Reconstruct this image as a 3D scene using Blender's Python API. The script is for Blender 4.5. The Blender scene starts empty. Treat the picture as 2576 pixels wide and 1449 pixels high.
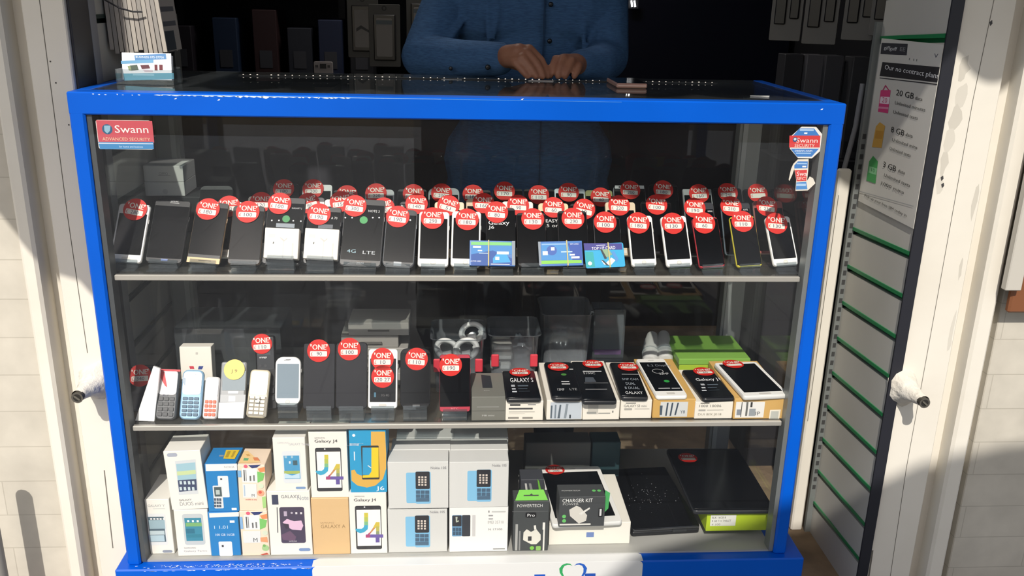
import bpy, math, random
from mathutils import Matrix, Vector, noise
S = bpy.context.scene
COL = S.collection
rnd = random.Random(7)
R = math.radians
# ------------------------------------------------------------------ constants (metres)
ZT = 1.45          # cabinet top
SH1, SH2, FL = 1.085, .7475, .418   # upper shelf, lower shelf, cabinet floor
FLOOR = .268       # shop floor, pavement is z = 0
# ------------------------------------------------------------------ materials
MATS = {}
def lin(h):
    def f(c):
        c /= 255
        return c/12.92 if c <= .04045 else ((c+.055)/1.055)**2.4
    if len(h) == 3: h = ''.join(c*2 for c in h)
    return tuple(f(int(h[i:i+2], 16)) for i in (0, 2, 4)) + (1,)
def newmat(name):
    m = bpy.data.materials.new(name); m.use_nodes = True
    nt = m.node_tree; nt.nodes.clear()
    out = nt.nodes.new('ShaderNodeOutputMaterial')
    return m, nt, out
def col(h, rough=.55, metal=0, spec=.5, coat=0):
    k = (h, rough, metal, spec, coat)
    if k in MATS: return MATS[k]
    m, nt, out = newmat('paint_'+h)
    b = nt.nodes.new('ShaderNodeBsdfPrincipled')
    b.inputs['Base Color'].default_value = lin(h)
    b.inputs['Roughness'].default_value = rough
    b.inputs['Metallic'].default_value = metal
    b.inputs['Specular IOR Level'].default_value = spec
    b.inputs['Coat Weight'].default_value = coat
    b.inputs['Coat Roughness'].default_value = .08
    nt.links.new(b.outputs[0], out.inputs[0])
    MATS[k] = m
    return m
def surf(name, c1, c2, scale=8, rough=.6, bump=0., spec=.4, detail=4, lo=.35, hi=.65, stretch=(1,1,1), bscale=None):
    """two-tone noise paint / plaster"""
    m, nt, out = newmat(name)
    N, L = nt.nodes.new, nt.links.new
    b = N('ShaderNodeBsdfPrincipled'); tc = N('ShaderNodeTexCoord'); mp = N('ShaderNodeMapping')
    mp.inputs['Scale'].default_value = stretch
    nz = N('ShaderNodeTexNoise'); nz.inputs['Scale'].default_value = scale; nz.inputs['Detail'].default_value = detail
    cr = N('ShaderNodeValToRGB'); cr.color_ramp.elements[0].position = lo; cr.color_ramp.elements[1].position = hi
    cr.color_ramp.elements[0].color = lin(c1); cr.color_ramp.elements[1].color = lin(c2)
    L(tc.outputs['Object'], mp.inputs[0]); L(mp.outputs[0], nz.inputs['Vector']); L(nz.outputs['Fac'], cr.inputs[0])
    L(cr.outputs[0], b.inputs['Base Color'])
    b.inputs['Roughness'].default_value = rough; b.inputs['Specular IOR Level'].default_value = spec
    if bump:
        n2 = N('ShaderNodeTexNoise'); n2.inputs['Scale'].default_value = bscale or scale*4; n2.inputs['Detail'].default_value = 5
        bp = N('ShaderNodeBump'); bp.inputs['Strength'].default_value = bump; bp.inputs['Distance'].default_value = .01
        L(mp.outputs[0], n2.inputs['Vector']); L(n2.outputs['Fac'], bp.inputs['Height']); L(bp.outputs[0], b.inputs['Normal'])
    L(b.outputs[0], out.inputs[0])
    return m
def brickmat(name, c1, c2, mortar, sc=1., w=.5, h=.25, ms=.02, rough=.8, rot=(0,0,0), bump=.3):
    m, nt, out = newmat(name)
    N, L = nt.nodes.new, nt.links.new
    b = N('ShaderNodeBsdfPrincipled'); tc = N('ShaderNodeTexCoord'); mp = N('ShaderNodeMapping')
    mp.inputs['Rotation'].default_value = rot
    br = N('ShaderNodeTexBrick'); br.inputs['Scale'].default_value = sc
    br.inputs['Color1'].default_value = lin(c1); br.inputs['Color2'].default_value = lin(c2); br.inputs['Mortar'].default_value = lin(mortar)
    br.inputs['Brick Width'].default_value = w; br.inputs['Row Height'].default_value = h; br.inputs['Mortar Size'].default_value = ms
    nz = N('ShaderNodeTexNoise'); nz.inputs['Scale'].default_value = 14; nz.inputs['Detail'].default_value = 6
    mx = N('ShaderNodeMix'); mx.data_type = 'RGBA'; mx.blend_type = 'MULTIPLY'; mx.inputs[0].default_value = .35
    L(tc.outputs['Object'], mp.inputs[0]); L(mp.outputs[0], br.inputs['Vector']); L(mp.outputs[0], nz.inputs['Vector'])
    L(br.outputs['Color'], mx.inputs[6]); L(nz.outputs['Fac'], mx.inputs[7]); L(mx.outputs[2], b.inputs['Base Color'])
    bp = N('ShaderNodeBump'); bp.inputs['Strength'].default_value = bump; bp.inputs['Distance'].default_value = .004
    L(br.outputs['Fac'], bp.inputs['Height']); bp.invert = True; L(bp.outputs[0], b.inputs['Normal'])
    b.inputs['Roughness'].default_value = rough
    L(b.outputs[0], out.inputs[0])
    return m
def glassmat(name, tint='ffffff', dust=.01, rough=.0, haze='c8ccd0', fmax=1., ior=1.5, dustrough=None):
    """thin sheet: straight-through transparency + Fresnel mirror + a film of dust"""
    m, nt, out = newmat(name)
    N, L = nt.nodes.new, nt.links.new
    tr = N('ShaderNodeBsdfTransparent'); tr.inputs[0].default_value = lin(tint)
    gl = N('ShaderNodeBsdfGlossy'); gl.inputs['Roughness'].default_value = rough
    fr = N('ShaderNodeFresnel'); fr.inputs[0].default_value = ior
    mu = N('ShaderNodeMath'); mu.operation = 'MULTIPLY'; mu.inputs[1].default_value = fmax
    df = N('ShaderNodeBsdfDiffuse'); df.inputs[0].default_value = lin(haze)
    m1 = N('ShaderNodeMixShader'); m2 = N('ShaderNodeMixShader')
    ge = N('ShaderNodeNewGeometry'); io = N('ShaderNodeMapRange'); io.inputs['To Min'].default_value = ior; io.inputs['To Max'].default_value = 1/ior
    L(ge.outputs['Backfacing'], io.inputs['Value']); L(io.outputs[0], fr.inputs[0])   # same mirror strength from both sides of the sheet
    L(fr.outputs[0], mu.inputs[0]); L(mu.outputs[0], m1.inputs[0]); L(tr.outputs[0], m1.inputs[1]); L(gl.outputs[0], m1.inputs[2])
    if dust > 0:
        tc = N('ShaderNodeTexCoord'); nz = N('ShaderNodeTexNoise'); nz.inputs['Scale'].default_value = 5; nz.inputs['Detail'].default_value = 4
        mr = N('ShaderNodeMapRange'); mr.inputs['From Min'].default_value = .3; mr.inputs['From Max'].default_value = .7
        mr.inputs['To Min'].default_value = dust*.5; mr.inputs['To Max'].default_value = dust*1.5
        L(tc.outputs['Object'], nz.inputs['Vector']); L(nz.outputs['Fac'], mr.inputs['Value']); L(mr.outputs[0], m2.inputs[0])
    else: m2.inputs[0].default_value = 0
    L(m1.outputs[0], m2.inputs[1]); L(df.outputs[0], m2.inputs[2]); L(m2.outputs[0], out.inputs[0])
    return m
def emis(name, h, st):
    m, nt, out = newmat(name)
    e = nt.nodes.new('ShaderNodeEmission'); e.inputs[0].default_value = lin(h); e.inputs[1].default_value = st
    nt.links.new(e.outputs[0], out.inputs[0]); return m
GLASS = glassmat('display_glass', 'fdfdfd', .004, haze='b4bac4', fmax=.6)
GLASS_TOP = glassmat('counter_glass', 'e6ecea', .045, rough=.02, haze='8a9094')
GLASS_SHELF = glassmat('shelf_glass', 'f6f9f8', .09, haze='8a8880')
ACRYLIC = glassmat('clear_acrylic', 'e6eaec', .05, haze='b8c0c4')
PLASTIC = glassmat('cloudy_plastic', 'd8dde0', .16, rough=.15, haze='c4ccd2')
BLUE = surf('blue_gloss_paint', '0053bd', '0058c8', 3, .36, spec=.22)
ALU = col('b4b4ae', .4, .55)
GREYALU = col('8c908e', .42, .5)
WHITE_WALL = surf('white_render', 'ccc4b6', 'dcd6ca', 14, .8, .6, lo=.3, hi=.6)
WHITE_TRIM = surf('white_trim_paint', 'd6cfc2', 'ded8cc', 4, .6, .12, lo=.25, hi=.55)
SLAT = surf('slat_board', 'b9b6ae', 'c4c1b9', 3, .5, .0)
GREEN = col('1f7a48', .45)
DARK = col('1a1b20', .7)
SCREEN = col('06080b', .14, spec=.4)
CASEBLK = col('131418', .5)
# ------------------------------------------------------------------ mesh builder
_txt = {}
def text_mesh(s):
    if s in _txt: return _txt[s]
    c = bpy.data.curves.new('lettering', 'FONT'); c.body = s; c.resolution_u = 2; c.fill_mode = 'FRONT'
    o = bpy.data.objects.new('lettering', c); COL.objects.link(o)
    bpy.context.view_layer.update()
    me = bpy.data.meshes.new_from_object(o.evaluated_get(bpy.context.evaluated_depsgraph_get()))
    vs = [tuple(v.co) for v in me.vertices]; fs = [tuple(p.vertices) for p in me.polygons]
    bpy.data.objects.remove(o); bpy.data.curves.remove(c); bpy.data.meshes.remove(me)
    xs = [v[0] for v in vs] or [0, 1]; ys = [v[1] for v in vs] or [0, 1]
    _txt[s] = (vs, fs, min(xs), max(xs), min(ys), max(ys)); return _txt[s]
def rrect(w, h, r, n=5):
    """rounded rectangle outline centred in x, from z=0 up"""
    r = min(r, w/2-1e-5, h/2-1e-5); pts = []
    for cx, cz, a in ((w/2-r, h-r, 0), (-w/2+r, h-r, 90), (-w/2+r, r, 180), (w/2-r, r, 270)):
        for i in range(n+1):
            t = R(a+90*i/n); pts.append((cx+r*math.cos(t), cz+r*math.sin(t)))
    return pts
class MB:
    def __init__(s): s.v = []; s.f = []; s.mi = []; s.mats = []; s.sm = []
    def m(s, mat):
        if mat not in s.mats: s.mats.append(mat)
        return s.mats.index(mat)
    def add(s, vs, fs, mat, smooth=False, M=None):
        o = len(s.v); k = s.m(mat)
        s.v += [tuple(M @ Vector(v)) for v in vs] if M else [tuple(v) for v in vs]
        for f in fs: s.f.append(tuple(i+o for i in f)); s.mi.append(k); s.sm.append(smooth)
    def box(s, x0, y0, z0, x1, y1, z1, mat, M=None, b=0):
        if b: return s.bbox(x0, y0, z0, x1, y1, z1, mat, M, b)
        vs = [(x, y, z) for z in (z0, z1) for y in (y0, y1) for x in (x0, x1)]
        s.add(vs, [(0,2,3,1),(4,5,7,6),(0,1,5,4),(2,6,7,3),(0,4,6,2),(1,3,7,5)], mat, M=M)
    def bbox(s, x0, y0, z0, x1, y1, z1, mat, M, b):
        """box with small chamfers on every edge"""
        b = min(b, (x1-x0)/2.1, (y1-y0)/2.1, (z1-z0)/2.1)
        X = (x0, x0+b, x1-b, x1); Y = (y0, y0+b, y1-b, y1); Z = (z0, z0+b, z1-b, z1)
        vs = []; ix = {}
        def V(i, j, k):
            if (i, j, k) not in ix: ix[(i, j, k)] = len(vs); vs.append((X[i], Y[j], Z[k]))
            return ix[(i, j, k)]
        fs = []
        for a in (0, 3):
            fs += [(V(a,1,1),V(a,2,1),V(a,2,2),V(a,1,2)), (V(1,a,1),V(2,a,1),V(2,a,2),V(1,a,2)), (V(1,1,a),V(2,1,a),V(2,2,a),V(1,2,a))]
        for a in (0, 3):
            for c in (0, 3):
                A = 1 if a == 0 else 2; Cc = 1 if c == 0 else 2
                fs += [(V(a,Cc,1),V(a,Cc,2),V(A,c,2),V(A,c,1)), (V(a,1,Cc),V(a,2,Cc),V(A,2,c),V(A,1,c)), (V(1,a,Cc),V(2,a,Cc),V(2,A,c),V(1,A,c))]
                for e in (0, 3):
                    E_ = 1 if e == 0 else 2
                    fs.append((V(a,Cc,E_),V(A,c,E_),V(A,Cc,e)))
        s.add(vs, fs, mat, M=M)
    def plate(s, w, h, r, y0, y1, bev, mat, front=None, z0=0, x0=0, n=5, M=None):
        """rounded-rect slab between y0 (front) and y1 (back), with bevelled rims"""
        base = rrect(w, h, r, n); ins = rrect(w-2*bev, h-2*bev, max(r-bev, .0005), n)
        ins = [(x, z+bev) for x, z in ins]
        loops = [(ins, y0), (base, y0+bev), (base, y1-bev), (ins, y1)]
        k = len(base); vs = [(x+x0, y, z+z0) for L_, y in loops for x, z in L_]
        side = [(a*k+i, a*k+(i+1) % k, (a+1)*k+(i+1) % k, (a+1)*k+i) for a in range(3) for i in range(k)]
        s.add(vs, side, mat, True, M)
        s.add(vs[:k], [tuple(range(k))], front or mat, M=M)
        s.add(vs[-k:], [tuple(range(k))], mat, M=M)
    def poly(s, pts, y, mat, M=None): s.add([(x, y, z) for x, z in pts], [tuple(range(len(pts)))], mat, M=M)
    def prism(s, pts, y0, y1, mat, M=None, front=None):
        k = len(pts); vs = [(x, y0, z) for x, z in pts]+[(x, y1, z) for x, z in pts]
        s.add(vs, [(i, (i+1) % k, k+(i+1) % k, k+i) for i in range(k)]+[tuple(range(k, 2*k))], mat, M=M)
        s.add(vs[:k], [tuple(range(k))], front or mat, M=M)
    def disc(s, cx, cz, r, y, mat, n=24, ax=1): s.poly([(cx+r*math.cos(2*math.pi*i/n), cz+r*ax*math.sin(2*math.pi*i/n)) for i in range(n)], y, mat)
    def ring(s, cx, cz, r0, r1, y, mat, n=28):
        vs = [(cx+r*math.cos(2*math.pi*i/n), y, cz+r*math.sin(2*math.pi*i/n)) for r in (r0, r1) for i in range(n)]
        s.add(vs, [(i, (i+1) % n, n+(i+1) % n, n+i) for i in range(n)], mat)
    def text(s, t, cx, cz, h, w, y, mat, rot=0, bold=False):
        vs, fs, a, b, c, d = text_mesh(t)
        if not vs: return
        sx = w/max(b-a, 1e-6); sz = h/max(d-c, 1e-6); ca, sa = math.cos(rot), math.sin(rot); out = []
        for x, z, _ in vs:
            u = (x-(a+b)/2)*sx; v = (z-(c+d)/2)*sz
            out.append((cx+u*ca-v*sa, y, cz+u*sa+v*ca))
        s.add(out, fs, mat)
        if bold:
            o = .06*h; s.add([(x+o, yy-1e-5, z) for x, yy, z in out], fs, mat)
    def tube(s, path, r, mat, n=10, cap=True, M=None):
        path = [Vector(p) for p in path]; rs = r if isinstance(r, (list, tuple)) else [r]*len(path)
        vs = []; t0 = None; up = None
        for i, p in enumerate(path):
            t = (path[min(i+1, len(path)-1)]-path[max(i-1, 0)]).normalized()
            if up is None:
                up = t.orthogonal().normalized()
            else: up = (up-t*up.dot(t)).normalized()
            q = t.cross(up)
            vs += [tuple(p+(up*math.cos(2*math.pi*j/n)+q*math.sin(2*math.pi*j/n))*rs[i]) for j in range(n)]
        k = len(path)
        fs = [(i*n+j, i*n+(j+1) % n, (i+1)*n+(j+1) % n, (i+1)*n+j) for i in range(k-1) for j in range(n)]
        s.add(vs, fs, mat, True, M)
        if cap: s.add(vs[:n], [tuple(range(n))], mat, M=M); s.add(vs[-n:], [tuple(range(n))], mat, M=M)
    def ball(s, c, rx, ry, rz, mat, n=12, m_=8, M=None):
        vs = []; fs = []
        for i in range(m_+1):
            a = math.pi*i/m_
            for j in range(n):
                b = 2*math.pi*j/n
                vs.append((c[0]+rx*math.sin(a)*math.cos(b), c[1]+ry*math.sin(a)*math.sin(b), c[2]+rz*math.cos(a)))
        for i in range(m_):
            for j in range(n): fs.append((i*n+j, i*n+(j+1) % n, (i+1)*n+(j+1) % n, (i+1)*n+j))
        s.add(vs, fs, mat, True, M)
    def build(s, name, parent=None, M=None, sm=None):
        me = bpy.data.meshes.new(name); me.from_pydata(s.v, [], s.f)
        for mt in s.mats: me.materials.append(mt)
        me.polygons.foreach_set('material_index', s.mi); me.polygons.foreach_set('use_smooth', s.sm)
        me.validate(); me.update()
        o = bpy.data.objects.new(name, me); COL.objects.link(o)
        if parent: o.parent = parent
        if M is not None: o.matrix_world = M
        return o
def tag(o, label, cat, grp=None, kind=None):
    o['label'] = label; o['category'] = cat
    if grp: o['group'] = grp
    if kind: o['kind'] = kind
    return o
def struct(o): o['kind'] = 'structure'; return o
def empty(name, label, cat, grp=None, M=None):
    o = bpy.data.objects.new(name, None); COL.objects.link(o); o.empty_display_size = .05
    if M is not None: o.matrix_world = M
    return tag(o, label, cat, grp)
def frame(loc, rot):
    t, ro, yw = (R(a) for a in rot)
    return Matrix.Translation(loc) @ Matrix.Rotation(yw, 4, 'Z') @ Matrix.Rotation(-t, 4, 'X') @ Matrix.Rotation(ro, 4, 'Y')
ITEMS=[
{'b':'phone','lab':'white smartphone at the far left end of the top shelf front row','cat':'smartphone','loc':[-0.7027,0.0581,1.098],'rot':[35.0,3.1983,0.0],'w':0.0651,'h':0.1297,'grp':'front row phones on the top shelf','st':[[0.0028,0.1167,'280',-8]],'dec':[['F','c',0.0301,0.1257,0.0015,'555555']],'stand':1,'body':'f4f2ec','face':'f4f2ec','scr':(0.06,0.17,0.13)},
{'b':'phone','lab':'large black smartphone without a price sticker,on the top shelf','cat':'smartphone','loc':[-0.6252,0.0562,1.098],'rot':[35.0,3.4623,0.0],'w':0.0737,'h':0.1399,'grp':'front row phones on the top shelf','dec':[['F','t','SAMSUNG',0.0031,0.1368,0.0035,0.016,'e8e8e8'],['F','r',0.0037,0.1328,0.0192,0.0009,'b8b8b8'],['F','r',0.0015,0.0057,0.0136,0.0044,'8fa0d8']],'stand':1,'body':'3a3c40','face':'101216','scr':(0.02,0.1,0.07)},
{'b':'phone','lab':'black smartphone with a gold strip along its lower edge,top shelf','cat':'smartphone','loc':[-0.5449,0.0573,1.098],'rot':[35.0,4.362,0.0],'w':0.068,'h':0.1355,'grp':'front row phones on the top shelf','st':[[-0.0076,0.1184,'180',-3]],'dec':[['F','r',0.0001,0.0048,0.067,0.0114,'e8c89a'],['F','r',0.003,0.0046,0.0254,0.0018,'8a7050']],'stand':1,'body':'b89a78','face':'111318','scr':(0.02,0.09,0.13)},
{'b':'phone','lab':'black smartphone standing behind the white earbud case,top shelf','cat':'smartphone','loc':[-0.4599,0.0468,1.098],'rot':[35.0,1.3752,0.0],'w':0.066,'h':0.1302,'grp':'front row phones on the top shelf','st':[[-0.0013,0.1156,'100',0]],'stand':1,'body':'8a7a6a','face':'101218','scr':(0.02,0.09,0.08)},
{'b':'phone','lab':'tall black smartphone with a small green dot behind a white earphone box','cat':'smartphone','loc':[-0.3842,0.0478,1.098],'rot':[35.0,2.1412,0.0],'w':0.0784,'h':0.1499,'grp':'front row phones on the top shelf','st':[[-0.0144,0.1344,'100',-5]],'dec':[['F','c',0.002,0.1009,0.008,'3f8f55'],['F','c',-0.0273,0.096,0.0016,'ffffff'],['F','c',-0.0125,0.0966,0.0016,'ffffff'],['F','c',0.0173,0.0971,0.0016,'ffffff'],['F','c',0.0331,0.0969,0.0016,'ffffff'],['F','t','GALAXY J',0.0222,0.1252,0.0045,0.0208,'d8d8d8'],['F','r',0.0018,0.0857,0.0384,0.0091,'8a939c']],'stand':1,'body':'4a4c50','face':'121418','scr':(0.02,0.09,0.08)},
{'b':'phone','lab':'black smartphone behind the second white earphone box,top shelf','cat':'smartphone','loc':[-0.304,0.0488,1.098],'rot':[35.0,2.2943,0.0],'w':0.0709,'h':0.1289,'grp':'front row phones on the top shelf','st':[[-0.0107,0.1106,'190',-4]],'dec':[['F','t','A 70',0.0216,0.104,0.0055,0.0129,'d8d8d8'],['F','r',0.0049,0.0843,0.0306,0.0091,'5a5f66']],'stand':1,'body':'4a4c50','face':'121418','scr':(0.02,0.09,0.08)},
{'b':'phone','lab':'widest black smartphone,in a silver-edged case with a green dot and white lettering','cat':'smartphone','loc':[-0.2206,0.0398,1.098],'rot':[35.0,2.8649,0.0],'w':0.0852,'h':0.1495,'grp':'front row phones on the top shelf','st':[[-0.0209,0.1318,'300',-4]],'dec':[['F','c',-0.0,0.1014,0.0084,'3f9a55'],['F','c',-0.0387,0.1046,0.0017,'ffffff'],['F','c',-0.0246,0.1054,0.0017,'ffffff'],['F','c',0.0187,0.1079,0.0017,'ffffff'],['F','c',0.032,0.1087,0.0017,'ffffff'],['F','t','NOTE 3',0.0201,0.1224,0.0054,0.0236,'d8d8d8'],['F','t','4G',-0.0199,0.0309,0.0072,0.0186,'9fc0cc'],['F','t','LTE',0.0166,0.0294,0.0072,0.0253,'c8ccd0'],['F','r',0.007,0.0056,0.0304,0.0099,'6a6560'],['F','t','SAMSUNG',0.0004,0.0057,0.0036,0.0152,'f0f0f0']],'stand':1,'body':'8f9094','face':'131519','scr':(0.02,0.09,0.08)},
{'b':'phone','lab':'dark smartphone in a clear rounded case,left of the two white phones','cat':'smartphone','loc':[-0.1418,0.0336,1.098],'rot':[35.0,3.25,0.0],'w':0.0648,'h':0.1281,'grp':'front row phones on the top shelf','st':[[-0.0081,0.1103,'190',-4]],'dec':[['F','c',0.0183,0.1048,0.0018,'ffffff'],['F','r',-0.0009,0.0061,0.016,0.0089,'b8bcc0']],'stand':1,'body':'9aa0a8','face':'14171c','rad':0.011,'scr':(0.03,0.1,0.08)},
{'b':'phone','lab':'fully visible white smartphone in the middle of the top shelf front row','cat':'smartphone','loc':[-0.0689,0.0345,1.098],'rot':[35.0,0.9666,0.0],'w':0.0642,'h':0.1232,'grp':'front row phones on the top shelf','st':[[-0.0036,0.1073,'290',0]],'stand':1,'body':'f4f2ec','face':'f4f2ec','scr':(0.06,0.13,0.14),'home':1},
{'b':'phone','lab':'white smartphone partly hidden by the card pack with a green top band','cat':'smartphone','loc':[-0.0014,0.0353,1.098],'rot':[35.0,1.4666,0.0],'w':0.062,'h':0.1245,'grp':'front row phones on the top shelf','st':[[0.0013,0.105,'180',-1]],'stand':1,'body':'f4f2ec','face':'f4f2ec','scr':(0.06,0.13,0.14),'home':1},
{'b':'phone','lab':'black smartphone with large white lettering under its sticker,top shelf front row','cat':'smartphone','loc':[0.0742,0.0333,1.098],'rot':[35.0,-0.1274,0.0],'w':0.0623,'h':0.1337,'grp':'front row phones on the top shelf','st':[[-0.0087,0.1223,'80',-5]],'dec':[['F','t','Galaxy',-0.004,0.0978,0.0116,0.0445,'f2f2f2'],['F','t','J6',-0.0202,0.0878,0.0089,0.0121,'f2f2f2']],'stand':1,'body':'2a2b2e','face':'111216','scr':(0.02,0.05,0.05)},
{'b':'phone','lab':'plain black smartphone between the two green-banded card packs','cat':'smartphone','loc':[0.1403,0.0399,1.098],'rot':[35.0,-0.5034,0.0],'w':0.0619,'h':0.1212,'grp':'front row phones on the top shelf','st':[[0.0034,0.1057,'130',-1]],'stand':1,'body':'3a3a3c','face':'101114','scr':(0.02,0.05,0.05)},
{'b':'phone','lab':'black smartphone behind the card pack with a green bottom stripe','cat':'smartphone','loc':[0.2282,0.0352,1.098],'rot':[35.0,-0.2585,0.0],'w':0.063,'h':0.1276,'grp':'front row phones on the top shelf','st':[[0.0011,0.1085,'290',-1]],'stand':1,'body':'3a3a3c','face':'101114','scr':(0.02,0.05,0.05)},
{'b':'phone','lab':'slim black smartphone behind the turquoise card','cat':'smartphone','loc':[0.3045,0.0419,1.098],'rot':[35.0,-1.0666,0.0],'w':0.057,'h':0.1128,'grp':'front row phones on the top shelf','st':[[-0.0037,0.0991,'100',-3]],'stand':1,'body':'5a5b5e','face':'101114','scr':(0.02,0.05,0.05)},
{'b':'phone','lab':'white smartphone next to the turquoise card,with its lower bezel in full view','cat':'smartphone','loc':[0.3789,0.0429,1.098],'rot':[35.0,-2.0077,0.0],'w':0.0548,'h':0.1152,'grp':'front row phones on the top shelf','st':[[-0.0046,0.0977,'180',-6]],'stand':1,'body':'f4f2ec','face':'f4f2ec','scr':(0.06,0.13,0.14),'home':1},
{'b':'phone','lab':'white smartphone directly beside the red phone on its left','cat':'smartphone','loc':[0.455,0.0423,1.098],'rot':[35.0,-3.2521,0.0],'w':0.0569,'h':0.1151,'grp':'front row phones on the top shelf','st':[[-0.0031,0.0976,'130',-3]],'stand':1,'body':'f4f2ec','face':'f4f2ec','scr':(0.06,0.13,0.14),'home':1},
{'b':'phone','lab':'red-framed smartphone in the top shelf front row','cat':'smartphone','loc':[0.5247,0.0373,1.098],'rot':[35.0,-4.2426,0.0],'w':0.0569,'h':0.1142,'grp':'front row phones on the top shelf','st':[[-0.0039,0.1005,'60',-8]],'stand':1,'body':'c8404a','face':'101114','scr':(0.02,0.04,0.04),'rim':'c8404a'},
{'b':'phone','lab':'yellow-framed smartphone in the top shelf front row','cat':'smartphone','loc':[0.6076,0.0427,1.098],'rot':[35.0,-3.6355,0.0],'w':0.0565,'h':0.1161,'grp':'front row phones on the top shelf','st':[[-0.0008,0.1031,'110',-4]],'stand':1,'body':'d8cc40','face':'101114','scr':(0.02,0.04,0.04),'rim':'d8cc40'},
{'b':'phone','lab':'white smartphone at the far right end of the top shelf front row','cat':'smartphone','loc':[0.6908,0.0527,1.098],'rot':[35.0,-4.4883,0.0],'w':0.0566,'h':0.113,'grp':'front row phones on the top shelf','st':[[-0.0052,0.0969,'130',-9]],'stand':1,'body':'f4f2ec','face':'f4f2ec','scr':(0.06,0.13,0.14),'home':1},
{'b':'phone','lab':'white-topped smartphone between the gold-strip phone and the earbud phone,middle row','cat':'smartphone','loc':[-0.5128,0.0956,1.098],'rot':[35.0,-0.1257,0.0],'w':0.0641,'h':0.128,'grp':'middle row phones on the top shelf','st':[[0.0037,0.116,'90',5]],'body':'d8d4cc','face':'f2ece0','scr':(0.06,0.14,0.14)},
{'b':'phone','lab':'cream-edged smartphone just left of the tall green-dot phone,middle row','cat':'smartphone','loc':[-0.4576,0.1521,1.098],'rot':[35.0,0.1473,0.0],'w':0.0487,'h':0.128,'grp':'middle row phones on the top shelf','st':[[0.0051,0.1124,'120',0]],'body':'d8d0c0','face':'efe8d8','scr':(0.06,0.14,0.14)},
{'b':'phone','lab':'white smartphone behind and right of the tall green-dot phone,middle row','cat':'smartphone','loc':[-0.3397,0.1465,1.098],'rot':[35.0,0.3883,0.0],'w':0.0525,'h':0.128,'grp':'middle row phones on the top shelf','st':[[-0.0088,0.1126,'80',20]],'body':'d8d4cc','face':'f2eee8','scr':(0.06,0.14,0.14)},
{'b':'phone','lab':'white smartphone just left of the widest black phone,middle row','cat':'smartphone','loc':[-0.2832,0.1283,1.098],'rot':[35.0,-0.6468,0.0],'w':0.0522,'h':0.128,'grp':'middle row phones on the top shelf','st':[[0.0103,0.1213,'150',8]],'body':'d8d4cc','face':'f2ece0','scr':(0.06,0.14,0.14)},
{'b':'phone','lab':'black smartphone seen beside the right edge of the widest black phone','cat':'smartphone','loc':[-0.2014,0.1093,1.098],'rot':[35.0,0.095,0.0],'w':0.0606,'h':0.128,'grp':'middle row phones on the top shelf','st':[[0.0219,0.1118,'70',15]],'body':'3a3a3c','face':'131418','scr':(0.02,0.1,0.05)},
{'b':'phone','lab':'black smartphone behind the fully visible white phone,middle row','cat':'smartphone','loc':[-0.1133,0.1106,1.098],'rot':[35.0,0.2968,0.0],'w':0.0636,'h':0.128,'grp':'middle row phones on the top shelf','st':[[0.0051,0.1215,'140',-4]],'dec':[['F','t','Ri',-0.0252,0.1164,0.0055,0.007,'d8d8d8']],'body':'4a4a4c','face':'131418','scr':(0.02,0.05,0.05)},
{'b':'phone','lab':'champagne smartphone with a steeply turned sticker,middle row','cat':'smartphone','loc':[-0.0355,0.1115,1.098],'rot':[35.0,0.0795,0.0],'w':0.0657,'h':0.128,'grp':'middle row phones on the top shelf','st':[[-0.0023,0.1181,'51',-17]],'body':'d9cba8','face':'e0d2b4','scr':(0.07,0.16,0.14)},
{'b':'phone','lab':'beige-topped smartphone left of the large white lettering,middle row','cat':'smartphone','loc':[0.0294,0.1424,1.098],'rot':[35.0,0.581,0.0],'w':0.0581,'h':0.128,'grp':'middle row phones on the top shelf','st':[[0.0099,0.1171,'160',-2]],'body':'b8a890','face':'cdb89c','scr':(0.05,0.14,0.14)},
{'b':'phone','lab':'white smartphone with rounded corners above the plain black phone,middle row','cat':'smartphone','loc':[0.1158,0.1212,1.098],'rot':[35.0,0.0677,0.0],'w':0.0703,'h':0.128,'grp':'middle row phones on the top shelf','st':[[0.001,0.118,'90',-2]],'body':'e8e0d0','face':'f4ece0','scr':(0.06,0.16,0.14)},
{'b':'phone','lab':'golden smartphone between two black front phones,middle row','cat':'smartphone','loc':[0.1949,0.106,1.098],'rot':[35.0,-0.124,0.0],'w':0.0674,'h':0.128,'grp':'middle row phones on the top shelf','st':[[-0.0001,0.1166,'60',-3]],'dec':[['F','t','EASY',-0.0046,0.0855,0.0075,0.0266,'e8e8e8'],['F','t','5 on',-0.0032,0.0743,0.0075,0.0266,'d8d8d8']],'body':'d8c49c','face':'e2d0a8','scr':(0.07,0.15,0.14)},
{'b':'phone','lab':'black smartphone with a bent sticker above the bottom-striped card pack,middle row','cat':'smartphone','loc':[0.2596,0.1043,1.098],'rot':[35.0,0.3383,0.0],'w':0.0588,'h':0.128,'grp':'middle row phones on the top shelf','st':[[0.0023,0.1138,'10',-12]],'body':'2a2a2c','face':'131418','scr':(0.02,0.05,0.05)},
{'b':'phone','lab':'beige smartphone above the slim black phone,middle row','cat':'smartphone','loc':[0.3478,0.1237,1.098],'rot':[35.0,-0.1253,0.0],'w':0.0687,'h':0.128,'grp':'middle row phones on the top shelf','st':[[-0.003,0.1184,'220',-3]],'body':'d0bfa0','face':'d2c2a4','scr':(0.06,0.16,0.14)},
{'b':'phone','lab':'black smartphone between the beige one and the pair right of it,middle row','cat':'smartphone','loc':[0.4322,0.1372,1.098],'rot':[35.0,-0.3259,0.0],'w':0.0695,'h':0.128,'grp':'middle row phones on the top shelf','st':[[0.0009,0.1178,'100',-6]],'body':'1c1c1e','face':'111216','scr':(0.02,0.05,0.05)},
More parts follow.
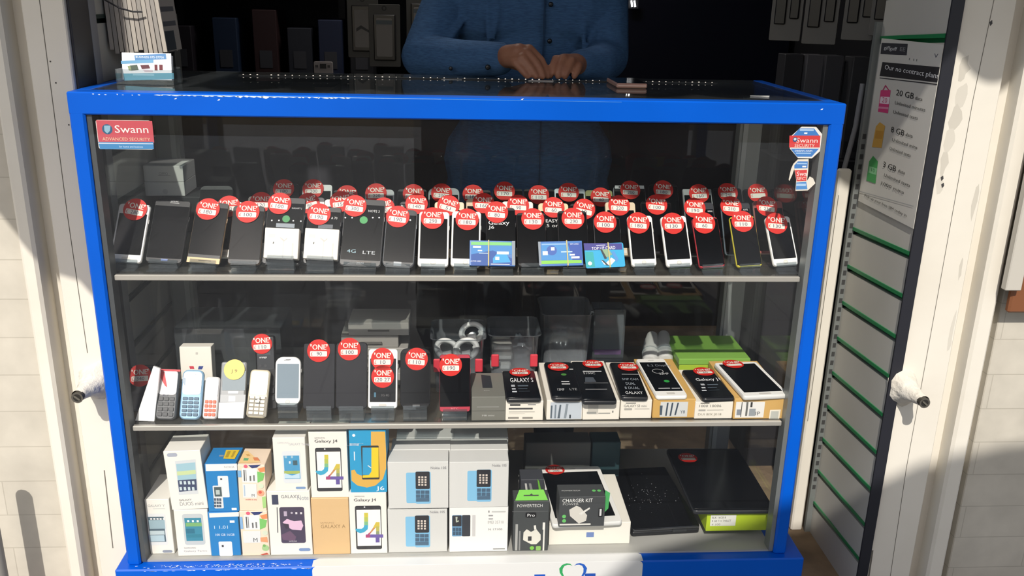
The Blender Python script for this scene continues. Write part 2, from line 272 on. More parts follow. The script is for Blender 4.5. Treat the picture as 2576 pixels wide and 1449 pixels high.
{'b':'phone','lab':'silver-edged smartphone behind the red phone,middle row','cat':'smartphone','loc':[0.5288,0.1243,1.098],'rot':[35.0,-0.7371,0.0],'w':0.0677,'h':0.128,'grp':'middle row phones on the top shelf','st':[[-0.0106,0.114,'190',-5]],'dec':[['F','t','SAMSUNG',0.0243,0.1061,0.0038,0.011,'e0e0e0']],'body':'a8aaae','face':'35373c','scr':(0.03,0.13,0.05)},
{'b':'phone','lab':'blue-silver smartphone behind the yellow phone,middle row','cat':'smartphone','loc':[0.6153,0.1358,1.098],'rot':[35.0,-0.3321,0.0],'w':0.0675,'h':0.128,'grp':'middle row phones on the top shelf','st':[[-0.011,0.1158,'210',-5]],'dec':[['F','t','ALCATEL',0.0224,0.1081,0.0038,0.0111,'e8e8e8']],'body':'8fa4b0','face':'35373c','scr':(0.03,0.13,0.05)},
{'b':'phone','lab':'pinkish smartphone behind the last white phone,middle row','cat':'smartphone','loc':[0.6946,0.1471,1.098],'rot':[35.0,-0.3298,0.0],'w':0.0691,'h':0.128,'grp':'middle row phones on the top shelf','st':[[-0.0036,0.1137,'230',-8]],'body':'b08a80','face':'8a4a48','scr':(0.03,0.14,0.05)},
{'b':'phone','lab':'dark smartphone without a sticker at the left of the back row','cat':'smartphone','loc':[-0.5742,0.2534,1.098],'rot':[35.0,-0.5221,0.0],'w':0.0752,'h':0.13,'grp':'back row phones on the top shelf','body':'4a4c50','face':'1c1e22','scr':(0.02,0.08,0.05),'rad':0.012},
{'b':'phone','lab':'black smartphone above the tall green-dot phone,back row','cat':'smartphone','loc':[-0.4238,0.2883,1.098],'rot':[35.0,-0.5642,0.0],'w':0.0697,'h':0.13,'grp':'back row phones on the top shelf','st':[[-0.0022,0.1147,'180',0]],'body':'2c2c2e','face':'131418','scr':(0.02,0.05,0.05),'rad':0.012},
{'b':'phone','lab':'white-topped smartphone beside the black one at the left of the back row','cat':'smartphone','loc':[-0.3464,0.2779,1.098],'rot':[35.0,-0.5562,0.0],'w':0.0706,'h':0.13,'grp':'back row phones on the top shelf','st':[[-0.0094,0.1178,'200',2]],'body':'b8bcbc','face':'d8d8d6','scr':(0.05,0.13,0.1)},
{'b':'phone','lab':'black smartphone with a sticker half hidden by the widest phone,back row','cat':'smartphone','loc':[-0.2752,0.2174,1.098],'rot':[35.0,-0.1392,0.0],'w':0.0563,'h':0.13,'grp':'back row phones on the top shelf','st':[[0.0044,0.1162,'170',-5]],'body':'2c2c2e','face':'131418','scr':(0.02,0.05,0.05)},
{'b':'phone','lab':'silver smartphone just above the right edge of the widest phone,back row','cat':'smartphone','loc':[-0.198,0.2297,1.098],'rot':[35.0,0.2796,0.0],'w':0.0679,'h':0.13,'grp':'back row phones on the top shelf','st':[[-0.0085,0.1189,'220',2]],'body':'9a9c9e','face':'b4b6b6','scr':(0.05,0.13,0.1),'rad':0.01},
{'b':'phone','lab':'black smartphone left of the silver ring-edged one,back row','cat':'smartphone','loc':[-0.1219,0.2353,1.098],'rot':[35.0,-0.3495,0.0],'w':0.0684,'h':0.13,'grp':'back row phones on the top shelf','st':[[0.0028,0.1165,'210',-3]],'body':'2c2c2e','face':'131418','scr':(0.02,0.05,0.05)},
{'b':'phone','lab':'silver smartphone with strongly rounded corners,back row','cat':'smartphone','loc':[-0.0485,0.2522,1.098],'rot':[35.0,-0.337,0.0],'w':0.0739,'h':0.13,'grp':'back row phones on the top shelf','st':[[-0.0053,0.1153,'200',-5]],'body':'b0b2b4','face':'9a9ea0','scr':(0.05,0.14,0.1),'rad':0.014},
{'b':'phone','lab':'black smartphone above the beige-topped one,back row','cat':'smartphone','loc':[0.0303,0.2329,1.098],'rot':[35.0,-0.3662,0.0],'w':0.0634,'h':0.13,'grp':'back row phones on the top shelf','st':[[-0.0105,0.1174,'180',-2]],'body':'2c2c2e','face':'131418','scr':(0.02,0.05,0.05)},
{'b':'phone','lab':'black smartphone with the tallest sticker in the middle of the back row','cat':'smartphone','loc':[0.1018,0.252,1.098],'rot':[35.0,-0.1409,0.0],'w':0.0708,'h':0.13,'grp':'back row phones on the top shelf','st':[[-0.0078,0.1218,'170',-2]],'body':'3c3c40','face':'131418','scr':(0.02,0.05,0.05)},
{'b':'phone','lab':'black smartphone above the plain black front phone,back row','cat':'smartphone','loc':[0.176,0.2507,1.098],'rot':[35.0,-0.1403,0.0],'w':0.0739,'h':0.13,'grp':'back row phones on the top shelf','st':[[-0.0011,0.1137,'110',-1]],'body':'2c2c2e','face':'131418','scr':(0.02,0.05,0.05)},
{'b':'phone','lab':'white smartphone with blue-grey edge near the middle of the back row','cat':'smartphone','loc':[0.2491,0.2586,1.098],'rot':[35.0,0.2518,0.0],'w':0.0745,'h':0.13,'grp':'back row phones on the top shelf','st':[[-0.0028,0.1187,'90',-1]],'body':'b8c4ca','face':'cdd8dc','scr':(0.05,0.1,0.1)},
{'b':'phone','lab':'olive-topped smartphone in the back row','cat':'smartphone','loc':[0.318,0.2432,1.098],'rot':[35.0,-0.1392,0.0],'w':0.0657,'h':0.13,'grp':'back row phones on the top shelf','st':[[0.0037,0.1107,'60',-3]],'body':'6a6a48','face':'8a8a5c','scr':(0.02,0.12,0.05)},
{'b':'phone','lab':'black smartphone with a white top edge,back row','cat':'smartphone','loc':[0.4013,0.2985,1.098],'rot':[35.0,-0.144,0.0],'w':0.0784,'h':0.13,'grp':'back row phones on the top shelf','st':[[0.0016,0.1174,'200',-3]],'dec':[['F','r',0.0006,0.1258,0.0716,0.0083,'e4e6e4'],['F','c',-0.0244,0.1256,0.002,'222222']],'body':'c8ccce','face':'1a1b1e','scr':(0.02,0.12,0.05),'rad':0.01},
{'b':'phone','lab':'black smartphone right of the white-topped one,back row','cat':'smartphone','loc':[0.4895,0.3171,1.098],'rot':[35.0,-0.1455,0.0],'w':0.0725,'h':0.13,'grp':'back row phones on the top shelf','st':[[-0.0012,0.1151,'180',-4]],'body':'1c1c1e','face':'111216','scr':(0.02,0.05,0.05)},
{'b':'phone','lab':'silver-framed square-cornered smartphone behind the silver-edged one,back row','cat':'smartphone','loc':[0.5623,0.2679,1.098],'rot':[35.0,-0.5564,0.0],'w':0.0713,'h':0.13,'grp':'back row phones on the top shelf','st':[[0.0035,0.1165,'160',3]],'body':'a8aaac','face':'9a9c9c','scr':(0.04,0.13,0.1),'rad':0.003},
{'b':'phone','lab':'black smartphone above the blue-silver one,back row','cat':'smartphone','loc':[0.64,0.2807,1.098],'rot':[35.0,-0.5623,0.0],'w':0.0711,'h':0.13,'grp':'back row phones on the top shelf','st':[[0.0001,0.1174,'240',0]],'body':'1c1c1e','face':'111216','scr':(0.02,0.05,0.05)},
{'b':'phone','lab':'black smartphone at the far right of the back row','cat':'smartphone','loc':[0.7147,0.2746,1.098],'rot':[35.0,-0.5433,0.0],'w':0.0742,'h':0.13,'grp':'back row phones on the top shelf','st':[[-0.0026,0.1174,'',2]],'body':'1c1c1e','face':'111216','scr':(0.02,0.05,0.05)},
{'b':'pack','lab':'blue card pack with a green band along its top','cat':'card pack','loc':[0.0545,0.0232,1.104],'rot':[33.0,0.8632,0.0],'w':0.0951,'h':0.0547,'grp':'bundled card packs on the top shelf','dec':[['F','r',-0.0023,0.0481,0.085,0.0068,'7cc878'],['F','p',[[-0.0447,0.0429],[0.041,0.0446],[0.041,0.0254],[-0.0444,0.0151]],'3f86c8'],['F','p',[[-0.0445,0.0238],[0.001,0.0333],[0.041,0.0168],[0.041,0.0012],[-0.0442,-0.0004]],'2452a0'],['F','p',[[0.0011,0.016],[0.011,0.0283],[0.0302,0.0252],[0.0385,0.0081],[0.0012,0.0056]],'3a9fd8'],['F','r',-0.0323,0.0401,0.0167,0.0043,'f0f4f8'],['F','r',-0.026,0.0324,0.0092,0.0026,'dce8f4'],['F','r',-0.0176,0.0268,0.0208,0.0017,'bcd8ee'],['F','r',0.0218,0.0281,0.025,0.006,'e0ecf4'],['F','r',0.0103,0.0162,0.0083,0.0068,'f0f4f8'],['F','t','ACTIVE CARD',-0.0344,0.0093,0.0034,0.0217,'e8f0f8'],['F','r',0.0165,0.0033,0.0392,0.0017,'f0f4f8'],['F','r',0.0443,0.0282,0.0067,0.053,'8e98a4']],'t':0.006,'base':'2f6fb8','bandu':-0.0081},
{'b':'pack','lab':'blue card pack with a green stripe along its bottom','cat':'card pack','loc':[0.2002,0.025,1.104],'rot':[33.0,-1.5779,0.0],'w':0.0911,'h':0.0541,'grp':'bundled card packs on the top shelf','dec':[['F','r',-0.0008,0.0083,0.0861,0.0072,'86cc50'],['F','p',[[-0.0405,0.0502],[0.0446,0.0501],[0.0431,0.0116],[-0.0424,0.0127]],'3f8ccc'],['F','p',[[0.015,0.049],[0.0446,0.0501],[0.0431,0.0116],[0.0229,0.0121]],'2b50a8'],['F','c',-0.0195,0.034,0.0108,'3a60b0'],['F','r',-0.0141,0.0474,0.0522,0.0027,'8fb4dc'],['F','r',-0.0172,0.0374,0.0075,0.0072,'f0f4f8'],['F','r',-0.0336,0.0281,0.0108,0.009,'dce8f4'],['F','r',0.0118,0.0302,0.024,0.0027,'bcd8ee'],['F','r',0.0232,0.0233,0.0108,0.0036,'f0f4f8'],['F','r',0.0296,0.0175,0.0174,0.0045,'f0f4f8'],['F','t','SIM CARD',0.0292,0.0469,0.0036,0.0182,'dce8f4'],['F','r',-0.045,0.0276,0.005,0.0521,'8e98a4']],'t':0.006,'base':'3a72bc','bandu':0.0128},
{'b':'pack','lab':'turquoise card printed with a hand lifting a phone','cat':'card pack','loc':[0.2911,0.0132,1.104],'rot':[33.0,-2.8686,0.0],'w':0.0832,'h':0.0532,'grp':'bundled card packs on the top shelf','dec':[['F','p',[[-0.0422,0.055],[0.0386,0.0514],[0.0389,0.0373],[-0.0419,0.0392]],'39368a'],['F','t','TOP UP CARD',-0.0011,0.0426,0.0068,0.0502,'f4f4f4'],['F','r',-0.0064,0.049,0.0191,0.0017,'c8c8e0'],['F','p',[[-0.0405,0.0357],[-0.0237,0.0349],[-0.0225,0.0019],[-0.0408,0.0028]],'1fa4a8'],['F','p',[[-0.009,0.0395],[0.0088,0.0404],[0.0161,0.0279],[0.001,0.0199]],'8aa888'],['F','p',[[-0.0089,0.0412],[-0.0047,0.0402],[0.0043,0.0197],[-0.0008,0.0182]],'20303a'],['F','p',[[-0.0086,0.016],[0.0009,0.0095],[0.0137,0.021],[0.0216,0.0146],[0.0104,0.0038],[-0.0028,0.0062]],'f2f4f4'],['F','p',[[-0.0085,0.0169],[-0.0036,0.0158],[0.0071,0.004],[0.0021,0.0042]],'283840'],['F','p',[[0.0149,0.0332],[0.0209,0.0347],[0.0285,0.0169],[0.0228,0.0102]],'4a8fd0'],['F','c',-0.0326,0.0102,0.0043,'e8f4f4']],'t':0.003,'rad':0.004,'base':'2aa8d8','bandu':0.0091},
{'b':'box','lab':'small white earphone box in front of the tall green-dot phone','cat':'box','loc':[-0.3811,0.0337,1.115],'rot':[25.0,2.0462,0.0],'w':0.0694,'h':0.0632,'grp':'white earphone boxes on the top shelf','d':0.022,'dec':[['F','r',-0.0203,0.0469,0.0131,0.0074,'dcd8d0'],['F','p',[[-0.017,0.0341],[-0.0146,0.0342],[-0.0152,0.03],[-0.0176,0.0299]],'6a6a66'],['F','r',0.0041,0.0189,0.0016,0.04,'d8d4cc'],['F','p',[[-0.0047,0.0438],[-0.0023,0.0439],[0.0062,0.0384],[0.0107,0.0436],[0.0116,0.042],[0.0047,0.035]],'c8c4bc'],['F','r',0.0232,0.0171,0.0025,0.0319,'d4d0c8']],'base':'f6f0e6','stand':1},
{'b':'box','lab':'small white earphone box standing to the left of the widest black phone','cat':'box','loc':[-0.2998,0.0305,1.115],'rot':[25.0,2.8836,0.0],'w':0.0698,'h':0.0633,'grp':'white earphone boxes on the top shelf','d':0.022,'dec':[['F','r',-0.02,0.0471,0.0131,0.0075,'dcd8d0'],['F','p',[[-0.0166,0.0344],[-0.0142,0.0345],[-0.0147,0.0303],[-0.0171,0.0302]],'6a6a66'],['F','r',0.0047,0.0194,0.0016,0.0406,'d8d4cc'],['F','p',[[-0.0043,0.0442],[-0.0019,0.0444],[0.0066,0.039],[0.0111,0.0443],[0.0121,0.0426],[0.0052,0.0356]],'c8c4bc'],['F','r',0.0239,0.0179,0.0025,0.0323,'d4d0c8']],'base':'f6f0e6','stand':1},
{'b':'earcase','lab':'white rounded earbud charging case leaning on a black phone','cat':'earbud case','loc':[-0.4541,0.0648,1.097],'rot':[25.0,0.3474,0.0],'w':0.0524,'h':0.0645,'d':0.02},
{'b':'box','lab':'upper of two plain white boxes stacked at the left of the top shelf','cat':'box','loc':[-0.7042,0.36,1.2057],'rot':[0.0,0.0,0.0],'w':0.0905,'h':0.0376,'grp':'plain white boxes at the left of the top shelf','d':0.1,'dec':[['F','t','OPPO',0.0,0.0193,0.0066,0.0203,'9a9a9a'],['F','r',0.0014,0.0151,0.0277,0.0009,'9a9a9a']],'base':'d8d8d4'},
{'b':'box','lab':'lower of two plain white boxes stacked at the left of the top shelf','cat':'box','loc':[-0.7047,0.36,1.172],'rot':[0.0,0.0,0.0],'w':0.0915,'h':0.0328,'grp':'plain white boxes at the left of the top shelf','d':0.1,'dec':[['F','c',0.001,0.0105,0.0064,'c8c8c6']],'base':'d8d8d4'},
{'b':'prism','lab':'blank white folded card glaring in the sun at the left of the middle shelf','cat':'card','loc':[-0.6909,0.0328,0.7485],'rot':[15.0,10.3789,0.0],'w':0.0273,'h':0.1196,'dec':[['F','p',[[-0.0015,0.1208],[0.0126,0.1181],[0.02,0.0026],[-0.0199,-0.0026]],'f4f2ec']],'poly':1,'base':'fbfbfb'},
{'b':'keyphone','lab':'keypad phone with a white and red upper half and dark grey keys','cat':'mobile phone','loc':[-0.6479,0.0318,0.7515],'rot':[28.0,2.0862,0.0],'w':0.0439,'h':0.1101,'grp':'keypad phones at the left of the middle shelf','dec':[['F','p',[[-0.0187,0.1058],[-0.01,0.1035],[-0.0009,0.0693],[-0.0064,0.0734],[-0.0173,0.0903]],'d84a50'],['F','r',0.0029,0.1069,0.0422,0.0043,'d04048'],['F','t','B /',-0.0028,0.0529,0.0043,0.0116,'556']],'base':'5a5d60','top':(0.53,'f6f4f2'),'keys':None,'rad':0.011},
{'b':'keyphone','lab':'light blue keypad phone with a blank white screen','cat':'mobile phone','loc':[-0.5962,0.0319,0.7515],'rot':[28.0,1.8315,0.0],'w':0.0454,'h':0.1075,'grp':'keypad phones at the left of the middle shelf','dec':[['F','p',[[-0.0221,0.0917],[-0.0142,0.0885],[-0.0145,0.0712],[-0.0203,0.0797]],'a8b8c8'],['F','t','o o',-0.0031,0.0974,0.0034,0.0205,'b8c0c8']],'base':'9cc6e6','top':(0.52,'f4f8fc'),'keys':((453,1002),(505,1002),(500,1045),(452,1045),3,5,'3f6078'),'rad':0.012},
{'b':'keyphone','lab':'small white keypad phone with a red keypad','cat':'mobile phone','loc':[-0.5539,0.0331,0.7515],'rot':[28.0,1.9774,0.0],'w':0.0315,'h':0.0921,'grp':'keypad phones at the left of the middle shelf','base':'f8f4f2','top':(0.5,'fcfaf8'),'keys':((510,1007),(547,1007),(544,1045),(509,1045),3,4,'e8603c'),'rad':0.008},
{'b':'keyphone','lab':'silver slider phone with a round yellow sticker','cat':'mobile phone','loc':[-0.5078,0.0333,0.7515],'rot':[28.0,0.6057,0.0],'w':0.0546,'h':0.1245,'grp':'keypad phones at the left of the middle shelf','st':[[0.0019,0.107,'Y',0]],'dec':[['F','r',0.0023,0.0831,0.0494,0.0425,'8b979e'],['F','r',0.002,0.0576,0.0222,0.0052,'e8e8e8'],['F','p',[[-0.025,0.0523],[0.0287,0.0525],[0.0287,0.0361],[-0.0249,0.0359]],'b8babc'],['F','r',-0.0002,0.0438,0.0145,0.0122,'d8dadc'],['F','p',[[-0.0274,0.035],[0.0278,0.0361],[0.0262,0.0018],[-0.0272,0.0016]],'f6f6f6']],'base':'9c9ea0','top':(0,None),'rad':0.005},
{'b':'keyphone','lab':'cream keypad phone with small square keys','cat':'mobile phone','loc':[-0.4562,0.0382,0.7515],'rot':[28.0,3.6877,0.0],'w':0.0435,'h':0.105,'grp':'keypad phones at the left of the middle shelf','dec':[['F','r',0.0017,0.0246,0.0408,0.042,'8a8478'],['F','c',0.0021,0.0372,0.0077,'45433e'],['F','c',0.0021,0.0372,0.0034,'f4f0e4']],'base':'efe4c8','top':(0.55,'f8f0d8'),'keys':((622,1001),(672,1001),(666,1046),(621,1046),3,5,'f0e8d4'),'rad':0.009},
{'b':'phone','lab':'dark smartphone at the very left of the middle shelf,behind the white card','cat':'smartphone','loc':[-0.7174,0.085,0.7451],'rot':[25.0,-0.1268,0.0],'w':0.0534,'h':0.1035,'grp':'phones standing along the middle shelf','st':[[-0.0033,0.0798,'340',3]],'body':'2a2b2e','face':'1c1d20','scr':(0.02,0.05,0.05)},
{'b':'keyphone','lab':'tall black keypad phone behind the cream keypad phone','cat':'mobile phone','loc':[-0.4373,0.0774,0.7515],'rot':[20.0,-3.1797,0.0],'w':0.044,'h':0.1647,'grp':'phones standing along the middle shelf','st':[[-0.0062,0.1471,'110',0]],'dec':[['F','t','orange',-0.005,0.1161,0.0044,0.0162,'f4f4f4'],['F','r',-0.0028,0.1278,0.0287,0.0115,'3a4248'],['F','c',-0.012,0.0988,0.0027,'303236'],['F','c',-0.0006,0.0981,0.0027,'303236']],'base':'17181a','top':(0,None),'keys':((648,905),(685,905),(690,940),(650,940),3,3,'2a2c30'),'rad':0.006},
{'b':'box','lab':'white carton with red and blue marks behind the keypad phones','cat':'box','loc':[-0.6032,0.13,0.7273],'rot':[5.0,0.0,0.0],'w':0.0695,'h':0.1496,'d':0.03,'dec':[['F','r',0.003,0.1342,0.0052,0.0056,'c8c4bc'],['F','p',[[-0.0155,0.1044],[-0.0059,0.1043],[-0.0045,0.0977],[-0.0142,0.0978]],'d04050'],['F','p',[[0.0055,0.1043],[0.016,0.1042],[0.0121,0.0967],[0.0033,0.0968]],'3a4a90']],'base':'efeade'},
{'b':'phone','lab':'white oval-ended smartphone with a grey-blue screen and no sticker','cat':'smartphone','loc':[-0.387,0.0446,0.7775],'rot':[20.0,0.3682,0.0],'w':0.0549,'h':0.1057,'grp':'phones standing along the middle shelf','dec':[['F','r',-0.0032,0.0988,0.0117,0.0018,'9a9a9a']],'stand':2,'body':'e8e8e6','face':'f2f2ee','rad':0.016,'scr':(0.07,0.14,0.15),'scol':'7f8f9a','home':1},
{'b':'phone','lab':'left of two black folding phone cases side by side on the middle shelf','cat':'smartphone','loc':[-0.3171,0.0267,0.7775],'rot':[20.0,0.2785,0.0],'w':0.0683,'h':0.1417,'grp':'phones standing along the middle shelf','st':[[-0.0015,0.1261,'90',0]],'stand':2,'body':'141418','face':'1b1c22','rad':0.004,'scr':None},
{'b':'phone','lab':'right of two black folding phone cases side by side on the middle shelf','cat':'smartphone','loc':[-0.2474,0.0257,0.7775],'rot':[20.0,0.1295,0.0],'w':0.0677,'h':0.1441,'grp':'phones standing along the middle shelf','st':[[-0.0049,0.1298,'100',0]],'stand':2,'body':'141418','face':'1b1c22','rad':0.008,'scr':None},
{'b':'phone','lab':'white smartphone carrying two price stickers one above the other','cat':'smartphone','loc':[-0.1796,0.0256,0.7775],'rot':[20.0,0.3785,0.0],'w':0.0637,'h':0.1297,'grp':'phones standing along the middle shelf','st':[[-0.0016,0.108,'10',0],[-0.0004,0.07,'20 27',0]],'dec':[['F','r',-0.0167,0.0302,0.0044,0.0104,'3a6a80'],['F','t','3G 4G',0.0053,0.0293,0.0052,0.0175,'5a5a5a']],'stand':2,'body':'f0efea','face':'f4f2ec','scr':(0.06,0.16,0.11)},
{'b':'phone','lab':'black round-cornered smartphone in a clear sleeve on the middle shelf','cat':'smartphone','loc':[-0.1094,0.0265,0.7775],'rot':[20.0,0.3175,0.0],'w':0.0662,'h':0.1305,'grp':'phones standing along the middle shelf','st':[[0.0025,0.1075,'110',-4]],'dec':[['F','r',0.0025,0.0052,0.0155,0.0052,'6a6a6a']],'stand':2,'body':'101114','face':'121317','rad':0.014,'scr':(0.03,0.08,0.08)},
{'b':'phone','lab':'red smartphone with a dark screen on the middle shelf','cat':'smartphone','loc':[-0.0223,0.028,0.7675],'rot':[20.0,-0.09,0.0],'w':0.0672,'h':0.1255,'grp':'phones standing along the middle shelf','st':[[-0.0092,0.1028,'190',0]],'dec':[['F','t','HTC',-0.0004,0.007,0.0044,0.0161,'d88a90']],'stand':2,'body':'a83848','face':'b03a4a','rad':0.006,'scr':(0.01,0.06,0.09)},
{'b':'box','lab':'flat grey box printed with a dark phone,beside the red phone','cat':'box','loc':[0.0511,0.0233,0.748],'rot':[0.0,0.0,0.0],'w':0.0737,'h':0.0571,'grp':'retail boxes lying along the middle shelf','d':0.131,'dec':[['F','r',0.0002,0.0237,0.0737,0.001,'55554f'],['F','t','M8 mini',-0.0006,0.0126,0.0039,0.0263,'c8c8c4'],['F','r',-0.0013,0.0333,0.0482,0.001,'a8a8a4'],['T','p',[[-0.0135,0.1197],[0.0083,0.1127],[0.0102,0.0467],[-0.012,0.047]],'2b3136'],['T','t','htc',-0.0027,0.0321,0.0039,0.0123,'d0d0cc']],'base':'77776f'},
{'b':'box','lab':'white box with barcode lines under the phone nearest the grey box','cat':'box','loc':[0.1302,0.023,0.748],'rot':[0.0,0.0,0.0],'w':0.0829,'h':0.0467,'grp':'retail boxes lying along the middle shelf','d':0.1637,'dec':[['F','r',-0.0206,0.0373,0.0229,0.004,'3a3a3a'],['F','r',0.0161,0.038,0.0176,0.002,'8a8a8a'],['F','r',-0.0082,0.0285,0.0529,0.004,'4a4a4a'],['F','r',-0.0057,0.0209,0.0573,0.002,'b8b4aa'],['F','r',-0.0167,0.0166,0.0353,0.001,'c8c4ba'],['F','r',-0.0239,0.0065,0.0238,0.004,'8a867e'],['F','r',0.0073,0.0063,0.0229,0.004,'8a867e']],'base':'efe9dc'},
{'b':'box','lab':'white box with a blue-grey picture label in the row of phones on boxes','cat':'box','loc':[0.2191,0.0244,0.748],'rot':[0.0,0.0,0.0],'w':0.0794,'h':0.0478,'grp':'retail boxes lying along the middle shelf','d':0.212,'dec':[['F','r',0.0032,0.0222,0.0697,0.041,'c4ccd4'],['F','p',[[-0.0305,0.0351],[-0.0269,0.035],[-0.0276,0.0041],[-0.0311,0.0041]],'5a6670'],['F','p',[[-0.0217,0.0369],[-0.0182,0.0369],[-0.0187,0.004],[-0.0223,0.0041]],'7a8690'],['F','p',[[-0.0112,0.0369],[-0.0076,0.0368],[-0.0099,0.004],[-0.0152,0.004]],'5a6670'],['F','p',[[0.0029,0.0387],[0.0081,0.0386],[0.0043,0.0039],[-0.001,0.0039]],'8a949c'],['F','r',0.0129,0.0082,0.0035,0.0088,'303840']],'base':'efe9dc'},
{'b':'box','lab':'white box with a faded grey label in the row of phones on boxes','cat':'box','loc':[0.3006,0.0231,0.748],'rot':[0.0,0.0,0.0],'w':0.0816,'h':0.046,'grp':'retail boxes lying along the middle shelf','d':0.2268,'dec':[['F','r',-0.0182,0.0254,0.0231,0.0235,'cac6bc'],['F','r',-0.0213,0.0172,0.0213,0.0049,'9a9a94'],['F','r',0.0072,0.016,0.0266,0.0029,'9a9a94'],['F','r',0.0261,0.0198,0.0027,0.0049,'6a6a66']],'base':'efe9dc'},
{'b':'box','lab':'white box with one line of bold lettering in the row of phones on boxes','cat':'box','loc':[0.3798,0.0287,0.748],'rot':[0.0,0.0,0.0],'w':0.0701,'h':0.0448,'grp':'retail boxes lying along the middle shelf','d':0.2159,'dec':[['F','t','GALAXY S3 mini',-0.0025,0.0307,0.006,0.0508,'4a4a4a'],['F','r',-0.018,0.0226,0.0175,0.005,'b0aca4'],['F','r',0.0132,0.0233,0.0333,0.001,'7a766e'],['F','r',-0.0127,0.0376,0.0228,0.002,'6a6a66']],'base':'efe9dc'},
{'b':'box','lab':'kraft box with a striped blue-white label under the white phone','cat':'box','loc':[0.4654,0.0292,0.748],'rot':[0.0,0.0,0.0],'w':0.0957,'h':0.0464,'grp':'retail boxes lying along the middle shelf','d':0.2308,'dec':[['F','r',-0.0002,0.0215,0.062,0.0365,'d4d6d4'],['F','p',[[-0.0325,0.031],[-0.0262,0.031],[-0.0263,0.0076],[-0.0317,0.0076]],'4a5866'],['F','p',[[-0.0169,0.0377],[-0.0133,0.0377],[-0.0153,0.0055],[-0.0189,0.0056]],'3a4856'],['F','p',[[-0.0061,0.0377],[-0.0025,0.0376],[-0.0054,0.0054],[-0.009,0.0055]],'3a4856'],['F','p',[[0.0065,0.0376],[0.0101,0.0376],[0.0053,0.0073],[0.0017,0.0073]],'3a4856'],['F','t','Y8',0.02,0.015,0.0079,0.0106,'4a5866']],'base':'d2a860'},
{'b':'box','lab':'white box with printed code lines under the tilted black phone','cat':'box','loc':[0.5546,0.0248,0.748],'rot':[0.0,0.0,0.0],'w':0.0857,'h':0.0411,'grp':'retail boxes lying along the middle shelf','d':0.1802,'dec':[['F','t','1000 10006',-0.0088,0.0314,0.006,0.0495,'4a4a4a'],['F','r',-0.0267,0.0208,0.0159,0.004,'b0aca4'],['F','r',0.003,0.021,0.0371,0.001,'8a867e'],['F','t','DUI BIX J018',-0.0086,0.0099,0.007,0.053,'8a8474'],['F','r',-0.0215,0.0382,0.0203,0.002,'55524c']],'base':'efe9dc'},
{'b':'box','lab':'wide kraft box under the white tablet at the right of the middle shelf','cat':'box','loc':[0.6596,0.0221,0.748],'rot':[0.0,0.0,0.0],'w':0.1212,'h':0.0494,'grp':'retail boxes lying along the middle shelf','d':0.2164,'dec':[['F','r',-0.0241,0.0227,0.0656,0.0391,'eceae4'],['F','r',-0.0433,0.0234,0.0018,0.0361,'3a3a3a'],['F','r',-0.0312,0.0243,0.0046,0.0341,'6a6a66'],['F','r',-0.0215,0.035,0.0046,0.012,'3a3a3a'],['F','r',-0.0181,0.0163,0.0146,0.0181,'9aa0a4'],['F','r',-0.049,0.0166,0.0091,0.0141,'8a9098'],['F','t','IP',-0.0051,0.0133,0.009,0.0109,'6a6a70'],['F','p',[[0.0221,0.0219],[0.0466,0.0227],[0.0456,0.0001],[0.0218,0.0003]],'f2ead8'],['F','p',[[0.0252,0.019],[0.0425,0.0188],[0.0428,0.0001],[0.0246,0.0003]],'c0c2ba']],'base':'d6ac66'},
{'b':'phone','lab':'black phone with bold lettering lying on the box nearest the grey box','cat':'smartphone','loc':[0.1281,0.0146,0.8039],'rot':[90.0,-1.1481,0.0],'w':0.0761,'h':0.1533,'grp':'phones lying on boxes along the middle shelf','st':[[0.0033,0.1393,'100',0]],'dec':[['F','t','GALAXY S',0.0033,0.0986,0.0237,0.0526,'f4f4f4'],['F','r',-0.0188,0.0675,0.0084,0.0108,'b8bcc0'],['F','r',0.0036,0.0668,0.0235,0.0065,'5a6670'],['F','r',-0.0185,0.0504,0.0084,0.0065,'d0d4d8'],['F','r',0.0016,0.0508,0.0207,0.0043,'48545e'],['F','r',-0.0179,0.0356,0.0103,0.0065,'d0d4d8'],['F','r',0.0039,0.0369,0.0244,0.0022,'3a464e']],'t':0.009,'body':'26272a','face':'0e1014','scr':(0.03,0.04,0.04)},
{'b':'phone','lab':'black phone with a green hexagon lying on a box in the sun','cat':'smartphone','loc':[0.2227,0.015,0.805],'rot':[90.0,0.3106,0.0],'w':0.0679,'h':0.2023,'grp':'phones lying on boxes along the middle shelf','st':[[-0.0025,0.1683,'260',0]],'dec':[['F','c',0.0061,0.1262,0.0063,'4a8a3a'],['F','r',0.0052,0.0857,0.0181,0.0044,'e0e0e0'],['F','r',0.0052,0.0726,0.019,0.0044,'f0f0f0'],['F','t','13MP',-0.0094,0.0426,0.0133,0.0154,'c8c8c8'],['F','t','LTE',0.0185,0.0445,0.0111,0.0163,'a8a8a8'],['F','r',0.0272,0.1563,0.009,0.0044,'d8d8d8']],'t':0.009,'body':'26272a','face':'0e1014','scr':(0.03,0.04,0.04),'rad':0.012},
{'b':'phone','lab':'black phone with thin printed lines lying on a box,sticker at its top','cat':'smartphone','loc':[0.2926,0.0017,0.8032],'rot':[90.0,0.5628,0.0],'w':0.0761,'h':0.2222,'grp':'phones lying on boxes along the middle shelf','st':[[0.012,0.202,'160',0]],'dec':[['F','r',0.005,0.1615,0.0439,0.0044,'e0e0e0'],['F','t','S100C',-0.0035,0.1499,0.011,0.0273,'d0d0d0'],['F','p',[[-0.0158,0.127],[0.0027,0.127],[0.0063,0.1001],[-0.0193,0.1002]],'4a5058'],['F','r',0.0055,0.0946,0.0546,0.0022,'a0a0a0'],['F','r',0.0006,0.06,0.0488,0.0022,'b8b8b8']],'t':0.009,'body':'26272a','face':'0e1014','scr':(0.03,0.04,0.04)},
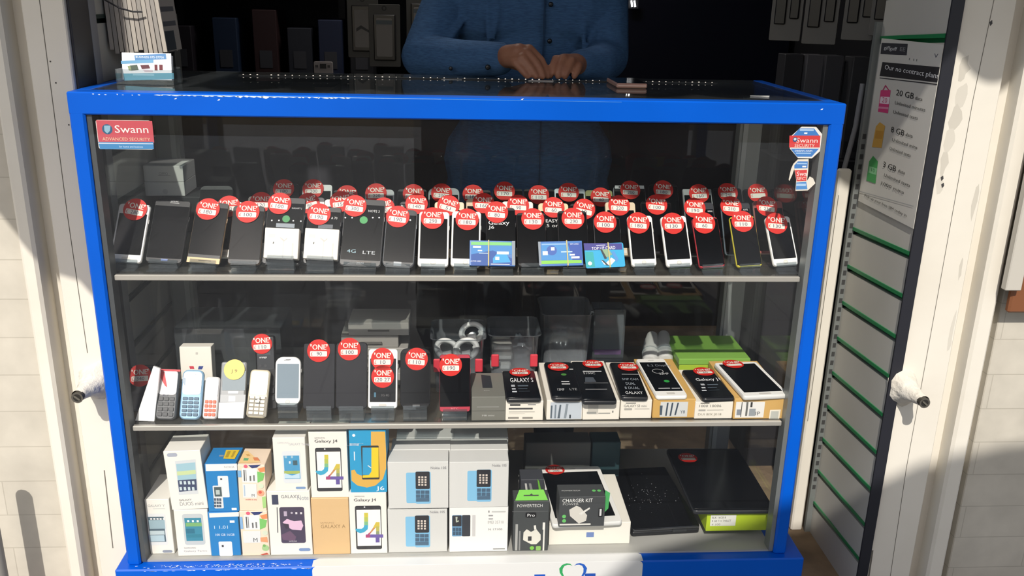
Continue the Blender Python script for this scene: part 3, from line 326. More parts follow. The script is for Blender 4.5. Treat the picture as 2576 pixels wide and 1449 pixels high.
{'b':'phone','lab':'black phone with a column of small icons lying on a white box','cat':'smartphone','loc':[0.3737,0.0224,0.802],'rot':[90.0,1.8003,0.0],'w':0.0616,'h':0.1969,'grp':'phones lying on boxes along the middle shelf','st':[[0.0105,0.1667,'70',0]],'dec':[['F','r',0.0098,0.1255,0.041,0.0022,'c0c0c0'],['F','t','5MP CAM',0.0045,0.0969,0.0112,0.0371,'9aa4ac'],['F','t','DUAL',0.0016,0.0724,0.0135,0.0215,'a8b0b8'],['F','t','8 DUAL',0.0014,0.0484,0.0135,0.0332,'a8b0b8'],['F','t','GALAXY',0.0019,0.0229,0.0135,0.0391,'e8e8e8']],'t':0.009,'body':'26272a','face':'0e1014','scr':(0.03,0.04,0.04),'rad':0.009},
{'b':'phone','lab':'white phone showing a ring and green dot,lying on a kraft box','cat':'smartphone','loc':[0.4578,0.0251,0.8036],'rot':[90.0,-1.4663,0.0],'w':0.0713,'h':0.2124,'grp':'phones lying on boxes along the middle shelf','dec':[['F','t','5.2 Display',0.0119,0.1686,0.0147,0.057,'8a9098'],['F','ring',0,0,0,'e8e8e8'],['F','t','23MP',0.0116,0.1212,0.0105,0.0228,'d8d8d8'],['F','c',0.0073,0.0782,0.0067,'2a9a40'],['F','r',-0.008,0.0394,0.0266,0.0042,'c8c8c8'],['F','r',0.0182,0.0384,0.019,0.0042,'c8c8c8']],'t':0.009,'body':'f2f0ea','face':'f6f4ee','scr':(0.06,0.1,0.12),'rad':0.008},
{'b':'phone','lab':'black phone with bold lettering lying askew on the box beside the tablet','cat':'smartphone','loc':[0.5637,0.0225,0.7983],'rot':[90.0,-3.5888,0.0],'w':0.0749,'h':0.1611,'grp':'phones lying on boxes along the middle shelf','st':[[0.0123,0.144,'60',0]],'dec':[['F','t','Galaxy J1',0.0081,0.1003,0.0185,0.0579,'f4f4f4'],['F','r',-0.0136,0.0738,0.009,0.0092,'b8bcc0'],['F','r',0.0094,0.0721,0.025,0.0055,'5a6670'],['F','r',-0.0175,0.0566,0.009,0.0055,'d0d4d8'],['F','r',0.0033,0.0561,0.022,0.0037,'48545e'],['F','r',-0.0207,0.0416,0.011,0.0055,'d0d4d8'],['F','r',0.0023,0.042,0.026,0.0018,'3a464e']],'t':0.009,'body':'1c1d20','face':'0d0e12','scr':(0.03,0.04,0.04),'rad':0.009},
{'b':'phone','lab':'white tablet lying on the wide kraft box','cat':'tablet','loc':[0.6676,0.0146,0.8086],'rot':[90.0,-4.6029,0.0],'w':0.1069,'h':0.189,'st':[[-0.0103,0.1746,'',0]],'t':0.01,'body':'dcdcd8','face':'f4f3ee','scr':(0.08,0.06,0.1),'rad':0.008},
{'b':'box','lab':'small white phone box at the lower left corner of the cabinet','cat':'box','loc':[-0.6829,0.0269,0.4185],'rot':[0.0,0.0,0.0],'w':0.0532,'h':0.1408,'grp':'phone boxes stacked in the bottom of the cabinet','d':0.11,'dec':[['F','t','GALAXY Y',-0.0022,0.1247,0.0062,0.0366,'a0a0a0'],['F','r',0.0031,0.117,0.0261,0.001,'b8b8b8'],['F','r',-0.0054,0.0638,0.0401,0.0816,'e2e4e4',0.1],['F','r',-0.0064,0.0639,0.0349,0.065,'4f6470'],['F','r',-0.0051,0.0769,0.0349,0.0227,'9ab4be'],['F','r',-0.0073,0.0553,0.0331,0.0103,'c0d0d4'],['F','r',-0.0087,0.0408,0.0331,0.0165,'b4ccd6'],['F','r',-0.0163,0.0914,0.0044,0.0041,'e8e8e8'],['F','r',-0.0094,0.0913,0.0044,0.0041,'e8e8e8'],['F','r',-0.0024,0.0912,0.0044,0.0041,'e8e8e8'],['F','r',0.0044,0.091,0.0044,0.0041,'e8e8e8'],['F','r',0.0114,0.091,0.0044,0.0041,'e8e8e8'],['F','r',0.0112,0.0066,0.0218,0.0072,'8b93a4',0.5]],'base':'eeebe2'},
{'b':'box','lab':'white phone box with a teal screen picture under the taller tilted white box','cat':'box','loc':[-0.6087,0.0171,0.4185],'rot':[0.0,0.0,0.0],'w':0.0738,'h':0.1189,'grp':'phone boxes stacked in the bottom of the cabinet','d':0.09,'dec':[['F','r',0.0034,0.0687,0.0455,0.0801,'c4cacc',0.14],['F','r',0.0034,0.0688,0.0369,0.0593,'3a8aa2'],['F','r',0.0044,0.0812,0.0352,0.0094,'7ab070'],['F','r',-0.0044,0.0645,0.0189,0.0125,'2a7088'],['F','r',0.0032,0.0519,0.0326,0.0083,'2f7f94'],['F','r',-0.0069,0.0906,0.0043,0.0052,'e8f4f4'],['F','r',0.0034,0.0904,0.0043,0.0052,'e8f4f4'],['F','r',0.0139,0.0902,0.0043,0.0052,'e8f4f4'],['F','t','SAMSUNG',-0.0092,0.0211,0.0031,0.0257,'9a9a9a'],['F','t','Galaxy Fame',0.0024,0.0125,0.0062,0.0515,'b8b8bc']],'base':'eeebe2'},
{'b':'box','lab':'taller white phone box tilted on top of the teal screen box','cat':'box','loc':[-0.6088,0.0173,0.5388],'rot':[0.0,-2.3186,0.0],'w':0.0789,'h':0.1452,'grp':'phone boxes stacked in the bottom of the cabinet','d':0.075,'dec':[['F','r',-0.0211,0.1363,0.0222,0.0091,'a8aebc',0.5],['F','p',[[-0.0172,0.121],[0.0274,0.1236],[0.0226,0.038],[-0.0198,0.0373]],'d4d8da'],['F','p',[[-0.0156,0.1141],[0.0256,0.1159],[0.0211,0.047],[-0.0179,0.0452]],'9fc4d0'],['F','p',[[-0.0175,0.074],[0.0229,0.0748],[0.0211,0.047],[-0.0179,0.0452]],'3b4664'],['F','p',[[-0.0164,0.0956],[0.0241,0.0974],[0.0237,0.0875],[-0.0168,0.0858]],'c8d8a0'],['F','r',-0.0115,0.0677,0.0051,0.0081,'c8d8dc'],['F','r',-0.0135,0.0529,0.0051,0.0081,'c8d8dc'],['F','r',-0.0026,0.0672,0.0051,0.0081,'c8d8dc'],['F','r',-0.0044,0.0524,0.0051,0.0081,'c8d8dc'],['F','r',0.0065,0.0668,0.0051,0.0081,'c8d8dc'],['F','r',0.0046,0.0519,0.0051,0.0081,'c8d8dc'],['F','r',0.0154,0.0663,0.0051,0.0081,'c8d8dc'],['F','r',0.0135,0.0514,0.0051,0.0081,'c8d8dc'],['F','t','GALAXY',-0.0076,0.0246,0.005,0.0273,'9a9a9a'],['F','t','DUOS mini',0.0049,0.0149,0.0091,0.0511,'b4b4b4']],'base':'eeebe2'},
{'b':'box','lab':'blue phone box with a white top strip in the lowest layer','cat':'box','loc':[-0.5384,0.0151,0.4185],'rot':[0.0,0.0,0.0],'w':0.0658,'h':0.112,'grp':'phone boxes stacked in the bottom of the cabinet','d':0.075,'dec':[['F','p',[[-0.0294,0.1109],[0.0359,0.1129],[0.0351,0.1017],[-0.0294,0.0998]],'ecebe6'],['F','r',0.0194,0.0887,0.0105,0.0063,'e8f0f8'],['F','t','1 1.01',-0.0061,0.0748,0.0084,0.0298,'d0e4f4'],['F','t','100 GB 16GB',0.0011,0.0552,0.0063,0.0421,'e0ecf8'],['F','r',0.0001,0.0187,0.0298,0.0376,'e4e8ec',0.1],['F','r',-0.006,0.0258,0.0044,0.0052,'303030']],'base':'2080c2'},
{'b':'box','lab':'blue phone box with a yellow label on its white lid','cat':'box','loc':[-0.5357,0.0192,0.5309],'rot':[0.0,-0.0232,0.0],'w':0.067,'h':0.1191,'grp':'phone boxes stacked in the bottom of the cabinet','d':0.075,'dec':[['F','p',[[-0.031,0.1186],[0.0366,0.1197],[0.0362,0.103],[-0.0316,0.1019]],'efeeea'],['F','t','NOKIA',0.0197,0.1111,0.005,0.022,'9aa0a4'],['F','r',0.0036,0.0627,0.0229,0.0535,'e2e8ec',0.1],['F','r',-0.0002,0.0817,0.0042,0.004,'303030'],['F','r',-0.0101,0.0369,0.0203,0.0574,'e0e4e6',0.12],['F','r',-0.0095,0.05,0.0161,0.0238,'4a5a5c'],['F','r',-0.01,0.049,0.0085,0.0119,'b8c4c0'],['F','r',-0.0174,0.0309,0.0046,0.0064,'4a5868'],['F','r',-0.018,0.0228,0.0046,0.0064,'4a5868'],['F','r',-0.0186,0.0148,0.0046,0.0064,'4a5868'],['F','r',-0.0118,0.0308,0.0046,0.0064,'4a5868'],['F','r',-0.0124,0.0227,0.0046,0.0064,'4a5868'],['F','r',-0.013,0.0146,0.0046,0.0064,'4a5868'],['F','r',-0.0062,0.0307,0.0046,0.0064,'4a5868'],['F','r',-0.0068,0.0226,0.0046,0.0064,'4a5868'],['F','r',-0.0074,0.0146,0.0046,0.0064,'4a5868'],['F','r',0.0226,0.0063,0.011,0.0059,'e8f0f8'],['T','p',[[0.0023,0.0212],[0.0271,0.0189],[0.0289,0.0607],[-0.0012,0.0614]],'e8c82c'],['T','p',[[0.0045,0.0265],[0.0115,0.0264],[0.0107,0.0555],[0.0037,0.0557]],'b89a28'],['T','p',[[0.0167,0.0263],[0.0219,0.0261],[0.0222,0.0553],[0.0169,0.0554]],'b89a28'],['T','p',[[-0.0094,0.0304],[0.001,0.0302],[-0.0007,0.0375],[-0.0103,0.0377]],'8a98a8']],'base':'2080c2'},
{'b':'box','lab':'colourful patterned box with a white label in the lowest layer','cat':'box','loc':[-0.4713,0.0139,0.4185],'rot':[0.0,0.0,0.0],'w':0.0611,'h':0.1147,'grp':'phone boxes stacked in the bottom of the cabinet','d':0.075,'dec':[['F','r',-0.0039,0.0867,0.0337,0.0371,'eeeeec'],['F','r',-0.0158,0.0868,0.0027,0.0289,'5a5a5a'],['F','r',-0.0118,0.0868,0.0018,0.0289,'8a8a8a'],['F','r',-0.0027,0.079,0.0035,0.0134,'6a6a6a'],['F','r',0.0052,0.0799,0.0035,0.0155,'7a7a7a'],['F','p',[[-0.0057,0.1132],[0.0223,0.1138],[0.0131,0.1068],[0.0025,0.105]],'2c3870'],['F','p',[[0.0147,0.1038],[0.0307,0.1086],[0.0308,0.0963],[0.0193,0.0945]],'e8905a'],['F','p',[[0.0133,0.0966],[0.0297,0.0923],[0.025,0.0739],[0.0124,0.0679]],'7cc468'],['F','c',-0.0111,0.1103,0.0044,'e0607a'],['F','r',-0.0064,0.0496,0.039,0.0309,'e4e6e4',0.06],['F','t','M',0.0009,0.0413,0.0103,0.0089,'4a4a4a'],['F','p',[[0.0119,0.0473],[0.027,0.0491],[0.0279,0.0345],[0.0121,0.0369]],'e8a070'],['F','c',0.0217,0.02,0.008,'a8cc8c'],['F','c',0.0194,0.0263,0.0035,'7ab060'],['F','p',[[0.0091,0.0035],[0.0244,0.0074],[0.0286,0.0031],[0.0134,0.0013]],'c05040'],['F','c',0.0233,0.0595,0.0062,'d8e0c8'],['F','r',-0.0272,0.0861,0.0062,0.0309,'8ab4dc']],'base':'f2dcc4'},
{'b':'box','lab':'colourful patterned box standing on the other patterned box','cat':'box','loc':[-0.4711,0.0157,0.5336],'rot':[0.0,1.4689,0.0],'w':0.0588,'h':0.1152,'grp':'phone boxes stacked in the bottom of the cabinet','d':0.075,'dec':[['F','r',-0.004,0.089,0.0328,0.0351,'eeeeec'],['F','r',-0.0157,0.0889,0.0026,0.0273,'5a5a5a'],['F','r',-0.0118,0.089,0.0017,0.0273,'8a8a8a'],['F','r',-0.0027,0.0817,0.0035,0.0127,'6a6a6a'],['F','r',0.0051,0.0828,0.0035,0.0146,'7a7a7a'],['F','p',[[-0.0064,0.1146],[0.021,0.116],[0.0122,0.109],[0.0018,0.1069]],'2c3870'],['F','p',[[0.0138,0.1061],[0.0294,0.1112],[0.0298,0.0994],[0.0186,0.0973]],'e8905a'],['F','p',[[0.0126,0.0992],[0.0288,0.0954],[0.0247,0.0776],[0.0124,0.0715]],'7cc468'],['F','c',-0.0117,0.1116,0.0043,'e0607a'],['F','r',-0.0052,0.0512,0.0302,0.0351,'e6e8e6'],['F','r',-0.0165,0.0512,0.0026,0.0273,'b0c4d8'],['F','t','M',0.0016,0.0394,0.0068,0.006,'4a4a4a'],['F','c',0.0183,0.0456,0.0078,'f0a884'],['F','c',0.0175,0.0476,0.0035,'d8584a'],['F','c',0.0199,0.0636,0.006,'d8e4c8'],['F','t','mobile in one',-0.0031,0.0293,0.0039,0.0242,'d0483c'],['F','p',[[0.0205,0.0356],[0.0293,0.0377],[0.0291,0.0094],[0.0221,0.0073]],'a8d484'],['F','r',-0.0258,0.0932,0.0078,0.0166,'7ab0dc'],['T','p',[[-0.029,0.0054],[-0.0009,0.0061],[0.0189,0.0101],[-0.0193,0.0598],[-0.028,0.0595]],'f4cf92'],['T','p',[[-0.0202,0.0162],[-0.01,0.0165],[-0.0105,0.0272],[-0.0213,0.0287]],'6ab07c'],['T','p',[[0.0038,0.0168],[0.0158,0.0171],[0.0077,0.0313],[-0.0027,0.031]],'e0885a'],['T','p',[[-0.0213,0.045],[-0.0148,0.047],[-0.0094,0.0381],[-0.0159,0.0361]],'d8a860']],'base':'f2dcc4'},
{'b':'box','lab':'white phone box with a dark screen,pink flower and stylus picture','cat':'box','loc':[-0.3916,0.0139,0.4185],'rot':[0.0,0.0,0.0],'w':0.0942,'h':0.1649,'grp':'phone boxes stacked in the bottom of the cabinet','d':0.085,'dec':[['F','r',-0.0294,0.1437,0.0141,0.0246,'3a4058'],['F','t','GALAXY',0.0042,0.1513,0.0082,0.0405,'6a6a70'],['F','t','Note',0.0319,0.1479,0.0123,0.0246,'a0a4ac'],['F','p',[[-0.027,0.1245],[-0.0253,0.1245],[-0.0273,0.059],[-0.0291,0.059]],'303440'],['F','r',0.0057,0.0782,0.0546,0.0931,'463c52',0.09],['F','p',[[-0.0161,0.0856],[-0.0059,0.0946],[0.0096,0.0882],[0.0255,0.09],[0.0293,0.0766],[0.0242,0.0643],[0.004,0.0667],[-0.0071,0.0741]],'e2bcd6'],['F','p',[[-0.0162,0.0835],[-0.0031,0.0812],[-0.0019,0.0709],[-0.0092,0.068]],'3a3040'],['F','p',[[-0.0206,0.0537],[-0.0006,0.0637],[0.0119,0.0479],[0.0087,0.0376],[-0.0178,0.0401]],'6a5068'],['F','r',-0.0087,0.1079,0.007,0.0123,'b8a8bc'],['F','c',0.0054,0.1098,0.0026,'b8b0bc'],['F','r',0.0155,0.1091,0.0044,0.0051,'d8d4d8'],['F','r',0.0261,0.1089,0.0044,0.0051,'d8d4d8'],['F','t','SAMSUNG',0.0042,0.0366,0.0036,0.0176,'d8d4d8'],['F','r',0.0293,0.0141,0.0255,0.0082,'7d97be',0.5]],'base':'eeebe2'},
{'b':'box','lab':'white phone box with a light blue screen picture,on the flower picture box','cat':'box','loc':[-0.3835,0.0155,0.5838],'rot':[0.0,0.0,0.0],'w':0.0698,'h':0.1307,'grp':'phone boxes stacked in the bottom of the cabinet','d':0.08,'dec':[['F','t','SAMSUNG',-0.0125,0.1182,0.0038,0.0244,'c0c0c4'],['F','t','GALAXY Young',0.0215,0.114,0.0077,0.0435,'b8b8be'],['F','r',0.0033,0.0587,0.04,0.0797,'dfe3e6',0.16],['F','r',0.0037,0.0584,0.0339,0.0576,'4d9cc8'],['F','r',0.0029,0.0457,0.0339,0.0077,'a8b860'],['F','p',[[-0.0132,0.044],[0.0029,0.0378],[0.0196,0.0436],[0.019,0.0307],[-0.0139,0.0311]],'c0dcec'],['F','r',0.0111,0.0693,0.0096,0.0115,'45606a'],['F','r',-0.0005,0.0704,0.0035,0.0058,'e0e8ec'],['F','r',-0.0084,0.0842,0.0052,0.0058,'a0c4d8'],['F','r',0.0049,0.084,0.0043,0.0058,'a0c4d8'],['F','r',0.02,0.0068,0.0217,0.0058,'7d9cc4',0.5]],'base':'eeebe2'},
{'b':'box','lab':'plain kraft-gold phone box with faint brown lettering','cat':'box','loc':[-0.3013,0.0143,0.4185],'rot':[0.0,0.0,0.0],'w':0.0829,'h':0.1452,'grp':'phone boxes stacked in the bottom of the cabinet','d':0.085,'dec':[['F','t','SAMSUNG',-0.0078,0.0826,0.0041,0.03,'a88a60'],['F','t','GALAXY A',0.0051,0.0731,0.0093,0.0547,'a08258']],'base':'ddb987'},
{'b':'box','lab':'white phone box with a rainbow letter and digit,standing on the kraft-gold box','cat':'box','loc':[-0.2998,0.017,0.5641],'rot':[0.0,0.0,0.0],'w':0.0828,'h':0.1627,'grp':'phone boxes stacked in the bottom of the cabinet','d':0.085,'dec':[['F','r',-0.0003,0.0701,0.0564,0.1084,'333336',0.08],['F','r',0.0002,0.0697,0.0517,0.0897,'f6f4ee'],['F','c',-0.0072,0.1212,0.0017,'f0f0f0'],['F','r',-0.0045,0.1016,0.0085,0.0108,'cfc245'],['F','r',-0.005,0.0909,0.0085,0.0108,'b4c05a'],['F','r',-0.0053,0.081,0.0085,0.0089,'7fbb8a'],['F','p',[[-0.0099,0.0766],[-0.0012,0.0765],[-0.0025,0.0666],[-0.0107,0.0588],[-0.0194,0.0569],[-0.0263,0.06],[-0.0302,0.068],[-0.0242,0.0679],[-0.0155,0.0678],[-0.011,0.0717]],'3fa8cc'],['F','p',[[0.0164,0.0842],[0.0242,0.0841],[0.0238,0.0712],[0.0089,0.0694]],'d2bc48'],['F','p',[[0.0089,0.0694],[0.0159,0.0713],[0.0031,0.0556],[-0.0004,0.0557]],'c8905a'],['F','p',[[-0.0003,0.0577],[0.005,0.0586],[-0.0005,0.0517],[-0.0068,0.0478]],'b84a68'],['F','r',0.0195,0.0673,0.0073,0.0118,'b8b45c'],['F','r',0.0192,0.0574,0.0073,0.0079,'8c9a70'],['F','p',[[-0.0065,0.0538],[0.0309,0.0533],[0.0307,0.0453],[-0.0077,0.0458]],'6c5aa4'],['F','r',0.0182,0.0394,0.0085,0.0118,'64549c'],['F','p',[[-0.0074,0.0528],[0.003,0.0536],[0.001,0.0457],[-0.0077,0.0458]],'b04878'],['F','t','Galaxy J4',-0.0038,0.1401,0.0089,0.0495,'4a4a4c'],['F','t','SAMSUNG',-0.0171,0.1489,0.003,0.0222,'8a8a8a']],'base':'eeebe2'},
{'b':'box','lab':'white phone box with a rainbow letter and digit in the lowest layer','cat':'box','loc':[-0.2172,0.0142,0.4185],'rot':[0.0,0.0,0.0],'w':0.0829,'h':0.1582,'grp':'phone boxes stacked in the bottom of the cabinet','d':0.085,'dec':[['F','r',0.0003,0.0682,0.0582,0.1137,'333336',0.08],['F','r',0.001,0.0678,0.0533,0.094,'f6f4ee'],['F','c',-0.0073,0.1218,0.0018,'f0f0f0'],['F','r',-0.0043,0.1013,0.0088,0.0114,'cfc245'],['F','r',-0.0046,0.09,0.0088,0.0114,'b4c05a'],['F','r',-0.0049,0.0796,0.0088,0.0093,'7fbb8a'],['F','p',[[-0.0095,0.075],[-0.0006,0.0749],[-0.0018,0.0645],[-0.0101,0.0564],[-0.0191,0.0545],[-0.0261,0.0577],[-0.0303,0.0661],[-0.0241,0.066],[-0.0152,0.0658],[-0.0106,0.0699]],'3fa8cc'],['F','p',[[0.0174,0.0829],[0.0254,0.0827],[0.0251,0.0693],[0.0099,0.0675]],'d2bc48'],['F','p',[[0.0099,0.0675],[0.0171,0.0694],[0.0041,0.053],[0.0006,0.0531]],'c8905a'],['F','p',[[0.0006,0.0551],[0.006,0.0561],[0.0004,0.0489],[-0.0059,0.0448]],'b84a68'],['F','r',0.0208,0.0652,0.0075,0.0124,'b8b45c'],['F','r',0.0205,0.0548,0.0075,0.0083,'8c9a70'],['F','p',[[-0.0058,0.0511],[0.0327,0.0504],[0.0326,0.042],[-0.0069,0.0428]],'6c5aa4'],['F','r',0.0198,0.0359,0.0088,0.0124,'64549c'],['F','p',[[-0.0067,0.0501],[0.0041,0.0509],[0.0021,0.0426],[-0.0069,0.0428]],'b04878'],['F','t','Galaxy J4',-0.0059,0.1396,0.0093,0.0494,'4a4a4c'],['F','t','SAMSUNG',-0.0179,0.1499,0.0031,0.022,'8a8a8a']],'base':'eeebe2'},
{'b':'box','lab':'blue phone box with one big orange letter,on top of a rainbow letter box','cat':'box','loc':[-0.2134,0.0151,0.5771],'rot':[0.0,0.0,0.0],'w':0.0805,'h':0.1542,'grp':'phone boxes stacked in the bottom of the cabinet','d':0.085,'dec':[['F','p',[[0.0083,0.1508],[0.0388,0.1505],[0.04,0.0969],[0.0392,0.0599],[0.0316,0.0332],[0.0147,0.0173],[-0.0044,0.0122],[-0.0254,0.0179],[-0.0377,0.0301],[-0.0378,0.0555],[-0.03,0.0575],[-0.0257,0.0474],[-0.0153,0.0424],[-0.0011,0.0444],[0.0058,0.0576],[0.0069,0.0973]],'deae4e'],['F','r',0.0048,0.0745,0.0385,0.084,'33302c',0.06],['F','p',[[-0.0113,0.1119],[0.0082,0.1117],[0.0066,0.0523],[0.0012,0.0443],[-0.0133,0.0445]],'2b9bcb'],['F','p',[[0.0082,0.1117],[0.0236,0.1116],[0.0222,0.0374],[-0.0131,0.037],[-0.0129,0.0432],[0.0012,0.0443],[0.0066,0.0523]],'f2cc24'],['F','p',[[-0.0017,0.067],[0.0,0.0683],[0.0069,0.0624],[0.0059,0.0608]],'e8e8e0'],['F','tv','Samsung',-0.0291,0.1197,0.006,0.0415,'e8f2f8'],['F','r',-0.0294,0.0914,0.0021,0.0217,'e8f2f8'],['F','c',-0.0293,0.142,0.0034,'e8f2f8'],['F','t','J6',0.0253,0.0092,0.0128,0.018,'f4f8fa']],'base':'2b9bcb'},
{'b':'box','lab':'grey-white box with a blue keypad phone picture,bottom layer left','cat':'box','loc':[-0.1064,0.0164,0.4185],'rot':[0.0,0.0,0.0],'w':0.1343,'h':0.1129,'grp':'matching grey-white boxes printed with a blue keypad phone','d':0.19,'dec':[['F','r',-0.0152,0.0548,0.0243,0.0787,'82bee0',0.15],['F','r',0.0106,0.0549,0.0351,0.0839,'80bce0',0.14],['F','r',0.01,0.0741,0.0321,0.0451,'26262b',0.1],['F','r',0.0022,0.0827,0.0045,0.0046,'d8ccc0'],['F','r',0.0022,0.0762,0.0045,0.0046,'d8ccc0'],['F','r',0.0021,0.0696,0.0045,0.0046,'d8ccc0'],['F','r',0.002,0.063,0.0045,0.0046,'d8ccc0'],['F','r',0.0094,0.0826,0.0045,0.0046,'d8ccc0'],['F','r',0.0094,0.0761,0.0045,0.0046,'d8ccc0'],['F','r',0.0093,0.0695,0.0045,0.0046,'d8ccc0'],['F','r',0.0092,0.063,0.0045,0.0046,'d8ccc0'],['F','r',0.0166,0.0825,0.0045,0.0046,'d8ccc0'],['F','r',0.0166,0.0759,0.0045,0.0046,'d8ccc0'],['F','r',0.0165,0.0693,0.0045,0.0046,'d8ccc0'],['F','r',0.0164,0.0628,0.0045,0.0046,'d8ccc0'],['F','r',-0.0007,0.0442,0.0093,0.0088,'456078'],['F','r',-0.0009,0.0336,0.0093,0.0088,'456078'],['F','r',0.0097,0.044,0.0093,0.0088,'456078'],['F','r',0.0095,0.0335,0.0093,0.0088,'456078'],['F','r',0.02,0.0437,0.0093,0.0088,'456078'],['F','r',0.0199,0.0333,0.0093,0.0088,'456078'],['F','r',0.0095,0.0236,0.0302,0.0093,'4a667e'],['F','t','Nokia 105',0.0446,0.106,0.0062,0.0334,'8a8a8e']],'base':'d4d4d0'},
{'b':'box','lab':'whiter box showing a blue and a black keypad phone,bottom layer right','cat':'box','loc':[0.0324,0.0147,0.4185],'rot':[0.0,0.0,0.0],'w':0.1336,'h':0.1179,'grp':'matching grey-white boxes printed with a blue keypad phone','d':0.19,'dec':[['F','r',-0.0495,0.0693,0.0227,0.0558,'6a9cc0',0.12],['F','r',-0.0496,0.082,0.0209,0.0284,'26282e',0.1],['F','r',-0.0287,0.0691,0.0191,0.0558,'2d3036',0.12],['F','r',-0.0111,0.0688,0.0073,0.0558,'cccac8'],['F','r',-0.0561,0.0602,0.006,0.0095,'38546c'],['F','r',-0.0561,0.0498,0.006,0.0095,'38546c'],['F','r',-0.0494,0.0601,0.006,0.0095,'38546c'],['F','r',-0.0494,0.0496,0.006,0.0095,'38546c'],['F','r',-0.0427,0.0599,0.006,0.0095,'38546c'],['F','r',-0.0427,0.0495,0.006,0.0095,'38546c'],['F','p',[[-0.0528,0.0929],[-0.0483,0.0929],[-0.0492,0.0825],[-0.0456,0.0845],[-0.0456,0.0804],[-0.0519,0.0784]],'b8c0b0'],['F','r',0.0229,0.1057,0.0018,0.0053,'3a3a3a'],['F','r',0.045,0.1053,0.0318,0.0032,'c4c4c0'],['F','r',0.0271,0.0953,0.01,0.0032,'9a9a9a'],['F','r',0.0272,0.0869,0.01,0.0032,'a8a8a8'],['F','t','IMEI 35710',0.0387,0.0779,0.0074,0.0363,'b4b4b0'],['F','t','N 17100',0.038,0.0591,0.0053,0.0318,'8a8a8a'],['F','r',0.0472,0.007,0.0273,0.0021,'5a5a5a']],'base':'efeeea'},
{'b':'box','lab':'front box printed with a blue keypad phone in the upper left stack of three','cat':'box','loc':[-0.1036,0.0109,0.5368],'rot':[0.0,0.0,0.0],'w':0.1342,'h':0.1176,'grp':'matching grey-white boxes printed with a blue keypad phone','d':0.055,'dec':[['F','r',-0.0149,0.0528,0.0238,0.0771,'82bee0',0.15],['F','r',0.0105,0.0529,0.0343,0.0821,'80bce0',0.14],['F','r',0.0098,0.0714,0.0314,0.0441,'26262b',0.1],['F','r',0.0022,0.0796,0.0044,0.0045,'d8ccc0'],['F','r',0.0021,0.0733,0.0044,0.0045,'d8ccc0'],['F','r',0.002,0.067,0.0044,0.0045,'d8ccc0'],['F','r',0.002,0.0607,0.0044,0.0045,'d8ccc0'],['F','r',0.0092,0.0795,0.0044,0.0045,'d8ccc0'],['F','r',0.0092,0.0732,0.0044,0.0045,'d8ccc0'],['F','r',0.0091,0.0669,0.0044,0.0045,'d8ccc0'],['F','r',0.009,0.0606,0.0044,0.0045,'d8ccc0'],['F','r',0.0163,0.0795,0.0044,0.0045,'d8ccc0'],['F','r',0.0162,0.0731,0.0044,0.0045,'d8ccc0'],['F','r',0.0161,0.0668,0.0044,0.0045,'d8ccc0'],['F','r',0.0161,0.0605,0.0044,0.0045,'d8ccc0'],['F','r',-0.0008,0.0425,0.0091,0.0086,'456078'],['F','r',-0.0009,0.0324,0.0091,0.0086,'456078'],['F','r',0.0095,0.0423,0.0091,0.0086,'456078'],['F','r',0.0093,0.0322,0.0091,0.0086,'456078'],['F','r',0.0197,0.0421,0.0091,0.0086,'456078'],['F','r',0.0195,0.0321,0.0091,0.0086,'456078'],['F','r',0.0094,0.0228,0.0296,0.0091,'4a667e'],['F','t','Nokia 105',0.045,0.1032,0.0061,0.0344,'8a8a8e']],'base':'d6d6d2'},
{'b':'box','lab':'front box printed with a blue keypad phone in the upper right stack of three','cat':'box','loc':[0.0316,0.0125,0.5368],'rot':[0.0,0.0,0.0],'w':0.1328,'h':0.1152,'grp':'matching grey-white boxes printed with a blue keypad phone','d':0.055,'dec':[['F','r',-0.0139,0.055,0.0239,0.0768,'82bee0',0.15],['F','r',0.0116,0.0551,0.0344,0.0818,'80bce0',0.14],['F','r',0.0106,0.0737,0.0315,0.0439,'26262b',0.1],['F','r',0.0027,0.082,0.0044,0.0044,'d8ccc0'],['F','r',0.0027,0.0757,0.0044,0.0044,'d8ccc0'],['F','r',0.0029,0.0693,0.0044,0.0044,'d8ccc0'],['F','r',0.0029,0.063,0.0044,0.0044,'d8ccc0'],['F','r',0.0098,0.0819,0.0044,0.0044,'d8ccc0'],['F','r',0.0098,0.0756,0.0044,0.0044,'d8ccc0'],['F','r',0.01,0.0693,0.0044,0.0044,'d8ccc0'],['F','r',0.01,0.0629,0.0044,0.0044,'d8ccc0'],['F','r',0.0169,0.0819,0.0044,0.0044,'d8ccc0'],['F','r',0.0171,0.0756,0.0044,0.0044,'d8ccc0'],['F','r',0.0171,0.0692,0.0044,0.0044,'d8ccc0'],['F','r',0.0171,0.0629,0.0044,0.0044,'d8ccc0'],['F','r',0.0005,0.0447,0.0091,0.0086,'456078'],['F','r',0.0006,0.0345,0.0091,0.0086,'456078'],['F','r',0.0109,0.0445,0.0091,0.0086,'456078'],['F','r',0.0109,0.0344,0.0091,0.0086,'456078'],['F','r',0.0212,0.0444,0.0091,0.0086,'456078'],['F','r',0.0212,0.0342,0.0091,0.0086,'456078'],['F','r',0.0112,0.0249,0.0297,0.0091,'4a667e'],['F','t','Nokia 105',0.045,0.1067,0.0061,0.0319,'8a8a8e']],'base':'d6d6d2'},
{'b':'box','lab':'middle box of the upper left stack of three,only its pale lid showing','cat':'box','loc':[-0.0996,0.0679,0.5368],'rot':[0.0,0.0,0.0],'w':0.1342,'h':0.1176,'grp':'matching grey-white boxes printed with a blue keypad phone','d':0.055,'base':'d6d6d2'},
{'b':'box','lab':'rear box of the upper left stack of three,only its pale lid showing','cat':'box','loc':[-0.0916,0.1249,0.5378],'rot':[0.0,0.0,0.0],'w':0.1342,'h':0.1176,'grp':'matching grey-white boxes printed with a blue keypad phone','d':0.055,'base':'d6d6d2'},
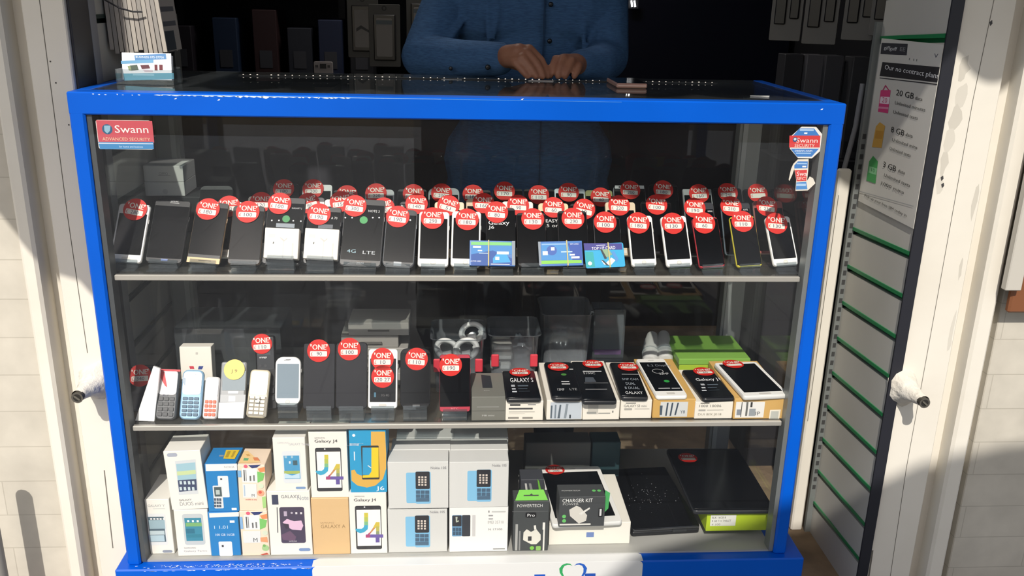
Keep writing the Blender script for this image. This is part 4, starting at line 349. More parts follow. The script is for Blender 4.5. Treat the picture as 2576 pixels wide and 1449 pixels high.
{'b':'box','lab':'middle box of the upper right stack of three,only its pale lid showing','cat':'box','loc':[0.0332,0.0695,0.5368],'rot':[0.0,0.0,0.0],'w':0.1328,'h':0.1152,'grp':'matching grey-white boxes printed with a blue keypad phone','d':0.055,'base':'d6d6d2'},
{'b':'box','lab':'rear box of the upper right stack of three,only its pale lid showing','cat':'box','loc':[0.0364,0.1265,0.5378],'rot':[0.0,0.0,0.0],'w':0.1328,'h':0.1152,'grp':'matching grey-white boxes printed with a blue keypad phone','d':0.055,'base':'d6d6d2'},
{'b':'box','lab':'dark grey charger box with a green hanging tab,front left of the tablet box','cat':'box','loc':[0.152,0.0144,0.4185],'rot':[0.0,0.0,0.0],'w':0.0814,'h':0.1308,'grp':'dark grey charger boxes in the bottom of the cabinet','d':0.05,'dec':[['F','t','POWERTECH',-0.0038,0.1194,0.0074,0.058,'e0e0dc'],['F','r',-0.0029,0.1043,0.0814,0.0011,'6a6c6c'],['F','r',-0.0009,0.095,0.0252,0.0137,'141414',0.15],['F','t','Pro',-0.0004,0.0945,0.0074,0.0168,'f0f0f0'],['F','p',[[-0.0165,0.0495],[-0.0093,0.0579],[0.0007,0.0506],[0.0128,0.0575],[0.0231,0.0431],[0.0236,0.0289],[0.014,0.0176],[0.0016,0.0179],[-0.0172,0.0296]],'e2dfd2'],['F','r',-0.0018,0.033,0.0084,0.0116,'3a3a3a'],['F','p',[[0.0064,0.0674],[0.0113,0.0682],[0.0128,0.0575],[0.0079,0.0561]],'e8e6dc'],['F','r',0.0307,0.0376,0.0037,0.0749,'e4e2da'],['F','r',0.0298,0.0657,0.0056,0.019,'eeece4'],['F','r',-0.0326,0.0371,0.0056,0.0696,'a8a8a4'],['F','r',-0.0251,0.0281,0.0037,0.0517,'8a8a88'],['F','c',0.0039,0.0079,0.0051,'7cc44a'],['F','r',0.0187,0.0071,0.0112,0.0116,'8cbc62',0.2]],'base':'474a4a','tab':1},
{'b':'box','lab':'dark grey charger box half hidden behind the one with the green hanging tab','cat':'box','loc':[0.1622,0.12,0.4083],'rot':[0.0,0.0,0.0],'w':0.0549,'h':0.135,'grp':'dark grey charger boxes in the bottom of the cabinet','d':0.05,'dec':[['F','p',[[-0.0178,0.125],[-0.0131,0.1249],[-0.0095,0.099],[-0.0143,0.0991]],'c8c8c4'],['F','p',[[-0.0083,0.1249],[-0.0026,0.1248],[0.0039,0.0988],[-0.0028,0.0989]],'8a8c8a'],['F','p',[[0.0123,0.1364],[0.0163,0.131],[0.0229,0.1029],[0.0171,0.103]],'6cb83a']],'base':'42444a'},
{'b':'box','lab':'large white tablet box lying flat in the bottom of the cabinet','cat':'box','loc':[0.2928,0.0365,0.4185],'rot':[0.0,0.0,0.0],'w':0.191,'h':0.0585,'grp':'flat device boxes in the bottom of the cabinet','d':0.22,'dec':[['F','r',0.0011,0.0259,0.0178,0.0128,'7088bc']],'base':'eeeade'},
{'b':'phone','lab':'white tablet with a dark screen lying on the large white tablet box','cat':'tablet','loc':[0.2832,0.0158,0.4884],'rot':[90.0,-3.2718,0.0],'w':0.1649,'h':0.2581,'st':[[-0.0363,0.244,'200',0]],'t':0.01,'body':'dcdcd8','face':'f4f3ee','scr':(0.07,0.1,0.1),'rad':0.009,'home':1},
{'b':'box','lab':'dark grey charger kit box leaning on the front edge of the tablet box','cat':'box','loc':[0.2662,0.0025,0.4894],'rot':[0.0,0.0,0.0],'w':0.1048,'h':0.0767,'grp':'dark grey charger boxes in the bottom of the cabinet','d':0.055,'dec':[['F','t','CHARGER KIT',-0.0113,0.0675,0.0095,0.0687,'f0f0ec'],['F','t','POWER',-0.0263,0.0585,0.0053,0.0361,'c0c0bc'],['F','p',[[-0.0293,0.0441],[-0.0134,0.0542],[-0.0041,0.0499],[0.0123,0.029],[0.0103,0.0144],[-0.0058,0.0074],[-0.0268,0.0275]],'d8d4ca'],['F','p',[[-0.007,0.0334],[0.0168,0.0496],[0.0179,0.0455],[-0.0014,0.0302]],'e4e2da'],['F','r',-0.0144,0.0055,0.0714,0.0042,'e0ded6'],['F','c',-0.0404,0.0267,0.0045,'6cc46a'],['F','c',-0.0399,0.0153,0.0045,'6cc46a'],['F','r',0.0426,0.0357,0.0099,0.0231,'181818',0.2],['F','r',0.0426,0.0363,0.0045,0.0179,'d8d8d8'],['T','t','POWERTECH',-0.0238,0.0261,0.0053,0.0416,'d8d8d4'],['T','c',0.0291,0.0248,0.0045,'6cc46a'],['T','c',0.041,0.0245,0.0045,'6cc46a']],'base':'464849','tab':2},
{'b':'laptop','lab':'closed black laptop lying between the tablet box and the lime green box','cat':'laptop','loc':[0.4818,0.0678,0.44],'rot':[90.0,-4.3415,0.0],'w':0.1676,'h':0.2841,'t':0.02},
{'b':'box','lab':'lime green box with a white label at the right of the cabinet floor','cat':'box','loc':[0.6539,0.049,0.4405],'rot':[0.0,0.0,0.0],'w':0.1635,'h':0.0518,'grp':'flat device boxes in the bottom of the cabinet','d':0.25,'dec':[['F','r',-0.0421,0.029,0.0612,0.0296,'e4e4d8'],['F','t','BLK 16GB 8',-0.0526,0.0367,0.0053,0.0325,'3a3a3a'],['F','t','8 GB T10 TABLET',-0.046,0.028,0.0053,0.0459,'5a5a54'],['F','t','4 100',-0.0585,0.0184,0.0053,0.021,'8a8a84']],'base':'b4cc30'},
{'b':'phone','lab':'large black tablet lying on the lime green box','cat':'tablet','loc':[0.632,0.036,0.5037],'rot':[90.0,0.5453,0.0],'w':0.1947,'h':0.301,'st':[[-0.0517,0.2478,'',0]],'t':0.01,'body':'2a2c2e','face':'0f1114','scr':(0.02,0.03,0.03),'rad':0.01},
{'b':'poster','lab':'white phone plan poster with pink,gold and green bag pictures on the slatted panel','cat':'poster','loc':[0.9405,0.1454,1.1903],'rot':[0.0,0.0,-90.0],'w':0.2869,'h':0.3751,'dec':[['F','p',[[-0.1397,0.3652],[-0.0174,0.3695],[-0.0149,0.3458],[-0.1377,0.3408]],'35343a'],['F','t','giffgaff',-0.0933,0.3547,0.0098,0.0618,'d8d8d8'],['F','t','EE',-0.0365,0.357,0.008,0.024,'8a8a8a'],['F','p',[[-0.1222,0.3244],[0.1272,0.3316],[0.1278,0.3018],[-0.1259,0.2933]],'2c2a2c'],['F','t','Our no contract plans',0.0118,0.3131,0.0133,0.2368,'e8e8e8'],['F','t','V',0.1063,0.3526,0.008,0.0154,'5a5a66'],['F','t','1 11',0.0155,0.3388,0.0044,0.0343,'6a6a6a'],['F','p',[[-0.1248,0.2899],[0.1287,0.2992],[0.1294,0.2969],[-0.1242,0.2882]],'2c2a2c'],['F','p',[[-0.1099,0.263],[-0.0626,0.2677],[-0.0594,0.2175],[-0.1081,0.2151]],'d6457c'],['F','p',[[-0.1053,0.2493],[-0.0616,0.253],[-0.0621,0.2373],[-0.1063,0.2341]],'f0dce4'],['F','t','20',-0.0837,0.2437,0.0115,0.024,'c03868'],['F','p',[[-0.1079,0.2267],[-0.0599,0.2306],[-0.0604,0.2262],[-0.1084,0.2222]],'e890b0'],['F','p',[[-0.1021,0.2637],[-0.0908,0.2771],[-0.0682,0.2671],[-0.0737,0.2666],[-0.0894,0.2729],[-0.0964,0.2643]],'b83a68'],['F','p',[[-0.091,0.1939],[-0.0635,0.1888],[-0.0649,0.1394],[-0.1119,0.1336],[-0.1072,0.1818]],'d6a750'],['F','p',[[-0.1043,0.1732],[-0.0655,0.1769],[-0.0674,0.1588],[-0.1044,0.1549]],'c89440'],['F','p',[[-0.0996,0.1154],[-0.0723,0.1073],[-0.0678,0.0567],[-0.1152,0.0547],[-0.1153,0.0997]],'4ea25c'],['F','p',[[-0.1098,0.0895],[-0.071,0.0911],[-0.0722,0.0762],[-0.1111,0.0743]],'8cc894'],['F','t','10',-0.0892,0.084,0.0089,0.0172,'2f7a40'],['F','t','20 GB',0.0045,0.266,0.0124,0.0789,'1c1c1c'],['F','t','data',0.066,0.2634,0.0071,0.0309,'3a3a3a'],['F','t','Unlimited minutes',0.033,0.244,0.0071,0.1338,'3a3a3a'],['F','t','Unlimited texts',0.0201,0.224,0.0071,0.1098,'3a3a3a'],['F','t','8 GB',-0.0018,0.1861,0.0124,0.0618,'1c1c1c'],['F','t','data',0.0507,0.1852,0.0071,0.0309,'3a3a3a'],['F','t','Unlimited mins',0.036,0.1652,0.0071,0.1132,'3a3a3a'],['F','t','Unlimited texts',0.0228,0.145,0.0071,0.0961,'3a3a3a'],['F','t','3 GB',-0.013,0.1063,0.0124,0.0618,'1c1c1c'],['F','t','data',0.0432,0.1054,0.0071,0.0309,'3a3a3a'],['F','t','Unlimited texts',0.0283,0.0841,0.0071,0.1201,'3a3a3a'],['F','t','1000 mins',0.0142,0.0645,0.0071,0.1064,'3a3a3a'],['F','p',[[-0.1421,0.0244],[0.1173,0.0468],[0.1162,0.0449],[-0.1436,0.0221]],'a8a8a6'],['F','t','Pick up your free SIM today in',-0.0093,0.0193,0.008,0.2059,'2a2a2a']]},
{'b':'card','lab':'blue and white business cards standing in the clear holder on the counter','cat':'business cards','loc':[-0.6575,0.172,1.4571],'rot':[12.0,0.0,0.0],'w':0.0992,'h':0.0544,'dec':[['F','p',[[-0.0243,0.0493],[0.039,0.0537],[0.0402,0.0425],[-0.0231,0.039]],'5a8cc0'],['F','t','BUSINESS 075 07700',0.0067,0.0459,0.0042,0.0563,'e8f0f8'],['F','p',[[-0.0518,0.0376],[0.0138,0.0412],[0.0136,0.0348],[-0.0512,0.0312]],'6aa4cc'],['F','p',[[-0.0346,0.0283],[-0.0194,0.0302],[-0.0165,0.0198],[-0.0318,0.018]],'4a5a4c'],['F','p',[[-0.0386,0.0275],[-0.033,0.0276],[-0.031,0.018],[-0.0365,0.0187]],'8a9a70'],['F','p',[[-0.013,0.0295],[0.0038,0.0306],[0.0068,0.0234],[-0.0101,0.0215]],'5c2a34'],['F','p',[[-0.0085,0.0208],[0.0123,0.0195],[0.0114,0.0163],[-0.0047,0.016]],'d8c4cc'],['F','r',0.0185,0.0253,0.006,0.0117,'6a2430'],['F','r',0.0285,0.0258,0.0068,0.0108,'6a2430'],['F','p',[[-0.048,0.0121],[0.0538,0.0146],[0.0543,0.0025],[-0.0469,-0.0024]],'58a4bc'],['F','r',-0.0072,0.0103,0.0427,0.0033,'90c4d8']],'base':'f2f3f6'},
{'b':'gsticker','lab':'red security sticker with a shield emblem in the upper left of the glass','cat':'sticker','loc':[-0.6536,-0.0004,1.342],'rot':[0.0,0.0,0.0],'w':0.1025,'h':0.0553,'dec':[['F','r',0.0018,0.0341,0.104,0.0415,'c8515c'],['F','p',[[-0.0512,0.0135],[0.0522,0.0148],[0.0516,0.001],[-0.0491,-0.0002]],'3f88c0'],['F','r',0.0005,0.0111,0.1025,0.0015,'e8ecf0'],['F','c',-0.0313,0.0379,0.0097,'2f5f80'],['F','p',[[-0.0365,0.0447],[-0.0246,0.0448],[-0.0265,0.035],[-0.0323,0.0296],[-0.0369,0.0349]],'8fb8cc'],['F','t','Swann',0.0138,0.0385,0.0144,0.0624,'f4f0ec'],['F','t','ADVANCED SECURITY',0.0021,0.0195,0.006,0.0891,'e8c8a8'],['F','t','for home and business',0.0095,0.0051,0.0038,0.0446,'c8e0f0']],'kind':'swann'},
{'b':'gsticker','lab':'octagonal blue and red security sticker in the upper right of the glass','cat':'sticker','loc':[0.6814,-0.0004,1.3399],'rot':[0.0,0.0,0.0],'w':0.0669,'h':0.0634,'dec':[['F','p',[[-0.0301,0.0452],[-0.0189,0.0596],[0.0111,0.06],[0.0236,0.0459]],'3f7fc8'],['F','p',[[-0.0374,0.0451],[0.026,0.0459],[0.0275,0.022],[-0.0354,0.0213]],'da3c3c'],['F','p',[[-0.0318,0.0189],[0.0262,0.0196],[0.0135,0.0034],[-0.0168,0.003]],'3f7fc8'],['F','r',-0.0035,0.0566,0.0285,0.0032,'b8d4f0'],['F','r',-0.0048,0.0503,0.0065,0.0032,'f0f4f8'],['F','t','Swann',-0.0005,0.036,0.0096,0.044,'f4f0ec'],['F','t','SECURITY',-0.0041,0.0256,0.0064,0.0408,'f4e8d8'],['F','c',-0.0251,0.0373,0.0048,'2f4f80'],['F','c',-0.0252,0.0381,0.0028,'d8e0e8'],['F','t','swann.com',-0.0051,0.0144,0.004,0.0359,'e4eef8'],['F','r',-0.0045,0.01,0.031,0.0024,'a8ccf0']],'kind':'octa'},
{'b':'gsticker','lab':'torn remains of an octagonal sticker just below the whole octagonal one','cat':'sticker','loc':[0.6845,-0.0004,1.2731],'rot':[0.0,0.0,0.0],'w':0.052,'h':0.0657,'dec':[['F','p',[[-0.0234,0.0521],[-0.017,0.0602],[0.0035,0.0604],[0.0045,0.0467],[-0.0226,0.0456]],'3f7fc8'],['F','p',[[-0.0214,0.0423],[0.004,0.0434],[0.0053,0.0206],[-0.0144,0.0196]],'da3c3c'],['F','p',[[-0.015,0.0171],[0.0055,0.019],[0.01,0.0034],[-0.014,0.0023]],'4f8fd0'],['F','r',-0.0044,0.0123,0.0198,0.0049,'b0d0f0'],['F','t','Swa',-0.0056,0.0352,0.009,0.0214,'f4f0ec'],['F','t','SEC',-0.0061,0.0254,0.0066,0.0181,'f4e8d8'],['F','r',-0.0026,0.0499,0.0082,0.0033,'f0f4f8'],['F','r',-0.0083,0.0559,0.0214,0.0025,'a8ccf0']],'kind':'torn','out':[[[-0.0255,0.0552],[-0.0175,0.0642],[0.0045,0.0653],[0.005,0.0612],[0.0066,0.0426],[0.0069,0.0206],[0.0115,0.0296],[0.0186,0.0264],[0.0249,0.0158],[0.0111,0.0009],[-0.0146,-0.0002],[-0.0157,0.0228],[-0.0225,0.0447],[-0.0252,0.0325],[-0.0295,0.0202],[-0.0314,0.0227],[-0.0291,0.0447]]]},
]

# ------------------------------------------------------------------ printed decoration
def decorate(mb, dec, h=0, y0=-.0002, step=5e-5):
    y = y0; ztop = h+.0002
    TOP = Matrix(((1,0,0,0),(0,0,1,0),(0,-1,0,0),(0,0,0,1)))   # (x,-n,v) -> lies on the lid
    for o in dec:
        f, k = o[0], o[1]
        sub = mb if f == 'F' else MB()
        if k == 'r':
            cx, cz, w, hh, c = o[2:7]; r = o[7]*w if len(o) > 7 else 0
            if r: sub.poly([(x+cx, z+cz-hh/2) for x, z in rrect(w, hh, min(r, hh/2))], y, col(c))
            else: sub.poly([(cx-w/2, cz-hh/2), (cx+w/2, cz-hh/2), (cx+w/2, cz+hh/2), (cx-w/2, cz+hh/2)], y, col(c))
        elif k == 'p': sub.poly(o[2], y, col(o[3]))
        elif k == 'c': sub.disc(o[2], o[3], o[4], y, col(o[5]), 20)
        elif k == 't': sub.text(o[2], o[3], o[4], o[5], o[6], y, col(o[7]))
        elif k == 'tv': sub.text(o[2], o[3], o[4], o[6], o[5], y, col(o[7]), R(90))
        if f == 'T':
            for vs_i, v in enumerate(sub.v): sub.v[vs_i] = (v[0], v[2], ztop-(v[1]))
            base = len(mb.v); mb.v += sub.v
            for ff, mi, sm in zip(sub.f, sub.mi, sub.sm):
                mb.f.append(tuple(i+base for i in ff)); mb.mi.append(mb.m(sub.mats[mi])); mb.sm.append(sm)
        y -= step
# ------------------------------------------------------------------ stickers
RED, CREAM, INK = col('cc1f16', .5, 0, .3), col('e6e0d4', .5), col('3a2a52', .5)
def sticker(parent, u, v, price='', rot=0, y=-.0032, r=.0246):
    mb = MB()
    if price == 'Y':
        mb.plate(2*r, 2*r, r, 0, .0004, .0001, col('eccf6c', .5), z0=-r, n=8)
        mb.text('J 9', 0, -.004, .009, .013, -.0003, col('7a6a40'))
    else:
        mb.plate(2*r, 2*r, r, 0, .0004, .0001, RED, z0=-r, n=8)
        mb.text('ONE', .0012, .0078, .0115, .0295, -.0003, CREAM, bold=True)
        mb.text("'", -.0165, .0115, .005, .0028, -.0003, CREAM); mb.text("'", .0178, .0115, .005, .0028, -.0003, CREAM)
        mb.poly([(x, z-.0125) for x, z in rrect(.0365, .0115, .002, 3)], -.0003, CREAM)
        mb.text('£', -.0148, -.0067, .0078, .0042, -.0004, RED)
        if price: mb.text(price, .0015, -.0067, .0082, .0056*len(price), -.0004, INK)
    o = mb.build('price_sticker', parent)
    o.matrix_local = Matrix.Translation((u, y, v)) @ Matrix.Rotation(R(rot), 4, 'Y')
    o['label'] = 'round yellow handwritten price sticker' if price == 'Y' else 'round red price sticker with white box'
    return o
STANDS = []
def make_phone(d):
    M = frame(d['loc'], d['rot']); w, h = d['w'], d['h']; t = d.get('t', .008); rad = d.get('rad', .007)
    flat = d['rot'][0] > 80
    root = empty('tablet' if d['cat'] == 'tablet' else 'smartphone', d['lab'], d['cat'], d.get('grp'), M)
    bc = col(d['body'], .35, .25 if d['body'][0] in '89abc' else 0)
    mb = MB(); mb.plate(w, h, rad, 0, t, min(.0016, t*.25), bc); mb.build('body', root)
    fc = col(d['face'], .3, spec=.35)
    rim = .0032 if d.get('rim') else .0009
    mb = MB(); mb.plate(w-2*rim, h-2*rim, max(rad-rim, .001), -.0006, .0004, .0003, fc, z0=rim)
    scr = d.get('scr', (.06, .14, .13)); tgt = mb
    if d.get('scr', 1) is None: decorate(mb, d.get('dec', []), y0=-.0008)
    fp = mb.build('front_panel', root)
    if d.get('scr', 1) is not None:
        ms, mt, mbm = scr; sw = w*(1-2*ms); sh = h*(1-mt-mbm)
        mb = MB(); mb.plate(sw, sh, .0012, -.0009, -.0004, .0002, col(d['scol'], .15, spec=.6) if 'scol' in d else SCREEN, z0=h*mbm, n=2)
        decorate(mb, [o for o in d.get('dec', []) if o[1] != 'ring'], y0=-.0011)
        if any(o[1] == 'ring' for o in d.get('dec', [])): mb.ring(0, h*.63, .0120, .0132, -.0022, col('d8d8d8'))
        mb.build('screen', root)
        if d['face'] > 'b':
            mb = MB(); mb.plate(w*.2, .0016, .0008, -.0009, -.0005, .0001, col('6a6a6a'), z0=h*(1-mt*.45), n=3); mb.build('earpiece', fp)
            if mbm > .09 and not d.get('home'): mb = MB(); mb.plate(w*.26, h*mbm*.42, .002, -.0009, -.0005, .0001, col('d4d0c8', .3), z0=h*mbm*.3, n=3); mb.build('home_button', fp)
    if d.get('home'):
        mbm = scr[2]; r0 = min(w*.085, h*mbm*.36)
        mb = MB(); mb.plate(2*r0, 2*r0, r0, -.0009, -.0004, .0001, col('e6e2d8', .25), z0=h*mbm*.5-r0, n=8); mb.ring(0, h*mbm*.5, r0*.86, r0, -.00095, col('b8b4aa')); mb.build('home_button', fp)
    if d['cat'] == 'smartphone' and not flat:
        mb = MB(); mb.box(w/2-.0004, t*.35, h*.68, w/2+.0007, t*.65, h*.75, bc); mb.build('side_button', root)
    for st in d.get('st', []):
        sticker(root, st[0], st[1], st[2], -st[3], r=.0246)
    if d.get('stand') and d['loc'][1] < .075: STANDS.append((d, M, t))
    return root
def make_keyphone(d):
    M = frame(d['loc'], d['rot']); w, h = d['w'], d['h']; t = .013; rad = d.get('rad', .009)
    root = empty('keypad_phone', d['lab'], d['cat'], d.get('grp'), M)
    bc = col(d['base'], .4)
    mb = MB(); mb.plate(w, h, rad, 0, t, .003, bc); mb.build('body', root)
    frac, tc = d['top']; mb = MB()
    if tc:
        mb.plate(w*.88, h*frac*.9, rad*.7, -.0008, .0006, .0004, col(tc, .3), z0=h*(1-frac*.97))
    else: mb.plate(w*.86, h*.42, rad*.6, -.0006, .0006, .0003, col('2c2f33' if d['base'] < '5' else '80868a', .25), z0=h*.54)
    decorate(mb, d.get('dec', []), y0=-.001); mb.build('screen_panel', root)
    k = d.get('keys'); mb = MB()
    if not k and frac: k = ((0,0),(0,0),(0,0),(0,0),3,4,'3c3f42')
    if k:
        nx, nz, kc = k[4:]; kw = w*.8/nx; kh = h*(.40 if frac else .3)/nz; z0 = h*.07 if frac else h*.12
        for i in range(nx):
            for j in range(nz):
                mb.plate(kw*.84, kh*.74, .0012, -.0022, .0005, .0005, col(kc, .4), z0=z0+j*kh, x0=(i-(nx-1)/2)*kw, n=2)
        mb.build('keypad', root)
    for st in d.get('st', []): sticker(root, st[0], st[1], st[2], -st[3], y=-.0028, r=.0225)
    return root
def make_box(d):
    M = frame(d['loc'], d['rot']); w, h, dp = d['w'], d['h'], d.get('d', .08)
    base = col(d.get('base', 'e8e4d8'), .5, spec=.3)
    nm = 'earphone_box' if 'earphone' in d['lab'] else 'charger_box' if 'charger' in d['lab'] else 'phone_box' if 'phone' in d['lab'] or 'patterned' in d['lab'] or 'keypad' in d['lab'] else 'retail_box'
    root = empty(nm, d['lab'], d['cat'], d.get('grp'), M)
    mb = MB(); gap = .0006; lidh = min(.02, h*.3)
    mb.box(-w/2, 0, 0, w/2, dp, h, base, b=.0009)
    decorate(mb, d.get('dec', []), h); mb.build('carton', root)
    tab = d.get('tab')
    if tab == 1:
        mb = MB(); M2 = Matrix.Translation((0, .004, h-.0005)) @ Matrix.Rotation(R(-28), 4, 'X')
        mb.prism([(-w*.46, 0), (w*.46, 0), (w*.34, .024), (-w*.34, .024)], -.0004, .0004, col('68bc32', .45), M=M2)
        mb.poly([(-w*.22, .010), (w*.2, .010), (w*.2, .0125), (w*.04, .0125), (0, .016), (-w*.05, .0125), (-w*.22, .0125)], -.0007, col('141414'), M=M2)
        mb.build('hanging_tab', root)['label'] = 'green hanging tab with a dark slot'
    if tab == 2:
        mb = MB(); mb.prism([(w/2+.0005, h*.35), (w/2+.010, h*.5), (w/2+.012, h*1.02), (w/2+.0005, h*1.12)], .012, .0128, col('4fae62', .45)); mb.build('hanging_tab', root)['label'] = 'green hanging tab'
    if d.get('stand') and d['loc'][1] < .06: STANDS.append((d, M, dp))
    return root
def make_pack(d):
    M = frame(d['loc'], d['rot']); w, h, t = d['w'], d['h'], d['t']
    root = empty('card_pack', d['lab'], d['cat'], d.get('grp'), M)
    mb = MB(); mb.plate(w, h, d.get('rad', .0008), 0, t, .0004, col(d['base'], .25)); decorate(mb, d['dec'], y0=-.0003); mb.build('printed_card', root)
    ux = d['bandu']; mb = MB(); mb.box(ux-.0012, -.0032, -.0006, ux+.0012, t+.0006, h+.0006, col('c8b878', .5)); mb.build('rubber_band', root)
    return root
def make_earcase(d):
    M = frame(d['loc'], d['rot']); w, h, t = d['w'], d['h'], d['d']
    root = empty('earbud_case', d['lab'], d['cat'], None, M); wm = col('f2f1ec', .2, coat=.4)
    mb = MB(); mb.plate(w, h*.74, w*.3, 0, t, .006, wm, n=8); mb.build('case_body', root)
    mb = MB(); mb.plate(w*1.0, h*.30, w*.3, -.0006, t+.0006, .0062, wm, z0=h*.70, n=8); mb.build('lid', root)
    mb = MB(); mb.prism([(-w*.16, h*.71), (w*.16, h*.71), (w*.02, h*.63), (-w*.02, h*.63)], -.0012, -.0002, col('b8bab4')); mb.build('hinge_notch', root)
    return root
def make_prism(d):
    M = frame(d['loc'], d['rot']); mb = MB(); P_ = d['dec'][0][2]
    mb.prism(P_, 0, .008, col('f4f4f2', .3)); o = mb.build('folded_card', None, M); return tag(o, d['lab'], 'card')
def make_laptop(d):
    M = frame(d['loc'], d['rot']); w, h = d['w'], d['h']
    root = empty('laptop', d['lab'], 'laptop', None, M); bl = col('0d0e10', .14, coat=.4)
    mb = MB(); mb.plate(w, h, .006, .009, .0195, .001, col('17181a', .35)); mb.build('base', root)
    mb = MB(); mb.plate(w, h, .006, 0, .0085, .001, bl)
    r2 = random.Random(3)
    for i in range(60): mb.disc(r2.gauss(0, w*.2), h*.5+r2.gauss(0, h*.12), r2.uniform(.0003, .0012), -.0002, col('c8c8c8'), 5)
    mb.build('lid', root)
    mb = MB(); mb.box(-w*.48, .002, -.0012, w*.48, .0045, 0, col('5a5c5e', .3, .6)); mb.box(w*.1, .006, -.003, w*.3, .012, 0, col('4a4c4e', .3, .6)); mb.build('hinge_strip', root)
    return root
def make_poster(d):
    M = frame(d['loc'], d['rot']); w, h = d['w'], d['h']
    mb = MB(); mb.box(-w/2, 0, 0, w/2-.0155, .003, h, col('cfccc4', .5)); decorate(mb, d['dec'], step=3e-5)
    return tag(mb.build('poster', None, M), d['lab'], d['cat'])
def make_card(d):
    M = frame(d['loc'], d['rot']); w, h = d['w'], d['h']
    root = empty('business_card_stack', d['lab'], d['cat'], None, M)
    mb = MB(); mb.box(-w/2, 0, 0, w/2, .0006, h, col(d['base'], .4)); decorate(mb, d['dec'], step=2e-5); mb.build('front_card', root)
    mb = MB(); mb.box(-w/2, .0012, .0003, w/2, .012, h-.004, col('e4e6ea', .5)); mb.build('card_block', root)
    return root
def make_gsticker(d):
    M = frame(d['loc'], d['rot']); w, h = d['w'], d['h']; mb = MB(); wm = col('f0ece4', .5)
    y0, y1 = -.0003, .0003
    if d['kind'] == 'swann': mb.prism([(x, z) for x, z in rrect(w, h, .004)], y0, y1, wm)
    elif d['kind'] == 'octa':
        a, b = .29, .30
        mb.prism([(-w*.5+w*a*0+0, h*b), (-w*.5+w*a*.98, 0), (w*.5-w*a*.98, 0), (w*.5, h*b), (w*.5, h*(1-b)), (w*.5-w*a*.98, h), (-w*.5+w*a*.98, h), (-w*.5, h*(1-b))], y0, y1, wm)
    else:
        for o in d['out']: mb.prism(o, y0, y1, col('ece4d4', .6))
    decorate(mb, d['dec'], y0=-.00035, step=2e-5)
    return tag(mb.build('security_sticker', None, M), d['lab'], d['cat'])
MAKE = dict(phone=make_phone, keyphone=make_keyphone, box=make_box, pack=make_pack, earcase=make_earcase, prism=make_prism, laptop=make_laptop, poster=make_poster, card=make_card, gsticker=make_gsticker)
for d in ITEMS: MAKE[d['b']](d)
# acrylic stands under the front rows
for d, M, t in STANDS:
    w, h = d['w'], d['h']; x, y, z = d['loc']; sh = SH1 if z > 1 else SH2
    tilt = R(d['rot'][0]); ws = w*.78; mb = MB()
    mb.box(-ws/2, t+.0008, -.003, ws/2, t+.003, h*.55, ACRYLIC, M)
    mb.box(-ws/2, -.0045, -.0032, ws/2, t+.003, -.0009, ACRYLIC, M)
    mb.box(-ws/2, -.0045, -.0032, ws/2, -.0026, .006, ACRYLIC, M)
    zt = z-.003-t*math.sin(tilt)-.0022
    if sh == SH2 or z-sh > .02:   # block-like riser
        mb.box(x-ws/2, y-.003, sh+.0005, x+ws/2, y-.001, z-.003, ACRYLIC); mb.box(x-ws/2, y-.003, sh+.0005, x+ws/2, y+.07, sh+.0025, ACRYLIC); mb.box(x-ws/2, y-.003, zt-.002, x+ws/2, y+.012, zt, ACRYLIC)
    else:
        mb.box(x-ws/2, y-.022, sh+.0003, x+ws/2, y+.06, sh+.0023, ACRYLIC); mb.box(x-ws/2, y-.0035, sh+.0023, x+ws/2, y-.0015, z-.003, ACRYLIC)
    nm = d['lab'].split(',')[0]
    o = mb.build('phone_stand'); tag(o, ('clear acrylic stand holding the '+nm)[:120], 'phone stand', 'clear acrylic stands on the '+('top' if sh == SH1 else 'middle')+' shelf')
    ws_ = o['label'].split()
    if len(ws_) > 16: o['label'] = ' '.join(ws_[:16])
# ------------------------------------------------------------------ the display cabinet
root = empty('display_cabinet', 'blue painted glass-fronted display cabinet filled with phones and boxes', 'display cabinet', None, Matrix.Translation((0, .24, FLOOR)))
def part(mb, name, parent=root, label=None):
    o = mb.build(name); o.parent = parent; o.matrix_parent_inverse = parent.matrix_world.inverted()
    if label: o['label'] = label
    return o
bpy.context.view_layer.update()
XL, XR = -.7207, .7203
b = MB()
b.box(-.75, -.008, 1.4075, .75, .036, ZT, BLUE, b=.0025)                 # top front rail
chip = col('dfe6ee', .4)
r3 = random.Random(11)
for x0_, x1_, hh in ((-.575, -.30, .0011), (-.30, -.05, .0008), (-.05, .30, .0005)):   # pale line painting the highlight along the rail's top edge
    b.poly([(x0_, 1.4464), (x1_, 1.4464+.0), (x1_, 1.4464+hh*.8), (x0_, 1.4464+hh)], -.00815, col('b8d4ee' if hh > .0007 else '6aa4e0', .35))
for i in range(46):                                                       # worn paint chips, also painting in the rim highlight
    x = -.70+i*.0105+r3.uniform(-.004, .004); wv = r3.uniform(.002, .009) if i > 8 else r3.uniform(.001, .003)
    if i in (3, 6, 9, 10): continue
    zz = 1.4462+r3.uniform(-.0006, .0004); hh = r3.uniform(.0006, .0016)*(2.2 if 24 < i < 31 else 1)
    b.poly([(x-wv, zz), (x-wv*.3, zz+hh*.6), (x+wv*.5, zz+hh*.4), (x+wv, zz), (x+wv*.2, zz-hh), (x-wv*.5, zz-hh*.5)], -.0083, chip)
for x, zz in ((.106, 1.449), (.70, 1.4385), (-.55, 1.440), (-.47, 1.439)): b.poly([(x-.003, zz-.001), (x+.001, zz-.001), (x+.003, zz+.0015), (x, zz+.0012)], -.0083, chip)
part(b, 'top_rail')
